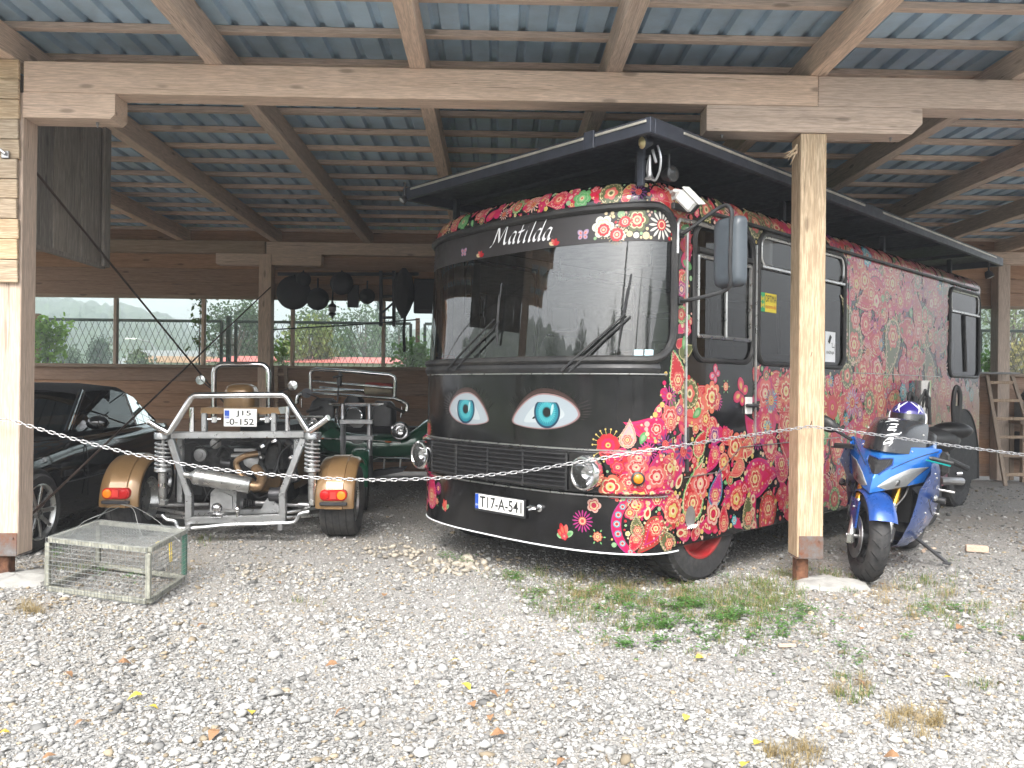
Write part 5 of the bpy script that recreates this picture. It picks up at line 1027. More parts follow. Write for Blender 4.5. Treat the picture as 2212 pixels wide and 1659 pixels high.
for x, g in ((WXL, -1), (WXR, 1)):
    c = Vector((x, 7.36, .325)); m_ = MB(); tyre(m_, c, (g, 0, 0), .33, .31, .2); wt = m_.build('rear_wheel', 'rubber', gt)
    for k in (-.09, -.03, .03, .09): m_ = MB(); m_.lathe([(.3315, -.004), (.329, 0), (.3315, .004)], c+Vector((k, 0, 0)), (1, 0, 0), 40); m_.build('tread_groove', 'black_matt', wt)
    m_ = MB(); m_.lathe([(.2, .12), (.19, .1), (.06, .07), (.0005, .07)], c, (g, 0, 0), 24); m_.lathe([(.2, -.12), (.17, -.05), (.0005, -.05)], c, (g, 0, 0), 24); m_.build('rim', 'alloy', wt)
    prof = [(.352, -.172), (.372, -.168), (.392, -.145), (.402, -.08), (.411, -.075), (.413, .075), (.402, .08), (.392, .145), (.372, .168), (.352, .172)]
    m_ = MB(); m_.lathe(prof, c, (1, 0, 0), 22, arc=R_(130), a0=R_(54)); fd = m_.build('fender', 'gold_paint', gt)
    z0 = .40; yb_ = 7.36-.418; m_ = MB(); m_.loft([oval(x, z0+.02, yb_+.05, .235, .095, .042), oval(x, z0+.02, yb_-.006, .235, .095, .042), oval(x, z0+.02, yb_-.012, .22, .082, .038)]); tl = m_.build('tail_light', 'red_lens', fd)
    for dx, mt in ((-.070*g*-1, 'orange_lens'), (.070*g*-1, 'red_lens')):
        m_ = MB(); m_.lathe([(.039, 0), (.036, .008), (.02, .012), (.0005, .013)], (x+dx, yb_-.011, z0+.02), (0, -1, 0), 20); m_.build('lamp', mt, tl)
    m_ = MB(); m_.box((x, yb_-.016, z0+.02), (.055, .012, .062), b=.006); m_.build('reflector', 'pink_lens', tl); m_ = MB(); m_.box((x, yb_-.004, z0-.055), (.24, .03, .03), b=.006); m_.build('lamp_base', 'dark_steel', tl)
Yf = 7.0
def gb_(name, a, b, wd, ht, mt='silver', ya=Yf, yb2=None): return part(gt, name, mt, lambda m: m.bar(U(*a, ya), U(*b, yb2 or ya), wd, ht, (0, 1, 0), .006))
gb_('frame_rail', (401, 1124), (618, 1119), .065, .06); gb_('frame_rail', (410, 1108), (612, 1103), .05, .05, 'silver', 7.25); gb_('frame_rail', (372, 940), (659, 938), .06, .075)
gb_('frame_post', (409, 1068), (409, 1118), .06, .065); gb_('frame_post', (611, 1062), (611, 1113), .06, .065); gb_('frame_strut', (369, 948), (409, 1070), .055, .06); gb_('frame_strut', (656, 947), (611, 1063), .055, .06)
gb_('frame_post', (390, 948), (390, 1085), .05, .06, 'silver', 7.2); gb_('frame_post', (642, 948), (640, 990), .05, .06, 'silver', 7.2); gb_('frame_post', (442, 892), (442, 932), .045, .05); gb_('frame_post', (592, 892), (592, 932), .045, .05)
for a, b in (((415, 880), (415, 933)), ((621, 878), (621, 933))): part(gt, 'frame_tube', 'chrome', lambda m: m.tube([U(*a, Yf), U(*b, Yf)], .022, 10))
part(gt, 'plate_shelf', 'gold_paint', lambda m: m.prism([U(431, 894, Yf), U(606, 894, Yf), U(600, 880, Yf), U(436, 880, Yf)], (0, .28, .0)), angle=30)
for y in (6.88, 7.12):
    P = [U(*p, y) for p in ((322, 911), (343, 924), (362, 935), (367, 933), (390, 897), (413, 860), (421, 854), (612, 853), (619, 858), (642, 894), (664, 930), (668, 931), (688, 917), (707, 903))]; part(gt, 'grab_rail', 'chrome', lambda m: m.tube(P, .027, 12))
for xs_ in ((322, 911), (707, 903)): part(gt, 'rail_end', 'chrome', lambda m: m.tube([U(*xs_, 6.88), U(*xs_, 7.12)], .027, 10))
part(gt, 'roll_hoop', 'chrome', lambda m: m.tube([U(*p, 8.15) for p in ((462, 900), (462, 806), (465, 796), (473, 789), (483, 787), (560, 787), (571, 789), (578, 796), (580, 806), (580, 900))], .028, 12))
c = U(522, 868, 7.9); part(gt, 'seat_cowl', 'gold_paint', lambda m: m.loft([[Vector((c.x+x*k, c.y+y*k, c.z-.08+z)) for x, y in rrect(-.155, .155, -.16, .16, .10, 3)] for z, k in ((-.12, .98), (0, 1), (.12, .98), (.19, .92), (.235, .78), (.255, .5), (.26, .2))]), angle=60)
part(gt, 'body_tub', 'gold_paint', lambda m: m.loft([[Vector((-2.34+x*k, y, .55+z*h)) for x, z in rrect(-.38, .38, -.3, .3, .14, 3)] for y, k, h in ((7.75, .7, .7), (7.95, 1, .9), (8.9, 1, .85), (9.5, .6, .6), (9.7, .3, .4))]))
part(gt, 'seat', 'leather', lambda m: m.box((-2.34, 8.45, .92), (.5, .7, .16), b=.06))
# number plate of two rows
p0, p1 = U(484, 921, 6.96), U(555, 921, 6.96); hpl = (921-883)/FPX*6.96; wpl = p1.x-p0.x
npl = part(gt, 'number_plate', 'plate_white', lambda m: m.box(((p0.x+p1.x)/2, 6.955, p0.z+hpl/2), (wpl, .012, hpl), b=.004))
part(npl, 'country_band', 'plate_blue', lambda m: m.box((p0.x+.028, 6.9485, p0.z+hpl*.68), (.042, .0016, hpl*.46), b=.0004))
pf_ = lambda x, y, l: Vector((p0.x+x, 6.9475, p0.z+y))
put_text('plate_lettering', 'J15', lambda x, y, l: pf_(x+.105, y+hpl*.54, l), .13, hpl*.36, 'ink', npl, world=True, bold=.012); put_text('plate_lettering', '-0-152', lambda x, y, l: pf_(x+.022, y+hpl*.09, l), wpl-.045, hpl*.36, 'ink', npl, world=True, bold=.012); put_text('country_lettering', 'BIH', lambda x, y, l: pf_(x+.010, y+hpl*.50, l)-Vector((0, .002, 0)), .034, .016, 'decal_white', npl, world=True)
for px_ in (463, 577): part(gt, 'bonnet_latch', 'chrome', lambda m: (m.box(U(px_, 906, 6.99), (.05, .03, .06), b=.008), m.tube([U(px_-14, 906, 7.0), U(px_+14, 905, 7.0)], .009, 8)))
# springs and dampers
for px_ in (352, 675):
    top = U(px_, 950, 7.02); bot = U(px_+(2 if px_ < 500 else 0), 1085, 7.02); part(gt, 'damper_cup', 'silver', lambda m: m.lathe([(.0005, .055), (.072, .055), (.075, .05), (.075, 0), (.065, -.005), (.0005, -.005)], top+Vector((0, 0, .01)), (0, 0, 1), 24))
    H_ = top.z-bot.z; dm = part(gt, 'damper', 'alloy', lambda m: (m.tube([top, top-Vector((0, 0, H_*.35))], .016, 10), m.lathe([(.036, -H_*.32), (.036, -H_*.45), (.07, -H_*.47), (.072, -H_*.50), (.036, -H_*.53), (.034, -H_*.92), (.025, -H_)], top, (0, 0, 1), 18), m.box(bot, (.05, .09, .05), b=.008)))
    N_ = 7*14; P = [top+Vector((.062*math.cos(2*pi*i/14), .062*math.sin(2*pi*i/14), -.008-H_*.46*i/N_)) for i in range(N_+1)]; part(gt, 'coil_spring', 'white_steel' if 'white_steel' in M else 'silver', lambda m: m.tube(P, .0085, 6))
    part(dm, 'damper_band', 'chrome', lambda m: m.lathe([(.037, -.012), (.037, .012)], top-Vector((0, 0, H_*.72)), (0, 0, 1), 18))
# engine
part(gt, 'engine_backdrop', 'black_matt', lambda m: m.box(U(515, 1015, 8.0), (1.15, .35, .62), b=.05)); part(gt, 'engine_block', 'engine', lambda m: (m.box(U(500, 1000, 7.75), (.62, .5, .34), b=.04), m.box(U(600, 985, 7.6), (.30, .4, .30), b=.05), m.box(U(430, 1040, 7.7), (.3, .4, .3), b=.05)))  # black box added behind the engine as a dark backdrop for the open frame
part(gt, 'pulley', 'steel', lambda m: m.lathe([(.06, -.02), (.062, 0), (.056, .012), (.03, .014), (.026, .026), (.0005, .028)], U(433, 983, 7.35), (0, -1, 0), 24))
for P, r in ((((588, 950), (573, 965), (565, 1000), (575, 1020), (592, 1028)), .026), (((590, 948), (605, 960), (600, 1000), (590, 1030)), .020), (((620, 955), (640, 975), (632, 1010), (640, 1040)), .042), (((470, 985), (485, 965), (500, 985), (480, 1020)), .018), (((500, 960), (530, 955), (560, 962)), .02), (((455, 1010), (470, 1030), (500, 1020)), .016)): part(gt, 'hose', 'black_plastic', lambda m: m.tube([tuple(q) for q in crom([U(*p, 7.38-.03*(i % 2)) for i, p in enumerate(P)], 5)], r, 9))
for px_, py_ in ((592, 950), (628, 985), (583, 1025), (565, 962)): part(gt, 'hose_clip', 'chrome', lambda m: m.tube([U(px_, py_, 7.33), U(px_+3, py_+5, 7.33)], .03, 10))
part(gt, 'intake_pipe', 'steel', lambda m: (m.tube([U(500, 985, 7.36), U(565, 980, 7.36)], .022, 10), m.box(U(530, 972, 7.4), (.2, .04, .03), b=.004)))
part(gt, 'alternator', 'casting', lambda m: (m.lathe([(.045, -.03), (.05, 0), (.03, .03), (.0005, .03)], U(465, 958, 7.3), (0, -1, 0), 16), m.box(U(463, 962, 7.27), (.03, .03, .05), b=.005)))
part(gt, 'sensor', 'alloy', lambda m: m.lathe([(.022, 0), (.022, .03), (.012, .05), (.0005, .05)], U(567, 987, 7.3), (0, -1, 0), 12))
part(gt, 'manifold', 'exhaust_tan', lambda m: (m.tube([tuple(q) for q in crom([U(556, 980, 7.25), U(530, 985, 7.2), U(510, 1000, 7.2), U(525, 1030, 7.2), U(545, 1040, 7.15)], 6)], .028, 10), m.tube([tuple(q) for q in crom([U(535, 1048, 6.98), U(558, 1050, 7.0), U(566, 1032, 7.08), U(552, 1012, 7.2)], 6)], .045, 12)))
for P, r in ((((398, 960), (420, 955), (450, 968), (480, 950), (520, 955), (560, 948)), .006), (((640, 955), (610, 975), (600, 1010), (620, 1050)), .007), (((395, 1000), (420, 1020), (440, 1050), (450, 1080)), .006), (((540, 1060), (560, 1075), (590, 1060), (608, 1050)), .006), (((470, 1040), (455, 1060), (440, 1085)), .008)): part(gt, 'cable', 'black_plastic', lambda m: m.tube([tuple(q) for q in crom([U(*p, 7.22) for p in P], 5)], r, 6))
for px_, py_ in ((376, 940), (400, 940), (520, 939), (630, 938), (655, 938), (403, 1124), (505, 1121), (614, 1119), (409, 1072), (611, 1066)): part(gt, 'frame_bolt', 'steel', lambda m: m.lathe([(.009, 0), (.009, .008), (.0005, .009)], U(px_, py_, 6.967), (0, -1, 0), 6))
part(gt, 'coolant_tank', 'white_plastic', lambda m: m.box(U(612, 1005, 7.5), (.10, .1, .12), b=.02)); part(gt, 'oil_filter', 'dark_steel', lambda m: m.tube([U(478, 1000, 7.3), U(500, 1002, 7.3)], .04, 14)); part(gt, 'air_filter', 'casting', lambda m: m.lathe([(.07, -.04), (.075, 0), (.07, .04), (.03, .05), (.0005, .05)], U(545, 995, 7.45), (0, -1, .2), 20))
A, B = U(404, 1026, 6.93), U(541, 1049, 6.98); d = (B-A).normalized()
mu_ = part(gt, 'muffler', 'alloy', lambda m: m.lathe([(.030, -.02), (.026, .02), (.045, .045), (.066, .06), (.072, .075), (.072, (B-A).length-.01), (.066, (B-A).length), (.0005, (B-A).length)], A, d, 32))
part(mu_, 'muffler_band', 'steel', lambda m: m.lathe([(.0735, .12), (.0745, .125), (.0745, .155), (.0735, .16)], A, d, 32)); part(mu_, 'exhaust_tip', 'black_matt', lambda m: m.lathe([(.0295, -.021), (.0005, .03)], A, d, 20))
part(gt, 'gearbox', 'casting', lambda m: (m.prism([U(*p, 7.14) for p in ((453, 1106), (510, 1106), (511, 1060), (500, 1052), (468, 1052), (455, 1064))], (0, .3, 0)), m.prism([U(*p, 7.125) for p in ((460, 1100), (502, 1100), (501, 1072), (480, 1062), (462, 1064))], (0, .03, 0))), angle=30)
for px_, py_ in ((457, 1070), (470, 1055), (486, 1055), (506, 1066), (508, 1085), (457, 1095)): part(gt, 'gearbox_bolt', 'steel', lambda m: m.lathe([(.008, 0), (.008, .008), (.0005, .009)], U(px_, py_, 7.135), (0, -1, 0), 6))
part(gt, 'drive_shaft', 'steel', lambda m: (m.tube([U(508, 1086, 7.3), U(694, 1094, 7.3)], .016, 10), m.tube([U(508, 1086, 7.3), U(528, 1086, 7.3)], .045, 16), m.tube([U(548, 1086, 7.3), U(575, 1087, 7.3)], .024, 12), m.tube([U(645, 1090, 7.25), U(672, 1092, 7.25)], .03, 12)))
for a, b in ((528, 548), (672, 694)):
    for k in range(5): x = a+(b-a)*k/4; part(gt, 'shaft_boot', 'rubber', lambda m: m.tube([U(x, 1087, 7.28), U(x+3, 1087, 7.28)], .042-.004*k, 14))
part(gt, 'drive_shaft', 'steel', lambda m: m.tube([U(452, 1090, 7.3), U(325, 1092, 7.3)], .016, 10))
part(gt, 'mount_cylinder', 'dark_steel', lambda m: m.tube([U(583, 1068, 7.12), U(607, 1068, 7.12)], .062, 18)); part(gt, 'mount_bracket', 'silver', lambda m: m.prism([U(*p, 7.1) for p in ((560, 1108), (606, 1108), (606, 1095), (580, 1075), (574, 1080))], (0, .02, 0)), angle=20)
for a, b in (((614, 1108), (696, 1095)), ((614, 1118), (696, 1112)), ((404, 1110), (330, 1098)), ((404, 1118), (330, 1114))): part(gt, 'control_arm', 'alloy', lambda m: m.tube([U(*a, 7.1), U(*b, 7.3)], .016, 8))
part(gt, 'stabiliser_bar', 'silver', lambda m: m.tube([tuple(q) for q in crom([U(*p, 6.96) for p in ((350, 1112), (361, 1122), (378, 1126), (384, 1139), (400, 1141), (440, 1139), (492, 1134), (560, 1132), (612, 1130), (634, 1128), (642, 1120), (648, 1110), (668, 1105))], 4)], .016, 8))
for px_ in (407, 606): part(gt, 'bar_clamp', 'steel', lambda m: m.box(U(px_, 1138, 6.95), (.045, .05, .06), b=.006))
part(gt, 'tow_ball', 'chrome', lambda m: (m.ball(U(469, 1097, 6.98), .045, 18, 12), m.box(U(469, 1113, 6.98), (.10, .08, .03), b=.006))); part(gt, 'tow_ball', 'chrome', lambda m: (m.ball(U(513, 1100, 6.98), .026, 14, 10), m.tube([U(513, 1104, 6.98), U(513, 1116, 6.98)], .014, 8)))
for cx_, cy_, r, tx, ty in ((433, 821, .052, 470, 850), (632, 833, .054, 575, 858)):
    q = U(cx_, cy_, 8.9); mi_ = part(gt, 'mirror', 'chrome', lambda m: m.lathe([(.0005, -.03), (r*.7, -.022), (r, -.004), (r*1.02, .003)], q, (0, -1, .05), 24)); part(mi_, 'mirror_glass', 'chrome', lambda m: m.lathe([(r, .002), (.0005, .004)], q, (0, -1, .05), 24)); part(mi_, 'mirror_stalk', 'dark_steel', lambda m: m.tube([q+Vector((0, .03, -.01)), U(tx, ty, 9.0)], .007, 6))
part(gt, 'fork', 'alloy', lambda m: (m.tube([(-2.46, 9.0, 1.0), (-2.46, 9.95, .35)], .025, 8), m.tube([(-2.22, 9.0, 1.0), (-2.22, 9.95, .35)], .025, 8), m.tube([(-2.75, 8.95, 1.02), (-1.93, 8.95, 1.02)], .014, 8)))
m_ = MB(); tyre(m_, Vector((-2.34, 9.95, .32)), (1, 0, 0), .32, .16, .2, 28); m_.build('front_wheel', 'rubber', gt)

# ---------------------------------------------------------------- green trike facing the yard
gn = thing('green_trike', 'dark green three-wheeled trike with round headlights and a chrome luggage rack', 'trike', (-1.45, 9.6, 0))
T5 = lambda x, y: ((1150+x/2.553)/1.8083, (1400+y/2.553)/1.8083)
def g5(x, y, Y): return U(*T5(x, y), Y)
part(gn, 'luggage_rack', 'chrome', lambda m: m.tube([g5(*p, 10.7) for p in ((165, 330), (160, 165), (172, 125), (210, 108), (580, 130), (950, 165), (995, 185), (1008, 230), (1000, 400))], .025, 12))
part(gn, 'rack_bar', 'chrome', lambda m: m.tube([g5(185, 228, 10.7), g5(985, 295, 10.7)], .016, 10))
for a, b, y in (((175, 318), (700, 322), 10.9), ((170, 345), (1000, 398), 10.6), ((250, 290), (700, 330), 11.1)): part(gn, 'rack_bar', 'chrome', lambda m: m.tube([g5(*a, y), g5(*b, y)], .018, 10))
part(gn, 'side_rail', 'chrome', lambda m: m.tube([tuple(q) for q in crom([g5(*p, 10.2) for p in ((1000, 398), (1090, 435), (1125, 470), (1120, 525))], 5)], .024, 10)); part(gn, 'side_rail', 'chrome', lambda m: m.tube([tuple(q) for q in crom([g5(*p, 10.2) for p in ((165, 345), (60, 355), (30, 400), (25, 450))], 5)], .024, 10))
for a, b in (((1072, 475), (1060, 590)), ((70, 400), (72, 490))): part(gn, 'rail_post', 'chrome', lambda m: m.tube([g5(*a, 10.2), g5(*b, 10.2)], .01, 6))
# body: bulging front with two wings
def gsec(y, hw, z0, z1, zs):
    cx = -1.43; P = []
    for i in range(25):
        t = -1+2*i/24; a = abs(t); top = zs+(z1-zs)*math.exp(-((a-.74)/.20)**2) if a < .99 else zs-.05; P.append(Vector((cx+hw*t, y, top)))
    for i in range(25): t = 1-2*i/24; P.append(Vector((cx+hw*t*.92, y, z0+.10*abs(t)**3)))
    return P
part(gn, 'body', 'green_paint', lambda m: m.loft([gsec(9.62, .50, .55, .72, .70), gsec(9.66, .66, .50, .80, .74), gsec(9.76, .78, .46, .90, .78), gsec(9.95, .82, .42, .97, .78), gsec(10.3, .84, .40, .98, .70), gsec(10.8, .84, .40, .98, .68), gsec(11.2, .82, .42, .92, .70), gsec(11.5, .7, .5, .8, .7)]), angle=50)
part(gn, 'body_trim', 'alloy', lambda m: m.tube([g5(245, 795, 9.6), g5(470, 805, 9.58), g5(770, 815, 9.58), g5(1060, 840, 9.62)], .008, 6)); part(gn, 'bumper_bar', 'chrome', lambda m: m.tube([g5(775, 1015, 9.5), g5(840, 990, 9.5), g5(1230, 1002, 9.55)], .010, 8))
for x in (900, 1060): part(gn, 'bumper_stay', 'alloy', lambda m: m.tube([g5(x, 1005, 9.55), g5(x-10, 1110, 9.55)], .012, 6))
part(gn, 'footboard', 'dark_steel', lambda m: m.prism([g5(*p, 9.4) for p in ((775, 1130), (900, 1110), (1110, 1090), (1080, 1130), (880, 1170), (775, 1185))], (0, .25, 0)), angle=20)
for x, y in ((265, 798), (935, 832)): part(gn, 'reflector', 'orange_tip', lambda m: m.box(g5(x, y, 9.55), (.075, .012, .016), b=.003))
for x, y, r, yy_ in ((1055, 722, .108, 9.52), (165, 650, .10, 9.7)):
    c = g5(x, y, yy_); hl = part(gn, 'headlight', 'chrome', lambda m: m.lathe([(.0005, -.15), (r*.6, -.13), (r*.95, -.05), (r*1.03, 0), (r*1.03, .012), (r*.9, .02), (r*.86, .012)], c, (0, -1, 0), 28))
    part(hl, 'reflector', 'chrome', lambda m: m.lathe([(r*.86, .012), (r*.6, -.02), (r*.2, -.035), (.0005, -.03)], c, (0, -1, 0), 28)); part(hl, 'lens', 'lens_glass', lambda m: m.lathe([(r*.87, .014), (r*.5, .026), (.0005, .03)], c, (0, -1, 0), 28))
part(gn, 'indicator', 'orange_lens', lambda m: m.ball(g5(1165, 895, 9.7), .035, 12, 8, (.9, 1.6, .9)))
# dark cockpit and seats
for x0, x1, yt, yy_ in ((130, 430, 395, 10.35), (460, 700, 380, 10.5), (740, 1010, 425, 10.3)):
    a, b = g5(x0, 700, yy_), g5(x1, 700, yy_); zt_ = g5(x0, yt, yy_).z; part(gn, 'seat', 'leather', lambda m: m.loft([[Vector(((a.x+b.x)/2+x*k, yy_+y+.12*z, .55+z*(zt_-.55))) for x, y in rrect(-(b.x-a.x)/2, (b.x-a.x)/2, -.09, .09, .08, 2)] for z, k in ((0, 1), (.5, 1), (.8, .97), (.93, .82), (1, .55))]), angle=60)
part(gn, 'cockpit', 'black_matt', lambda m: m.box((-1.43, 10.1, .72), (1.25, .5, .28), b=.06))
for x, ya, yb_ in ((485, 460, 970), (750, 460, 1190)): fk = part(gn, 'fork_leg', 'steel', lambda m: (m.tube([g5(x, ya, 9.05), g5(x, ya+180, 8.98)], .022, 10), m.tube([g5(x, ya+180, 8.98), g5(x, yb_, 8.72)], .030, 12)))
part(gn, 'fork_leg', 'dark_steel', lambda m: m.tube([g5(755, 980, 8.8), g5(755, 1195, 8.7)], .032, 10))
for y, yy_ in ((632, 8.95), (792, 8.9)): part(gn, 'fork_clamp', 'steel', lambda m: (m.bar(g5(455, y, yy_), g5(785, y, yy_), .07, .05), m.prism([g5(520, y, yy_-.02), g5(720, y, yy_-.02), g5(660, y+60, yy_), g5(590, y+60, yy_)], (0, .03, 0))), angle=30)
part(gn, 'handlebar', 'chrome', lambda m: (m.tube([g5(345, 455, 9.15), g5(890, 455, 9.15)], .014, 10), m.tube([g5(380, 470, 9.1), g5(860, 470, 9.1)], .010, 8)))
for a, b in (((270, 488), (130, 530)), ((905, 460), (1095, 535))): part(gn, 'grip', 'rubber', lambda m: m.tube([g5(*a, 9.2), g5(*b, 9.35)], .02, 10))
part(gn, 'bar_riser', 'chrome', lambda m: (m.tube([g5(425, 500, 9.1), g5(415, 640, 9.1)], .02, 8), m.tube([tuple(q) for q in crom([g5(500, 590, 9.05), g5(540, 500, 9.1), g5(620, 500, 9.1), g5(670, 560, 9.05), g5(670, 600, 9.05)], 5)], .012, 8)))
part(gn, 'phone_mast', 'dark_steel', lambda m: (m.tube([g5(440, 270, 9.1), g5(430, 440, 9.1)], .009, 6),)); part(gn, 'phone_holder', 'black_plastic', lambda m: (m.box(g5(448, 220, 9.08), (.055, .06, .13), b=.012), m.tube([g5(385, 190, 9.05), g5(480, 165, 9.05)], .014, 6), m.box(g5(455, 165, 9.08), (.03, .04, .08), b=.008)))
q = g5(122, 345, 9.2); mi_ = part(gn, 'mirror', 'dark_steel', lambda m: m.lathe([(.0005, -.03), (.05, -.012), (.058, 0), (.0005, .006)], q, (.2, -1, .1), 20)); part(mi_, 'mirror_stalk', 'dark_steel', lambda m: m.tube([q, g5(290, 415, 9.15), g5(400, 410, 9.15)], .007, 6))
c = g5(655, 1230, 8.75); c.z = .315; m_ = MB(); tyre(m_, Vector((c.x, 8.80, .315)), (1, .10, 0), .315, .155, .2, 36); wt = m_.build('front_wheel', 'rubber', gn); part(wt, 'rim', 'alloy', lambda m: m.lathe([(.2, .06), (.18, .03), (.05, .03), (.0005, .03)], (c.x, 8.80, .315), (1, .1, 0), 20))
part(gn, 'front_fender', 'green_paint', lambda m: m.lathe([(.345, -.10), (.362, -.092), (.378, -.05), (.382, 0), (.378, .05), (.362, .092), (.345, .10)], (c.x, 8.80, .315), (1, .1, 0), 20, arc=R_(120), a0=R_(62)), angle=60)
for g in (-1, 1): m_ = MB(); tyre(m_, Vector((-1.43+g*.86, 11.2, .33)), (1, 0, 0), .33, .26, .2, 30); m_.build('rear_wheel', 'rubber', gn)
q = g5(700, 350, 10.85); q2 = g5(985, 350, 10.85); m_ = MB(); m_.loft([[Vector((q.x+(q2.x-q.x)*t, 10.85+y*k, q.z+.07+z*k)) for y, z in rrect(-.10, .10, -.08, .08, .07, 3)] for t, k in ((0, .7), (.05, 1), (.3, 1.05), (.55, 1), (.8, .95), (.96, .9), (1, .6))]); bl = one(m_, 'rolled_blanket', ['cloth_red', 'cloth_cream'], 'rolled red and cream blanket lying on the green trike rack', 'blanket', (q.x, 10.85, q.z))
bl.data.polygons.foreach_set('material_index', [1 if (i//18) % 3 == 1 else 0 for i in range(len(bl.data.polygons))])

# ---------------------------------------------------------------- black soft-top roadster
car = thing('black_roadster', 'glossy black two-seat roadster with closed grey soft top and alloy wheels', 'car', (-4.60, 7.8, 0))
CX = -4.62
def csec(y, hw, zb, zsh, zt, crown=.06, tuck=.07):
    """half section mirrored: sill, side bulge, shoulder, centre"""
    h = [(hw-tuck, zb), (hw-.02, zb+.08), (hw, (zb+zsh)/2), (hw-.012, zsh-.07), (hw-.06, zsh), (hw*.7, zsh+(zt-zsh)*.55), (hw*.35, zt-.008), (0, zt)]
    return [Vector((CX+x, y, z)) for x, z in h]+[Vector((CX-x, y, z)) for x, z in h[-2::-1]]
secs = [csec(5.72, .55, .30, .52, .56), csec(5.80, .72, .24, .58, .63), csec(6.0, .80, .20, .68, .72), csec(6.3, .84, .18, .76, .79), csec(6.6, .865, .18, .80, .84), csec(7.0, .86, .18, .84, .89), csec(7.3, .855, .18, .87, .93), csec(7.8, .86, .18, .88, .92), csec(8.4, .87, .18, .90, .93), csec(8.9, .88, .19, .92, .94), csec(9.3, .86, .22, .92, .93), csec(9.6, .80, .30, .88, .90), csec(9.74, .66, .38, .78, .82)]
part(car, 'body', 'car_black', lambda m: m.loft(secs, closed=True), angle=55)
def hsec(y, hw, z, e=.1): return [Vector((CX+x, y, zz_)) for x, zz_ in ((hw, z-e), (hw*.985, z-e*.4), (hw*.9, z-.012), (hw*.5, z+.012), (0, z+.016), (-hw*.5, z+.012), (-hw*.9, z-.012), (-hw*.985, z-e*.4), (-hw, z-e))]
part(car, 'soft_top', 'softtop', lambda m: m.loft([hsec(7.78, .56, 1.285, .05), hsec(7.95, .59, 1.335, .06), hsec(8.3, .61, 1.36, .07), hsec(8.6, .61, 1.345, .09), hsec(8.85, .61, 1.28, .14), hsec(9.1, .66, 1.14, .15), hsec(9.28, .70, .99, .08)], closed=False), angle=60)
part(car, 'windscreen', 'car_glass', lambda m: m.grid(lambda u, v: Vector((CX+u*(.70-.16*v), 7.22+.10*abs(u)**2+.56*v, .925+.355*v)), list(np.linspace(-1, 1, 9)), [0, .33, .66, 1]))
for g in (1, -1):
    pl_ = part(car, 'windscreen_pillar', 'car_black', lambda m: m.tube([(CX+g*.715, 7.31, .925), (CX+g*.565, 7.86, 1.30)], .022, 8))
    part(car, 'side_window', 'car_glass', lambda m: m.add([Vector((CX+g*x, y, z)) for x, y, z in ((.74, 7.36, .92), (.60, 7.87, 1.285), (.615, 8.35, 1.305), (.63, 8.62, 1.27), (.76, 8.62, .93), (.755, 8.0, .925))], [(0, 1, 2, 5), (5, 2, 3, 4)]), smooth=False)
    part(car, 'quarter_window', 'car_glass', lambda m: m.add([Vector((CX+g*x, y, z)) for x, y, z in ((.76, 8.64, .93), (.63, 8.64, 1.27), (.64, 8.82, 1.22), (.70, 9.02, 1.05), (.745, 9.12, .95))], [(0, 1, 2, 3, 4)]), smooth=False)
    part(car, 'window_trim', 'chrome', lambda m: m.tube([(CX+g*.735, 7.36, .94), (CX+g*.60, 7.86, 1.285)], .006, 6)); part(car, 'window_trim', 'alloy', lambda m: m.tube([(CX+g*.765, 8.63, .93), (CX+g*.635, 8.63, 1.275)], .008, 6))
    mr_ = part(car, 'door_mirror', 'car_black', lambda m: m.ball((CX+g*.90, 7.52, 1.0), .1, 16, 10, (1.05, .75, .68))); part(mr_, 'mirror_trim', 'alloy', lambda m: m.lathe([(.062, 0), (.066, .006)], (CX+g*.90, 7.585, 1.0), (0, 1, 0), 20))
    part(car, 'door_gap', 'black_matt', lambda m: m.tube([(CX+g*.868, 7.42, .34), (CX+g*.872, 7.40, .7), (CX+g*.83, 7.40, .885)], .005, 5)); part(car, 'side_vent', 'dark_steel', lambda m: m.box((CX+g*.862, 7.1, .58), (.016, .16, .05), b=.006)); part(car, 'sill_trim', 'dark_steel', lambda m: m.tube([(CX+g*.868, 7.0, .50), (CX+g*.878, 8.5, .52)], .006, 5))
    part(car, 'headlight', 'lens_glass', lambda m: m.ball((CX+g*.58, 5.84, .62), .10, 14, 8, (1.2, .8, .6)))
    for y in (6.58, 9.0):
        c = Vector((CX+g*.78, y, .315)); part(car, 'wheel_arch', 'black_matt', lambda m: m.lathe([(.0005, .093), (.345, .095), (.355, .085)], c, (g, 0, 0), 32)); m_ = MB(); tyre(m_, c+Vector((g*.035, 0, 0)), (g, 0, 0), .315, .20, .225, 40); wt = m_.build('wheel', 'rubber', car)
        rm_ = part(wt, 'rim', 'alloy', lambda m: (m.lathe([(.226, .12), (.232, .130), (.222, .134), (.210, .115), (.205, .06)], c, (g, 0, 0), 40), m.lathe([(.065, .10), (.06, .118), (.03, .124), (.0005, .124)], c, (g, 0, 0), 20)))
        for i in range(9):
            a = 2*pi*i/9; d = Vector((0, math.cos(a), math.sin(a))); part(rm_, 'spoke', 'alloy', lambda m: m.bar(c+d*.05+Vector((g*.105, 0, 0)), c+d*.218+Vector((g*.115, 0, 0)), .036, .020, (1, 0, 0), .006))
        part(rm_, 'brake_disc', 'dark_steel', lambda m: m.lathe([(.19, .05), (.0005, .05)], c, (g, 0, 0), 28))
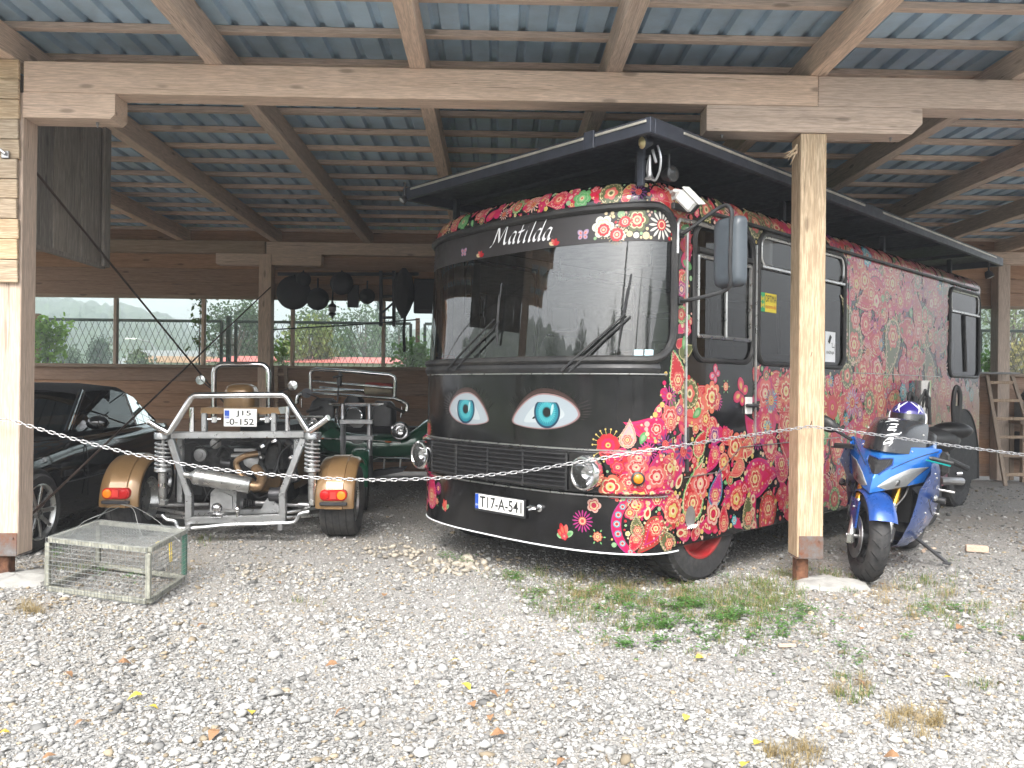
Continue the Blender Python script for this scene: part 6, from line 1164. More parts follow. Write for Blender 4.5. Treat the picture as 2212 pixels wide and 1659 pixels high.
# ---------------------------------------------------------------- blue sports motorcycle on its side stand
def bike_matrix(front, back, lean):
    f = (Vector(front)-Vector(back)); f.z = 0; f.normalize(); l = Vector((-f.y, f.x, 0)); m = Matrix((f, l, Vector((0, 0, 1)))).transposed(); return m @ Matrix.Rotation(-R_(lean), 3, 'X')
Fp = G(1866, 1250); dirb = Vector((.62, .785, 0)); Bp = Fp+dirb*1.40
mk = thing('sports_motorcycle', 'metallic blue sports motorcycle with dark screen leaning on its side stand', 'motorcycle', (Fp+Bp)/2, bike_matrix(Fp, Bp, 6.5))
mk.scale = (1.06, 1.16, 1.05); WM[mk] = WM[mk] @ Matrix.Diagonal((1.06, 1.16, 1.05, 1)); bpy.context.view_layer.update()
def mp_(name, mat, fn, par=mk, **kw): m_ = MB(); fn(m_); return m_.build(name, mat, par, world=False, **kw)
def torus_prof(r, a, b, n=14): return [(r-a+a*math.cos(2*pi*i/n), b*math.sin(2*pi*i/n)) for i in range(n)]
steer = Matrix.Rotation(R_(27), 3, 'Z')
def wheel(c, r, wd, spk, disc, nm, ax=Vector((0, 1, 0))):
    wt = mp_(nm, 'rubber', lambda m: m.lathe(torus_prof(r, .062 if wd < .15 else .075, wd/2), c, ax, 48, closed=True), angle=60)
    xv = Vector((ax.y, -ax.x, 0)); zv = Vector((0, 0, 1)); rm = mp_('rim', 'dark_steel', lambda m: (m.lathe([(r-.10, -.045), (r-.118, -.03), (r-.118, .03), (r-.10, .045), (r-.095, .0)], c, ax, 40, closed=True), m.lathe([(.05, -.05), (.05, .05), (.0005, .055)], c, ax, 20)), wt)
    for i in range(spk):
        a = 2*pi*i/spk; d = xv*math.cos(a)+zv*math.sin(a); mp_('spoke', 'dark_steel', lambda m: m.bar(c+d*.04, c+d*(r-.112), .035, .022, ax, .006), rm)
    for y in disc: mp_('brake_disc', 'steel', lambda m: m.lathe([(.15, -.003), (.15, .003), (.085, .003), (.085, -.003)], c+ax*y, ax, 36, closed=True), wt)
    return wt
fa = Vector((.70, 0, .298)); sax = steer @ Vector((0, 1, 0))
fw = wheel(fa, .298, .122, 6, (-.075, .075), 'front_wheel', sax); wheel(Vector((-.70, 0, .31)), .31, .185, 5, (.06,), 'rear_wheel')
for k in range(22):
    a = 2*pi*k/22
    for g in (-1, 1):
        d = lambda t: fa+steer @ (Vector((math.cos(t), 0, math.sin(t)))*(.298-.004-.012*0)+Vector((0, 0, 0)))
        P = [fa+steer @ Vector(((.2995-.030*q*q)*math.cos(a+.16*q), g*(.008+.045*q), (.2995-.030*q*q)*math.sin(a+.16*q))) for q in (0, .33, .66, 1)]; mp_('tread_groove', 'black_matt', lambda m: m.tube(P, .0028, 4, caps=False), fw)
fk = Vector((-.28, 0, .62))
for g in (-1, 1):
    b = fa+steer @ Vector((0, g*.105, -.02)); tpt = Vector((.43, 0, .90))+steer @ Vector((0, g*.105, 0))
    lg = mp_('fork_leg', 'fork_gold', lambda m: m.tube([b.lerp(tpt, .42), tpt], .0265, 14)); mp_('fork_slider', 'alloy', lambda m: (m.tube([b, b.lerp(tpt, .45)], .023, 14), m.box(b, (.055, .045, .07), b=.012)), lg); mp_('brake_caliper', 'dark_steel', lambda m: m.box(b+Vector((-.09, 0, .05)), (.07, .055, .12), Matrix.Rotation(-.4, 3, 'Y'), .014), lg)
    mp_('fender_stay', 'blue_dark', lambda m: m.loft([[fa+steer @ Vector((x, g*(.085+k), z)) for x, z in ((-.02, .05), (.035, .06), (.05, .25), (-.14, .25), (-.10, .12))] for k in (0, .012)]))
mp_('front_fender', 'blue_dark', lambda m: m.lathe([(.312, -.082), (.325, -.075), (.342, -.04), (.346, 0), (.342, .04), (.325, .075), (.312, .082)], fa, sax, 24, arc=R_(118), a0=R_(-150)), angle=60)
mp_('axle', 'steel', lambda m: m.tube([fa+steer @ Vector((0, -.135, 0)), fa+steer @ Vector((0, .135, 0))], .014, 10))
# nose fairing
def N(a, b, off=0.):
    aa = abs(a); y = .265*a*(.86+.16*b); zl = .625+.085*aa; zu = .92+.05*aa-.03*aa**3; z = zl+(zu-zl)*b
    x = .815-.16*aa-.26*aa*aa-.20*max(0, b)**1.4+.02*math.exp(-(aa/.08)**2)*(1-b); return Vector((x+off, y, z))
aa_ = list(np.linspace(-1, 1, 41)); bb_ = list(np.linspace(0, 1, 15))
nose = mp_('nose_fairing', 'blue_paint', lambda m: m.grid(lambda a, b: N(a, b), aa_, bb_), angle=70)
def npatch(name, mat, poly, off, par=nose, k=3):
    n = len(poly); cx = sum(p[0] for p in poly)/n; cyy = sum(p[1] for p in poly)/n; Pd = []
    for i in range(n):
        a, b = poly[i], poly[(i+1) % n]
        for j in range(4): Pd.append((a[0]+(b[0]-a[0])*j/4, a[1]+(b[1]-a[1])*j/4))
    m_ = MB(); n2 = len(Pd); V = []; F = []
    for r_ in range(k): V += [N(cx+(x-cx)*(1-r_/k), cyy+(y-cyy)*(1-r_/k), off+.004*r_) for x, y in Pd]
    V.append(N(cx, cyy, off+.004*k)); 
    for r_ in range(k-1): F += [(r_*n2+i, r_*n2+(i+1) % n2, (r_+1)*n2+(i+1) % n2, (r_+1)*n2+i) for i in range(n2)]
    F += [((k-1)*n2+i, (k-1)*n2+(i+1) % n2, k*n2) for i in range(n2)]; m_.add(V, F); return m_.build(name, mat, par, world=False, angle=60)
for g in (-1, 1):
    pl_ = [(g*.12, .12), (g*.34, .0), (g*.70, .0), (g*.97, .46), (g*.66, .46), (g*.36, .31)]
    npatch('headlight_bowl', 'lamp_grey', [(x*.985, y) for x, y in pl_], .002); npatch('headlight', 'lens_glass', pl_, .006); npatch('headlight_lamp', 'chrome', [(g*(.52+.09*math.cos(t)), .17+.14*math.sin(t)) for t in (0, 1.05, 2.1, 3.14, 4.19, 5.24)], .004)
npatch('air_intake', 'black_matt', [(-.30, .60), (-.10, .42), (.10, .42), (.30, .60), (.27, .74), (-.27, .74)], .003)
npatch('nose_ridge', 'blue_paint', [(-.05, .0), (.05, .0), (.34, .52), (.42, .86), (.36, .86), (.26, .54), (.0, .22), (-.26, .54), (-.36, .86), (-.42, .86), (-.34, .52)], .006, k=1) if False else None
mp_('intake_mesh', 'dark_steel', lambda m: [m.tube([N(-.22+.044*i, .50+.0*i, .006), N(-.20+.044*i+.03, .70, .006)], .0018, 4) for i in range(10)]+[m.tube([N(-.24, .5+.05*i, .006), N(.24, .5+.05*i, .006)], .0018, 4) for i in range(5)], nose, kind='stuff')
mp_('nose_under', 'black_plastic', lambda m: m.grid(lambda a, b: Vector((N(a, 0).x*(1-b)+.36*b, N(a, 0).y, N(a, 0).z-.03*b)), aa_, [0, .5, 1]))
for g in (-1, 1): mp_('side_fairing', 'blue_paint', lambda m: m.grid(lambda b, t: Vector((N(g, b).x*(1-t)+(.14+.16*b)*t, N(g, b).y+g*.012*math.sin(pi*t), N(g, b).z-.03*t)), bb_, [0, .25, .5, .75, 1]))
# windscreen
def W(a, b, off=0.):
    aa = abs(a); y = .195*a*(1-.15*b*b); x = .655-.32*b-.30*aa*aa*(1-.25*b); z = .872+.225*b+.075*math.sin(pi*b)*(1-aa*aa)+.03*(1-aa*aa)+.02*aa*aa*(1-b)
    return Vector((x+off*.6, y, z+off*.8))
simple('screen_dark', (.020, .021, .024), .22, 0, coat=.4, var=.1)
scr = mp_('windscreen', 'screen_dark', lambda m: m.grid(lambda a, b: W(a, b), list(np.linspace(-1, 1, 25)), list(np.linspace(0, 1, 13))), angle=80)
brush('screen_lettering', 'Ninja', lambda x, y, l: W(.24-y*5.4+.0, .76-x*3.0, .0035), .040, .013, .5, 'decal_white', scr, .15, gap=.22)
for a, b in ((-.75, .05), (.75, .05), (-.9, .55), (.9, .55)): mp_('screen_screw', 'alloy', lambda m: m.ball(W(a, b, .004), .007, 8, 6), scr)
# side panels, engine, tank, seat, tail
rows = [(.165, .10, -.02, .10), (.22, .30, -.16, .155), (.30, .40, -.22, .195), (.42, .45, -.20, .235), (.55, .47, -.10, .258), (.66, .47, .02, .268), (.78, .50, .12, .272), (.86, .46, .22, .262)]
for g in (-1, 1):
    sp_ = mp_('side_panel', 'blue_dark', lambda m: m.grid(lambda r_, t: Vector((rows[r_][1]+(rows[r_][2]-rows[r_][1])*t, g*(rows[r_][3]-(.05*(1-t)**3 if rows[r_][0] < .7 else .0)+.012*math.sin(pi*t)), rows[r_][0])), list(range(len(rows))), [0, .15, .35, .6, .85, 1]), angle=60)
    put_text('panel_lettering', '636', lambda x, y, l: Vector((.28-x*g if g > 0 else .18+x, g*.2825, .66+y)), .10, .026, 'decal_white', sp_) if g > 0 else None
    mp_('indicator', 'alloy', lambda m: m.ball((.30, g*.285, .60), .028, 12, 8, (1.3, .6, .8)), sp_); mp_('crash_pad', 'black_plastic', lambda m: m.tube([(.16, g*.26, .57), (.16, g*.33, .57)], .024, 12), sp_)
    mp_('rear_set', 'alloy', lambda m: (m.bar((-.30, g*.13, .42), (-.22, g*.15, .60), .02, .05), m.tube([(-.28, g*.15, .40), (-.28, g*.25, .40)], .011, 8))); mp_('passenger_peg', 'alloy', lambda m: (m.tube([(-.42, g*.12, .72), (-.50, g*.20, .56)], .010, 8), m.tube([(-.50, g*.20, .56), (-.50, g*.30, .56)], .011, 8)))
    mp_('clip_on', 'black_plastic', lambda m: (m.tube([(.36, g*.10, .90), (.33, g*.24, .875)], .012, 8), m.tube([(.33, g*.24, .875), (.30, g*.36, .86)], .017, 10))); mp_('lever', 'teal' if g > 0 else 'dark_steel', lambda m: m.tube([(.40, g*.22, .865), (.395, g*.36, .85)], .006, 6))
    mi_ = mp_('mirror', 'black_plastic', lambda m: (m.tube([(.52, g*.21, .935), (.47, g*.36, 1.00)], .012, 8), m.ball((.44, g*.40, 1.02), .075, 14, 10, (.5, 1.15, .72), Matrix.Rotation(g*.5, 3, 'X')))) if g < 0 else None
    mp_('frame_spar', 'alloy', lambda m: m.loft([[Vector((x, g*(yy_+k), z+dz)) for k, dz in ((0, -.05), (.025, -.045), (.025, .045), (0, .05))] for x, yy_, z in ((.30, .12, .80), (.05, .19, .70), (-.20, .17, .56), (-.30, .12, .45))]))
mp_('engine', 'engine', lambda m: (m.box((.08, 0, .45), (.42, .36, .38), b=.05), m.lathe([(.09, 0), (.085, .03), (.03, .035), (.0005, .035)], (-.02, .18, .38), (0, 1, 0), 20)))
mp_('radiator', 'black_matt', lambda m: m.box((.36, 0, .52), (.03, .34, .26), Matrix.Rotation(.25, 3, 'Y'), .01)); mp_('belly_pan', 'blue_dark', lambda m: m.loft([[Vector((x, hw*math.sin(t), z-.07*math.cos(t))) for t in np.linspace(-1.5, 1.5, 9)] for x, hw, z in ((.30, .12, .25), (.1, .15, .22), (-.12, .14, .235))], closed=False))
def tsec(x, w_, zt_, zb_, k=.75): return [Vector((x, w_*math.sin(t)*(1 if abs(math.cos(t)) < .9 else 1), zb_+(zt_-zb_)*(.5+.5*math.cos(t)))) for t in [2*pi*i/18 for i in range(18)]]
mp_('fuel_tank', 'blue_paint', lambda m: m.loft([tsec(.30, .10, .86, .72), tsec(.22, .16, .93, .68), tsec(.08, .185, .955, .64), tsec(-.06, .17, .93, .63), tsec(-.16, .11, .87, .66), tsec(-.20, .07, .82, .70)]), angle=70)
mp_('seat', 'leather', lambda m: m.loft([tsec(-.14, .09, .83, .74), tsec(-.25, .14, .825, .72), tsec(-.40, .15, .84, .74), tsec(-.50, .11, .88, .78)]), angle=70)
tl_ = mp_('tail', 'blue_paint', lambda m: m.loft([tsec(-.36, .13, .83, .72), tsec(-.52, .145, .90, .76), tsec(-.72, .12, .955, .82), tsec(-.90, .07, .985, .88), tsec(-.98, .03, .985, .92)]), angle=70); mp_('passenger_seat', 'leather', lambda m: m.loft([tsec(-.50, .10, .935, .86), tsec(-.62, .125, .965, .88), tsec(-.80, .10, .99, .92), tsec(-.88, .06, .995, .94)]), tl_, angle=70)
for g in (1, -1): mp_('tail_panel', 'black_plastic', lambda m: m.loft([[Vector((x, g*(yy_), z+dz)) for dz in (-.03, .03)] for x, yy_, z in ((-.30, .165, .80), (-.45, .158, .80), (-.60, .150, .85))], closed=False), tl_)
mp_('swingarm', 'alloy', lambda m: (m.bar((-.22, .11, .40), (-.72, .12, .31), .03, .07), m.bar((-.22, -.11, .40), (-.72, -.12, .31), .03, .07))); mp_('chain', 'dark_steel', lambda m: m.tube([(-.25, .10, .44), (-.70, .10, .38)], .012, 6)); mp_('silencer', 'steel', lambda m: m.tube([(-.35, -.16, .42), (-.85, -.20, .66)], .055, 16)); mp_('rear_hugger', 'black_plastic', lambda m: m.lathe([(.33, -.09), (.34, 0), (.33, .09)], (-.70, 0, .31), (0, 1, 0), 12, arc=R_(90), a0=R_(-110)))
mp_('side_stand', 'dark_steel', lambda m: (m.tube([(-.06, .10, .26), (-.16, .345, .075)], .013, 8), m.tube([(-.04, .12, .25), (-.12, .26, .14)], .006, 6), m.box((-.165, .35, .066), (.06, .05, .014), b=.004), m.tube([(-.12, .27, .14), (-.20, .30, .125)], .007, 6)))
# helmet resting on the tank
hb = mk.matrix_world @ Vector((-.12, .0, .972)); hd = thing('helmet', 'glossy dark blue helmet with white stripes resting on the blue motorcycle', 'helmet', hb, bike_matrix(Fp, Bp, 4) @ Matrix.Rotation(R_(14), 3, 'Z')); hd.scale = (1.15,)*3
def hp_(name, mat, fn, par=hd, **kw): m_ = MB(); fn(m_); return m_.build(name, mat, par, world=False, **kw)
def HS(t, a, k=1.):
    st_, ct = math.sin(t), math.cos(t); ch = max(0, math.cos(a))*max(0, -ct+.15)*.30; return Vector(((.135+.035*ch*3)*st_*math.cos(a)*k, .118*st_*math.sin(a)*k, .125+.125*ct*k))
shl = hp_('shell', 'purple', lambda m: m.grid(lambda t, a: HS(t, a), list(np.linspace(.001, 2.45, 18)), list(np.linspace(-pi, pi, 37))), angle=70)
hp_('visor', 'screen_dark', lambda m: m.grid(lambda t, a: HS(t, a, 1.012), list(np.linspace(1.25, 1.85, 6)), list(np.linspace(-1.15, 1.15, 16))), shl, angle=70); hp_('visor_seal', 'white_plastic', lambda m: m.tube([HS(1.9, a, 1.01) for a in np.linspace(-1.0, 1.0, 14)], .010, 6), shl)
for g in (-1, 1):
    for t0, t1, a0, a1 in ((.35, 1.15, .25, .9), (.6, 1.2, 1.0, .55), (1.2, 1.9, 1.5, 1.25), (1.5, 2.1, 1.7, 1.45)): hp_('stripe', 'decal_white', lambda m: m.tube([HS(t0+(t1-t0)*k/6, g*(a0+(a1-a0)*k/6), 1.006) for k in range(7)], [.002, .004, .005, .005, .005, .004, .002], 5), shl)
# ---------------------------------------------------------------- dusty black cruiser behind it
r1 = lambda x, y: ((3400+x/3.017)/1.8083, (1400+y/3.017)/1.8083)
def c1(x, y, Y): return U(*r1(x, y), Y)
kr = thing('cruiser_motorcycle', 'dusty black cruiser motorcycle with tall backrest and screen beside the bus', 'motorcycle', (4.45, 8.15, 0))
KY = 8.15
part(kr, 'windscreen', 'smoke_screen', lambda m: m.grid(lambda u, v: c1(470+230*u+40*v*(u-.5), 760-500*v, KY+.12*(2*u-1)**2-.1*v), list(np.linspace(0, 1, 9)), list(np.linspace(0, 1, 7))), angle=80)
part(kr, 'handlebar', 'black_plastic', lambda m: (m.tube([tuple(q) for q in crom([c1(*p, KY-.05) for p in ((465, 560), (450, 470), (475, 405), (515, 470), (560, 530), (590, 480), (635, 375), (670, 440), (690, 560), (700, 780))], 6)], .019, 8), m.box(c1(520, 490, KY-.05), (.06, .05, .08), b=.02), m.box(c1(680, 520, KY-.05), (.05, .05, .12), b=.02)))
part(kr, 'backrest', 'leather', lambda m: (m.tube([tuple(q) for q in crom([c1(*p, KY+.1) for p in ((990, 820), (975, 600), (985, 420), (1018, 335), (1055, 420), (1050, 600), (1030, 820))], 6)], .024, 8), m.loft([[c1(1012+x*k, 560+y, KY+.1+d) for x, d in ((-38, -.02), (38, -.02), (38, .03), (-38, .03))] for y, k in ((0, 1), (140, .95), (280, 1.0))])))
part(kr, 'seat', 'leather', lambda m: m.ball(c1(960, 850, KY)  , .18, 16, 10, (1.2, .7, .5))); 
m_ = MB(); cw = c1(640, 1400, KY); tyre(m_, Vector((cw.x, cw.y, .33)), (.7, -.7, 0), .33, .16, .2, 30); m_.build('rear_wheel', 'rubber', kr)
m_ = MB(); cw = c1(480, 1300, KY-.1); tyre(m_, Vector((cw.x-.35, cw.y-.2, .33)), (.7, -.7, 0), .33, .14, .2, 30); m_.build('front_wheel', 'rubber', kr)
part(kr, 'engine', 'engine', lambda m: (m.box(c1(760, 1230, KY), (.26, .2, .26), Matrix.Rotation(-.7, 3, 'Z'), .08), m.tube([c1(600, 1050, KY), c1(1150, 1300, KY)], .03, 8))); part(kr, 'tank', 'black_plastic', lambda m: m.ball(c1(760, 960, KY), .2, 14, 8, (1.3, .8, .7))); part(kr, 'exhaust', 'steel', lambda m: m.tube([c1(820, 1440, KY), c1(1080, 1450, KY+.1)], .04, 10)); part(kr, 'foot_peg', 'chrome', lambda m: m.tube([c1(1010, 1360, KY-.1), c1(1075, 1355, KY-.1)], .02, 8))

# hoses, seams and fasteners of the blue motorcycle
for g in (-1, 1):
    P = [Vector((.34, g*.20, .88)), Vector((.42, g*.16, .82)), Vector((.52, g*.15, .62)), fa+steer @ Vector((-.05, g*.12, .18)), fa+steer @ Vector((-.09, g*.11, .08))]; mp_('brake_hose', 'black_plastic', lambda m: m.tube([tuple(q) for q in crom(P, 6)], .006, 6))
    for x, z in ((.40, .78), (.30, .74), (.42, .50), (.12, .30), (-.02, .48)): yy_ = float(np.interp(z, [r_[0] for r_ in rows], [r_[3] for r_ in rows]))+.010; mp_('panel_screw', 'alloy', lambda m: m.ball((x, g*yy_, z), .007, 8, 6))
    mp_('panel_seam', 'black_matt', lambda m: m.tube([Vector((x, g*(float(np.interp(z, [r_[0] for r_ in rows], [r_[3] for r_ in rows]))+.0075), z)) for x, z in ((.44, .60), (.25, .52), (.05, .44), (-.14, .40))], .003, 5))
    mp_('nose_seam', 'black_matt', lambda m: m.tube([N(g*(.30+.68*k), .50+.42*k, .003) for k in (0, .25, .5, .75, 1)], .0025, 5))
    mp_('fender_bolt', 'alloy', lambda m: m.ball(fa+steer @ Vector((-.03, g*.10, .2)), .008, 8, 6))
mp_('ram_air_lip', 'blue_dark', lambda m: m.tube([N(a, b, .006) for a, b in ((-.30, .60), (-.27, .75), (0, .76), (.27, .75), (.30, .60), (.10, .41), (-.10, .41), (-.30, .60))], .006, 6))
# ---------------------------------------------------------------- chain across the front
def link_mesh(nm):
    P = [(.016*math.sin(t)*.0+(.0135 if math.cos(t) > 0 else -.0135)*0, 0, 0) for t in (0,)]
    pts = []
    for i in range(16):
        t = 2*pi*i/16; x = .0145*math.cos(t)+(.011 if math.cos(t) > 0 else -.011); pts.append((x, .0115*math.sin(t), 0))
    m_ = MB(); m_.tube(pts, .0029, 6, closed=True); me = bpy.data.meshes.new(nm); me.from_pydata(m_.v, [], m_.f); me.materials.append(M['chain']); me.polygons.foreach_set('use_smooth', [True]*len(me.polygons)); return me
LM = link_mesh('chain_link')
def chain(label, pts, Y, pitch=.0385):
    P = [Vector(tuple(q)) for q in crom([U(p[0], p[1], p[2] if len(p) > 2 else Y) for p in pts], 24)]; root = thing('barrier_chain', label, 'chain', P[0]); d = [0]
    for a, b in zip(P[:-1], P[1:]): d.append(d[-1]+(b-a).length)
    n = int(d[-1]/pitch); k = 0
    for i in range(n):
        s = (i+.5)*pitch
        while d[k+1] < s: k += 1
        p = P[k].lerp(P[k+1], (s-d[k])/(d[k+1]-d[k])); t = (P[k+1]-P[k]).normalized(); y = Vector((0, -1, 0)); z = t.cross(y).normalized(); y = z.cross(t); rot = Matrix((t, y, z)).transposed() @ Matrix.Rotation(pi/4 if i % 2 else -pi/4+.35, 3, 'X')
        o = bpy.data.objects.new('link', LM); col.objects.link(o); o.parent = root; o.matrix_local = Matrix.Translation(p-P[0]) @ rot.to_4x4()
    return root
chain('galvanised barrier chain sagging between the two shelter posts', ((24, 908), (100, 931), (226, 966), (387, 1001), (560, 1023), (774, 1036), (940, 1033, 5.46), (1106, 1021, 5.33), (1240, 1000, 5.22), (1370, 978, 5.19), (1480, 961, 5.22), (1620, 940, 5.40), (1750, 921)), 5.53)
chain('galvanised barrier chain running on past the right shelter post', ((1750, 921), (1900, 940), (2060, 963), (2290, 992)), 5.53); chain('short galvanised chain end hooked on the left shelter post', ((-60, 900), (-20, 904), (22, 908)), 5.53)
# ---------------------------------------------------------------- wire cage
ca_, cb_, cc_, cd_ = [G(*p) for p in ((103, 1276), (320, 1306), (398, 1252), (212, 1226))]; HC = .355
cg = thing('wire_cage', 'wire mesh cage with grey wooden frame standing on the gravel', 'cage', (ca_+cc_)/2); up = Vector((0, 0, HC)); BT = [ca_, cb_, cc_, cd_]
z0 = Vector((0, 0, .018))
for i in range(4):
    a, b = BT[i]+z0, BT[(i+1) % 4]+z0; dd = (b-a).normalized()*.0165
    for o_, nm in ((Vector(), 'bottom_bar'), (up-z0*2, 'top_bar')): part(cg, nm, 'cage_wood', lambda m: m.bar(a+o_+dd, b+o_-dd, .030, .032, b=.004))
    part(cg, 'corner_post', 'cage_wood' if i in (0, 1, 3) else 'cage_green', lambda m: m.bar(a+Vector((0, 0, .017)), a+up-z0*2-Vector((0, 0, .017)), .031, .031, b=.004))
def wiremesh(o_, e1, e2, par):
    m_ = MB(); n1 = int(e1.length/.028); n2 = int(e2.length/.028)
    for i in range(n1+1): j = random.uniform(-.0015, .0015); m_.tube([o_+e1*(i/n1)+e2*j, o_+e1*(i/n1)+e2], .0014, 3, caps=False)
    for i in range(n2+1): m_.tube([o_+e2*(i/n2), o_+e1+e2*(i/n2)], .0014, 3, caps=False)
    return m_.build('wire_mesh', 'wire', par, kind='stuff', smooth=False)
for i in range(4): a, b = BT[i], BT[(i+1) % 4]; n_ = (b-a).cross(Vector((0, 0, 1))).normalized()*.017; wiremesh(a+n_, b-a, up, cg)
wiremesh(BT[0]+up+Vector((0, 0, .002)), BT[1]-BT[0], BT[3]-BT[0], cg)
part(cg, 'yellow_tie', 'yellow', lambda m: (m.tube([U(340, 1170, 5.42), U(371, 1172, 5.40), U(371, 1212, 5.36)], .004, 6), m.tube([U(337, 1173, 5.40), U(366, 1174, 5.38), U(368, 1214, 5.35)], .004, 6)))
for P in (((150, 1160), (180, 1128), (235, 1105), (258, 1095)), ((205, 1140), (212, 1120), (235, 1098), (260, 1090)), ((318, 1180), (300, 1140), (288, 1100), (262, 1090)), ((390, 1172), (340, 1125), (290, 1095), (262, 1090))):
    part(cg, 'carry_wire', 'wire', lambda m: m.tube([tuple(q) for q in crom([U(x, y, 5.35+.35*(k/3)*(1 if x > 170 else .6)) for k, (x, y) in enumerate(P)], 5)], .0022, 5))
for i in range(9):
    q = G(random.uniform(150, 330), random.uniform(1235, 1270)); part(cg, 'twig', 'bark', lambda m: m.tube([q+Vector((0, 0, .01)), q+Vector((random.uniform(-.15, .15), random.uniform(-.1, .1), .012+random.uniform(0, .02)))], .004, 5))
# ---------------------------------------------------------------- things hung under the back beam
PY = 12.0
hr = U(600, 592, PY); hr2 = U(905, 592, PY)
m_ = MB(); m_.bar(hr, hr2, .03, .05); one(m_, 'hanging_rail', 'pan', 'black rail fixed under the back beam carrying pans', 'rail', (hr+hr2)/2)
def hang(name, label, cat, px_, py_, r, handle, depth=.05, tilt=0, ring=None):
    q = U(px_, py_, PY-.05); base = Vector((q.x, q.y, q.z-r)); rt = thing(name, label, cat, base, None, 'cookware hanging under the back beam')
    part(rt, 'bowl', 'pan', lambda m: m.lathe([(.0005, depth), (r*.6, depth*.9), (r*.85, depth*.55), (r, 0), (r*1.03, -.004), (r*.98, .004), (r*.82, depth*.5)], q, (tilt, -1, 0), 36), angle=50); part(rt, 'handle', 'pan', lambda m: m.tube([q+Vector((0, .0, r*.95)), q+Vector((0, .01, r+handle))], .014, 6)); 
    return rt
hang('frying_pan', 'largest round black pan hanging beside the back post', 'pan', 634, 632, .25, .02); hang('frying_pan', 'middle-sized black pan hanging beside the largest one', 'pan', 686, 646, .165, .15); hang('colander', 'dull round strainer hung high against the largest pan', 'strainer', 655, 604, .115, .02, .08); hang('frying_pan', 'wide shallow black pan hung flat above the lantern', 'pan', 738, 612, .17, .02); hang('saucepan', 'small black saucepan hanging next to the dark ladder frame', 'pan', 793, 640, .115, .12, .12)
q = U(718, 668, PY-.1); ln = thing('lantern', 'small storm lantern hanging below the black pans', 'lantern', q-Vector((0, 0, .13))); part(ln, 'glass', 'casting', lambda m: m.lathe([(.03, -.05), (.06, -.02), (.055, .03), (.03, .05)], q, (0, 0, 1), 14)); part(ln, 'cap', 'pan', lambda m: m.lathe([(.065, .03), (.05, .07), (.02, .09), (.015, .12)], q, (0, 0, 1), 14)); part(ln, 'base', 'pan', lambda m: m.lathe([(.05, -.05), (.055, -.08), (.02, -.10), (.010, -.14)], q, (0, 0, 1), 14)); part(ln, 'bail', 'pan', lambda m: m.tube([q+Vector((0, 0, .1)), U(720, 612, PY-.1)], .012, 5))
q = U(763, 640, PY); m_ = MB(); m_.box(q, (.17, .03, .34), b=.01); one(m_, 'cutting_board', 'pan', 'dark rectangular board hanging between the black pans', 'board', q)
fr = thing('drying_rack', 'dark ladder-shaped rack hanging from the back beam', 'rack', U(838, 690, PY-.1))
for x in (823, 851): part(fr, 'rail', 'pan', lambda m: m.bar(U(x, 585, PY-.1), U(x, 705, PY-.1), .05, .05))
for y in (600, 640, 686): part(fr, 'rung', 'pan', lambda m: m.bar(U(826, y, PY-.1), U(849, y, PY-.1), .035, .04))
part(fr, 'brace', 'pan', lambda m: m.bar(U(823, 678, PY-.13), U(849, 655, PY-.13), .03, .03))
q = U(872, 640, PY-.1); um = thing('hanging_bundle', 'long dark bundle tapering downward under the back beam by the bus', 'bundle', U(875, 700, PY-.1)); part(um, 'wrap', 'black_matt', lambda m: m.lathe([(.03, .42), (.12, .30), (.17, .10), (.16, -.05), (.10, -.20), (.03, -.33)], q, (0, 0, 1), 12), angle=20); part(um, 'shaft', 'black_matt', lambda m: m.tube([U(876, 660, PY-.1), U(872, 720, PY-.1), U(874, 760, PY-.1)], .022, 6))
q = U(920, 640, PY-.05); m_ = MB(); m_.box(q, (.36, .08, .52), b=.015); m_.box(q+Vector((0, -.05, 0)), (.26, .02, .40), b=.006); one(m_, 'old_suitcase', 'pan', 'dark framed case hanging against the back beam', 'case', q-Vector((0, 0, .26)))
m_ = MB(); m_.tube([U(590, 712, PY-.2), U(760, 702, PY-.3), U(905, 690, PY-.5)], .010, 6); one(m_, 'long_skewer', 'pan', 'long thin black rod slung below the hanging pans', 'rod', U(760, 702, PY-.3))
# ladders
def ladder(label, a, b, c, d, n, mt):
    rt = thing('wooden_ladder', label, 'ladder', (a+c)/2)
    part(rt, 'rail', mt, lambda m: m.bar(a, b, .055, .035, (0, 1, 0))); part(rt, 'rail', mt, lambda m: m.bar(c, d, .055, .035, (0, 1, 0)))
    for k in range(n): t = (k+.6)/n; part(rt, 'rung', mt, lambda m: m.bar(a.lerp(b, t), c.lerp(d, t), .03, .045))
    return rt
a, c = G(2172, 1050), G(2262, 1050); ladder('tall brown wooden ladder leaning by the rear of the bus', a, U(2132, 811, 11.95), c, U(2186, 811, 11.95), 6, 'old_Z')
tb = U(2158, 809, 11.98); m_ = MB(); m_.box(tb+Vector((-.05, 0, .02)), (.62, .22, .03), b=.004); one(m_, 'shelf_board', 'grey_box', 'grey board lying on the top of the tall ladder', 'board', tb)
a, c = U(600, 905, 11.7), U(632, 905, 11.7); a.z = c.z = 0.; rt = ladder('small wooden stepladder standing against the back wall', a, U(597, 790, 11.95), c+Vector((.06, 0, 0)), U(616, 790, 11.95), 5, 'old_X')
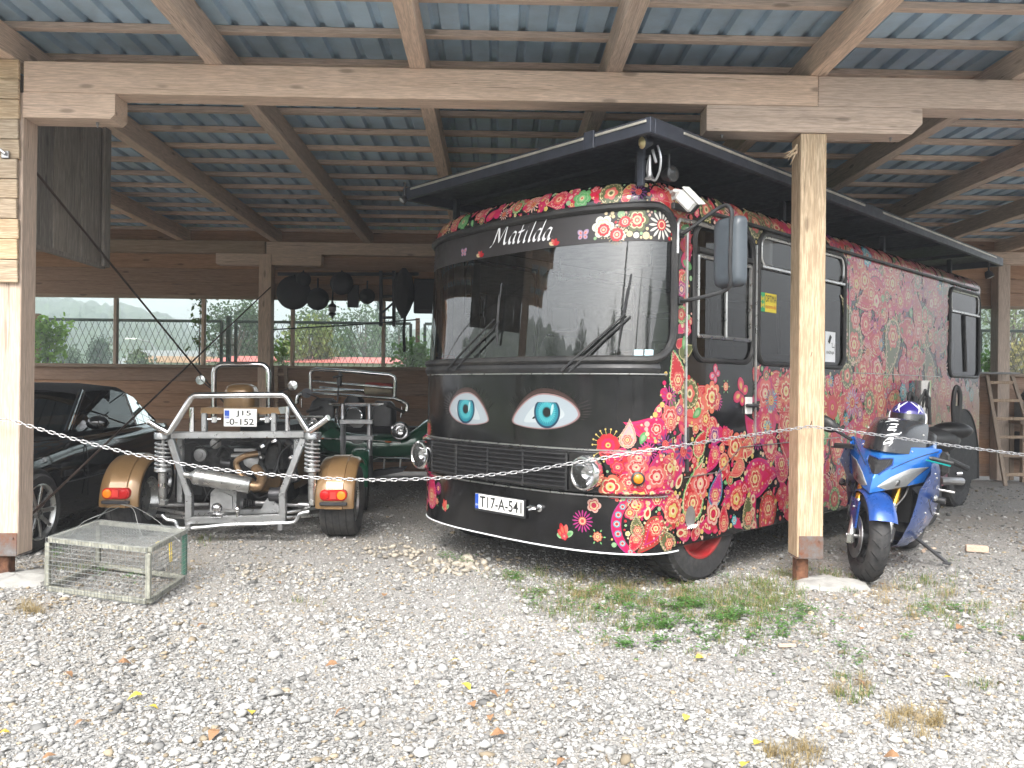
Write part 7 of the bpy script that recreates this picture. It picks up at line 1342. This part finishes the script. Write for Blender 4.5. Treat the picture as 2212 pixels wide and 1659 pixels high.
# clutter behind the ladder
def boxthing(name, label, cat, px_, py_, w_, d_, h_, mat, Y):
    q = U(px_, py_, Y); q.z = max(h_, q.z); m_ = MB(); m_.box((q.x, Y, q.z-h_/2), (w_, d_, h_), b=.012); m_.box((q.x, Y-d_/2-.004, q.z-h_/2), (w_*.82, .014, h_*.8), b=.004)
    return one(m_, name, mat, label, cat, (q.x, Y, q.z-h_))
wb = thing('workbench', 'dark workbench against the back wall behind the tall ladder', 'bench', (U(2190, 905, 12.0).x, 12.0, 0)); q = U(2195, 912, 12.0)
part(wb, 'top', 'old_X', lambda m: m.box((q.x+.75, 12.1, .92), (1.5, .4, .05)));
for dx in (.08, 1.4):
    for dy in (-.15, .15): part(wb, 'leg', 'old_Z', lambda m: m.box((q.x+dx, 12.1+dy, .45), (.07, .07, .89)))
part(wb, 'shelf', 'old_X', lambda m: m.box((q.x+.75, 12.1, .35), (1.4, .36, .03)))
tt = Vector((q.x+.35, 12.1, .945)); m_ = MB(); m_.box(tt+Vector((0, 0, .14)), (.42, .34, .28), b=.012); m_.box(tt+Vector((0, -.17, .14)), (.34, .016, .2), b=.004); one(m_, 'storage_box', 'grey_box', 'grey plastic box standing on the workbench', 'box', tt)
tt = Vector((q.x+.35, 12.1, 1.226)); m_ = MB(); V = []; 
m_.ball(tt+Vector((0, 0, .10)), .16, 12, 8, (1.2, 1, .65)); m_.v = [(x+random.uniform(-.02, .02), y+random.uniform(-.02, .02), max(tt.z, z+random.uniform(-.03, .03))) for x, y, z in m_.v]; one(m_, 'plastic_sack', 'black_plastic', 'crumpled shiny black sack on the grey box', 'sack', tt, smooth=False)
tt = Vector((q.x+.42, 12.1, .365)); m_ = MB(); m_.box(tt+Vector((0, 0, .2)), (.55, .34, .4), b=.012); m_.box(tt+Vector((0, -.17, .2)), (.45, .016, .3), b=.004); one(m_, 'metal_cabinet', 'dark_steel', 'dark metal cabinet on the lower shelf of the workbench', 'cabinet', tt)
# offcuts and splinters on the gravel
q = G(2110, 1192); m_ = MB(); m_.box(q+Vector((0, 0, .028)), (.17, .055, .055), Matrix.Rotation(-.35, 3, 'Z')); one(m_, 'wood_offcut', 'pine_X', 'short squared wood offcut lying beside the blue motorcycle', 'offcut', q)
for px_, py_, L, a, lab in ((2010, 1187, .11, .2, 'thin wood splinter lying near the side stand'), (1995, 1192, .12, 1.0, 'flat pale stone chip under the side stand'), (1700, 1398, .10, .1, 'small wood splinter lying at the edge of the weeds')):
    q = G(px_, py_); m_ = MB(); m_.prism([q+Matrix.Rotation(a, 3, 'Z') @ Vector((x*L, y*L, .004)) for x, y in ((-.5, -.08), (-.1, -.14), (.5, -.05), (.45, .07), (-.2, .13), (-.48, .06))], (0, 0, .012)); one(m_, 'wood_splinter', 'pine_X', lab, 'splinter', q)

# ---------------------------------------------------------------- fence, plants and land behind the back wall
FY = 14.3
fc = thing('mesh_fence', 'dark green framed diamond mesh fence behind the shelter', 'fence', (0, FY, 0)); pw_ = U(479, 700, FY).x-U(98, 700, FY).x; gap_ = U(510, 700, FY).x-U(479, 700, FY).x; x = U(98, 700, FY).x-2*(pw_+gap_); ZT = U(290, 692, FY).z
for k in range(8):
    x0, x1 = x, x+pw_; Pz = ((x0, FY, .15), (x0, FY, ZT), (x1, FY, ZT), (x1, FY, .15))
    if k != 5: pass
    pf2 = part(fc, 'panel_frame', 'fence_paint', lambda m: [m.bar(Pz[i], Pz[(i+1) % 4], .05, .05, (0, 1, 0)) for i in range(4)])
    m_ = MB(); dx = .112; n_ = int((x1-x0)/dx)+12; hh = ZT-1.0
    for i in range(-12, n_):
        for sg in (1, -1):
            xa = x0+dx*i; xb = xa+sg*hh*.43; za, zb_ = 1.0, ZT
            if sg < 0: xa += hh*.43; xb += hh*.43
            lo, hi = sorted((xa, xb)); 
            def cut(xv): return za+(zb_-za)*(xv-xa)/(xb-xa)
            p0_, p1_ = [xa, za], [xb, zb_]
            for pp_ in (p0_, p1_):
                xv = min(max(pp_[0], x0), x1); pp_[1] = cut(xv); pp_[0] = xv
            if abs(p0_[0]-p1_[0]) < .02: continue
            m_.tube([(p0_[0], FY+.004*sg, p0_[1]), (p1_[0], FY+.004*sg, p1_[1])], .0045, 3, caps=False)
    m_.build('diamond_mesh', 'fence_paint', pf2, kind='stuff', smooth=False)
    px2 = x1+gap_/2; part(fc, 'post', 'rust' if k % 2 else 'fence_paint', lambda m: m.bar((px2, FY, 0), (px2, FY, ZT+.10), .075, .075))
    part(fc, 'post_tie', 'fence_paint', lambda m: m.bar((x1, FY, ZT-.42), (x1+gap_, FY, ZT-.42), .02, .02)); x += pw_+gap_
def leaves(centers, n, size, colr, spread, flat=.6, jit=.3):
    C = np.array(centers); k = rng.integers(0, len(C), n); p = C[k]+rng.normal(0, 1, (n, 3))*np.array(spread)
    d = rng.normal(0, 1, (n, 3)); d /= np.linalg.norm(d, axis=1)[:, None]; e = np.cross(d, rng.normal(0, 1, (n, 3))); e /= np.linalg.norm(e, axis=1)[:, None]; s = size*rng.uniform(.6, 1.4, (n, 1))
    V = np.stack([p-d*s, p+e*s*flat, p+d*s, p-e*s*flat], 1).reshape(-1, 3); F = np.arange(4*n).reshape(-1, 4); b = rng.uniform(1-jit, 1+jit, (n, 1)); c = np.repeat(np.clip(np.array(colr)[None]*b, 0, 1), 4, 0); return V, F, c
def plant(name, label, cat, base, stems, n, size, colr, spread=.08):
    rt = thing(name, label, cat, base); cs = []
    m_ = MB()
    for P in stems: m_.tube([tuple(q) for q in crom(P, 4)], [.010*(1-.75*i/(len(crom(P, 4))-1)) for i in range(len(crom(P, 4)))], 5); cs += [tuple(q) for q in crom(P, 4)][2:]
    m_.build('stem', 'bark', rt); V, F, c = leaves(cs, n, size, colr, (spread,)*3); inv = WM[rt].inverted(); V = V-np.array(base); fast_mesh('foliage', V, F, 'leaf_tint', c, rt, quads=True); return rt
def up_stems(px_, py0, py1, Y, n, sp): return [[Vector((U(px_, py0, Y).x+random.uniform(-.1, .1), Y, 0.)), U(px_+random.uniform(-sp, sp)*.5, (py0+py1)/2+40, Y), U(px_+random.uniform(-sp, sp), py1+random.uniform(0, 40), Y)] for _ in range(n)]
for nm, lab, px_, py0, py1, Y, n, sp, nl, sz_, colr, spr in (('young_tree', 'bright green sapling growing against the mesh fence', 105, 790, 690, 13.8, 7, 30, 900, .055, (.20, .36, .04), .10), ('leafy_shrub', 'leafy green shrub growing by the fence beside the bus', 890, 790, 740, 13.6, 7, 28, 900, .05, (.11, .24, .04), .10), ('climbing_vine', 'thin vine climbing the window mullion', 430, 790, 600, 12.75, 2, 8, 170, .045, (.07, .14, .03), .07), ('young_shrub', 'small pale shrub growing right behind the back post', 610, 790, 735, 13.4, 3, 8, 220, .045, (.16, .28, .05), .08), ('leafy_weed', 'tall leafy weed growing behind the rear of the bus', 2140, 800, 760, 13.2, 3, 10, 160, .05, (.12, .25, .05), .08)):
    st_ = up_stems(px_, py0, py1, Y, n, sp); plant(nm, lab, 'vine' if 'vine' in nm else ('tree' if 'tree' in nm else 'shrub'), (U(px_, py0, Y).x, Y, 0), st_, nl, sz_, colr, spr)
def tree(name, label, px_, ptop, Y, wpx, colr, kind='broad', n=3200, zb=0., xy=None, H=None, Wd=None):
    if xy is None: tp = U(px_, ptop, Y); base = Vector((tp.x, Y, zb)); H = tp.z-zb; Wd = wpx/FPX*Y/2
    else: base = Vector((xy[0], xy[1], zb))
    rt = thing(name, label, 'tree', base, None, None); m_ = MB(); m_.tube([base, base+Vector((.05*H*.2, 0, H*.4)), base+Vector((0, 0, H*.85))], [.035*H, .022*H, .006*H], 8)
    cs = []
    if kind == 'broad':
        for i in range(34):
            t = random.uniform(0, 2*pi); zz_ = random.uniform(-1, 1); rr2 = math.sqrt(1-zz_*zz_)*random.uniform(.45, 1.0); q = base+Vector((Wd*rr2*math.cos(t), Wd*rr2*math.sin(t), H*(.58+.37*zz_))); cs.append(q); m_.tube([base+Vector((0, 0, H*random.uniform(.25, .5))), q], [.010*H, .003*H], 5)
        m_.build('trunk', 'bark', rt); V, F, c = leaves([tuple(q) for q in cs], n, .026*max(H, 6)*.62, colr, (Wd*.20, Wd*.20, H*.065), .6, .45)
    else:
        m_.build('trunk', 'bark', rt); tier = []
        for i in range(26):
            f = i/25; zz_ = H*(.12+.86*f); rr2 = Wd*(1-f)**.85*random.uniform(.8, 1.1)+.02
            for j in range(int(5+14*(1-f))): t = random.uniform(0, 6.28); tier.append((base.x+rr2*math.cos(t)*random.uniform(.3, 1), base.y+rr2*math.sin(t)*random.uniform(.3, 1), base.z+zz_-.15*rr2))
        V, F, c = leaves(tier, n, .022*H*.6, colr, (Wd*.10, Wd*.10, H*.012), .35, .4)
    fast_mesh('crown', V-np.array(base), F, 'leaf_tint', c, rt, quads=True); return rt
for a in (('broad_tree', 'dark rounded tree behind the left fence panel', 508, 652, 42, 150, (.045, .085, .03)), ('broad_tree', 'yellowish tree behind the back post', 668, 690, 36, 130, (.15, .19, .05)), ('broad_tree', 'tall pale green tree above the long red roof', 690, 655, 55, 150, (.08, .13, .045)), ('broad_tree', 'dense green tree between the pans and the dark frame', 790, 668, 50, 140, (.07, .12, .04)), ('conifer', 'narrow conifer poking above the dense green tree', 818, 650, 58, 60, (.03, .06, .03), 'fir'), ('conifer', 'drooping conifer beside the long dark bundle', 862, 672, 45, 90, (.03, .065, .035), 'fir'),
          ('broad_tree', 'low dark tree among houses beyond the fence', 216, 735, 60, 50, (.045, .085, .035)), ('broad_tree', 'bushy low tree beside the white house', 150, 752, 50, 60, (.06, .10, .04)), ('broad_tree', 'pale bush in front of the hillside', 300, 758, 45, 70, (.09, .13, .05)), ('broad_tree', 'slim tree between the vine and the back post', 545, 665, 60, 110, (.06, .10, .04)), ('broad_tree', 'large pale tree behind the rear of the bus', 2190, 640, 40, 260, (.12, .16, .06)), ('broad_tree', 'yellowing tree low behind the tall ladder', 2235, 730, 30, 160, (.20, .18, .06))): tree(*a)
# houses beyond the fence
def house(name, label, x0, x1, y0, y1, ze, zr_, wm, rm, wins, axis='X', zb=-.5):
    rt = thing(name, label, 'house', ((x0+x1)/2, (y0+y1)/2, 0)); part(rt, 'wall', wm, lambda m: m.box(((x0+x1)/2, (y0+y1)/2, (ze+zb)/2), (x1-x0, y1-y0, ze-zb), b=.01))
    e = .35
    if axis == 'X': pr_ = [((x0-e, y0-e, ze), (x0-e, y1+e, ze), (x0-e, (y0+y1)/2, zr_)), (x1-x0+2*e, 0, 0)]
    else: pr_ = [((x0-e, y0-e, ze), (x1+e, y0-e, ze), ((x0+x1)/2, y0-e, zr_)), (0, y1-y0+2*e, 0)]
    part(rt, 'roof', rm, lambda m: m.prism(pr_[0], pr_[1]), smooth=False)
    if axis == 'Y': part(rt, 'gable', wm, lambda m: m.prism([(x0+.05, y0-.05, ze-.02), (x1-.05, y0-.05, ze-.02), ((x0+x1)/2, y0-.05, zr_-.28)], (0, y1-y0+.1, 0)), smooth=False)
    for (a, b, c, d, face) in wins:
        wi = part(rt, 'window', 'house_glass', (lambda m: m.box(((a+b)/2, y0-.02, (c+d)/2), (b-a, .05, d-c), b=.005)) if face == 'Y' else (lambda m: m.box((x1+.02, (a+b)/2, (c+d)/2), (.05, b-a, d-c), b=.005)))
        part(wi, 'window_frame', 'white_plastic', (lambda m: [m.box((xx_, y0-.05, (c+d)/2), (.06, .05, d-c), b=.004) for xx_ in (a, (a+b)/2, b)]) if face == 'Y' else (lambda m: [m.box((x1+.05, yy_, (c+d)/2), (.05, .06, d-c), b=.004) for yy_ in (a, (a+b)/2, b)]))
    return rt
LY_ = 34; xa, xb = U(455, 780, LY_).x, U(905, 780, LY_).x; zr2, ze2 = U(700, 771, LY_+4).z, U(700, 784, LY_).z
house('long_barn', 'long low white building with a red metal roof beyond the fence', xa, xb, LY_, LY_+8, ze2, zr2, 'plaster', 'red_roof', [(xa+1.2+i*1.05, xa+1.9+i*1.05, ze2-.95, ze2-.25, 'Y') for i in range(7)])
hx = U(345, 770, 70).x; house('white_house', 'small white house among trees below the hill', hx-3.5, hx+3, 70, 77, 3.0, U(345, 768, 70).z+.6, 'plaster', 'grey_box', [(hx-2.4, hx-1.4, 1.2, 2.4, 'Y'), (hx+.6, hx+1.6, 1.2, 2.4, 'Y')])
hx = U(540, 775, 60).x; house('low_house', 'low pale house with a brown roof beside the red barn', hx-9, hx-1, 60, 66, U(520, 785, 60).z, U(520, 768, 60).z, 'plaster', 'brown_ply', [])
# street lamps seen far beyond the fence
for px_, py_ in ((505, 700), (0, 0)):
    if px_: q = U(288, 738, 45); sl_ = thing('street_lamp', 'thin street lamp standing in front of the wooded hill', 'street lamp', (q.x+1.2, 45, 0)); part(sl_, 'pole', 'steel', lambda m: m.tube([(q.x+1.2, 45, 0), (q.x+1.2, 45, q.z-.4), (q.x+.9, 45, q.z), (q.x+.2, 45, q.z+.15)], .05, 6)); part(sl_, 'lamp_head', 'white_plastic', lambda m: m.box((q.x-.1, 45, q.z+.15), (.7, .25, .1), b=.03))
# wooded hills
t = NT('forest'); v = t.coord(); n1 = t.noise(v, .22, 8, .75); vo = t.n('ShaderNodeTexVoronoi'); vo.inputs['Scale'].default_value = .28; t.l(v, vo.inputs['Vector'])
t.color(t.mix(.5, t.ramp(n1, [(.35, (.022, .045, .022)), (.6, (.06, .095, .04)), (.8, (.11, .14, .06))]), t.ramp(vo.outputs['Distance'], [(0, (.10, .14, .06)), (.9, (.018, .035, .018))]))); t.set(Roughness=1)
def hill(name, fn, us, vs):
    mb = MB(); mb.grid(fn, us, vs); mb.build(name, 'forest', kind='structure')
def bump2(x, y): return 1.6*float(hnoise(x, y, .23, 1))+1.1*float(hnoise(x, y, .61, 6))+.8*float(hnoise(x, y, 1.3, 2))
def ridge(px_):   # pixel skyline of the hill behind
    return float(np.interp(px_, [-600, 0, 75, 160, 300, 370, 420, 480, 620, 800, 950, 1300, 1900, 2212, 2700], [660, 640, 645, 652, 668, 690, 712, 742, 735, 722, 715, 700, 640, 600, 590]))
def hillf(px_, t_): q = U(px_, ridge(px_), 260+40*math.sin(px_*.004)); d = .35+.65*t_; z = q.z*(t_**.8); return Vector((q.x*d, q.y*d, z-2*(1-t_)+bump2(q.x*d, q.y*d)*min(1, t_*3)*1.4))
hill('wooded_hill', hillf, list(np.linspace(-600, 2700, 300)), list(np.linspace(0, 1, 40)))
# ---------------------------------------------------------------- the yard's left side, mirrored in the windscreen
house('gabled_house', 'white gabled house standing across the yard facing the shelter', -40, -33, -27, -19, 3.2, 6.3, 'plaster', 'red_roof', [(-25.5, -24.3, 1.0, 2.3, 'X'), (-22.5, -21.3, 1.0, 2.3, 'X')], 'X')
for i, (x, y, h, wd, k, lab) in enumerate(((-21, -17, 8.0, 1.4, 'fir', 'dark conifer across the yard nearest the gabled house'), (-10.5, -23, 13, 1.6, 'fir', 'tallest slim conifer across the yard facing the shelter'), (2.5, -27, 9.5, 1.8, 'fir', 'broad low conifer across the yard facing the motorcycle'), (-30, -14, 9, 3.6, 'broad', 'broad green tree beside the gabled house'), (-22, -33, 11, 4.5, 'broad', 'large round tree behind the slim conifer'), (-34, -4, 8, 3.5, 'broad', 'round tree left of the gabled house'), (14, -24, 8, 3.2, 'broad', 'round tree at the far corner of the yard'))):
    tree('conifer' if k == 'fir' else 'broad_tree', lab, 0, 0, 0, 0, (.025, .05, .025) if k == 'fir' else (.045, .08, .03), k, 3000, 0., (x, y), h, wd)
def hl(u, t_): an = R_(160+200*u); r_ = 75+70*t_; h = 21+7*math.sin(u*7.2)+3.5*math.sin(u*17); x, y = r_*math.cos(an), r_*math.sin(an); return Vector((x, y, h*t_**.9-2*(1-t_)+bump2(x, y)*min(1, t_*3)*.9))
hill('yard_side_hill', hl, list(np.linspace(0, 1, 240)), list(np.linspace(0, 1, 24)))
# ---------------------------------------------------------------- misty air
m_ = MB(); m_.box((-10, 150, 23), (900, 900, 48), b=.01); hz = m_.build('haze', 'chrome', kind='stuff', smooth=False); hz['label'] = 'pale misty air filling the valley'
hm = bpy.data.materials.new('haze'); hm.use_nodes = True; hm.node_tree.nodes.clear(); ho = hm.node_tree.nodes.new('ShaderNodeOutputMaterial'); pv = hm.node_tree.nodes.new('ShaderNodeVolumePrincipled')
pv.inputs['Color'].default_value = (.92, .95, 1, 1); pv.inputs['Density'].default_value = .0036; pv.inputs['Anisotropy'].default_value = .2; hm.node_tree.links.new(pv.outputs[0], ho.inputs['Volume']); hz.data.materials.clear(); hz.data.materials.append(hm)
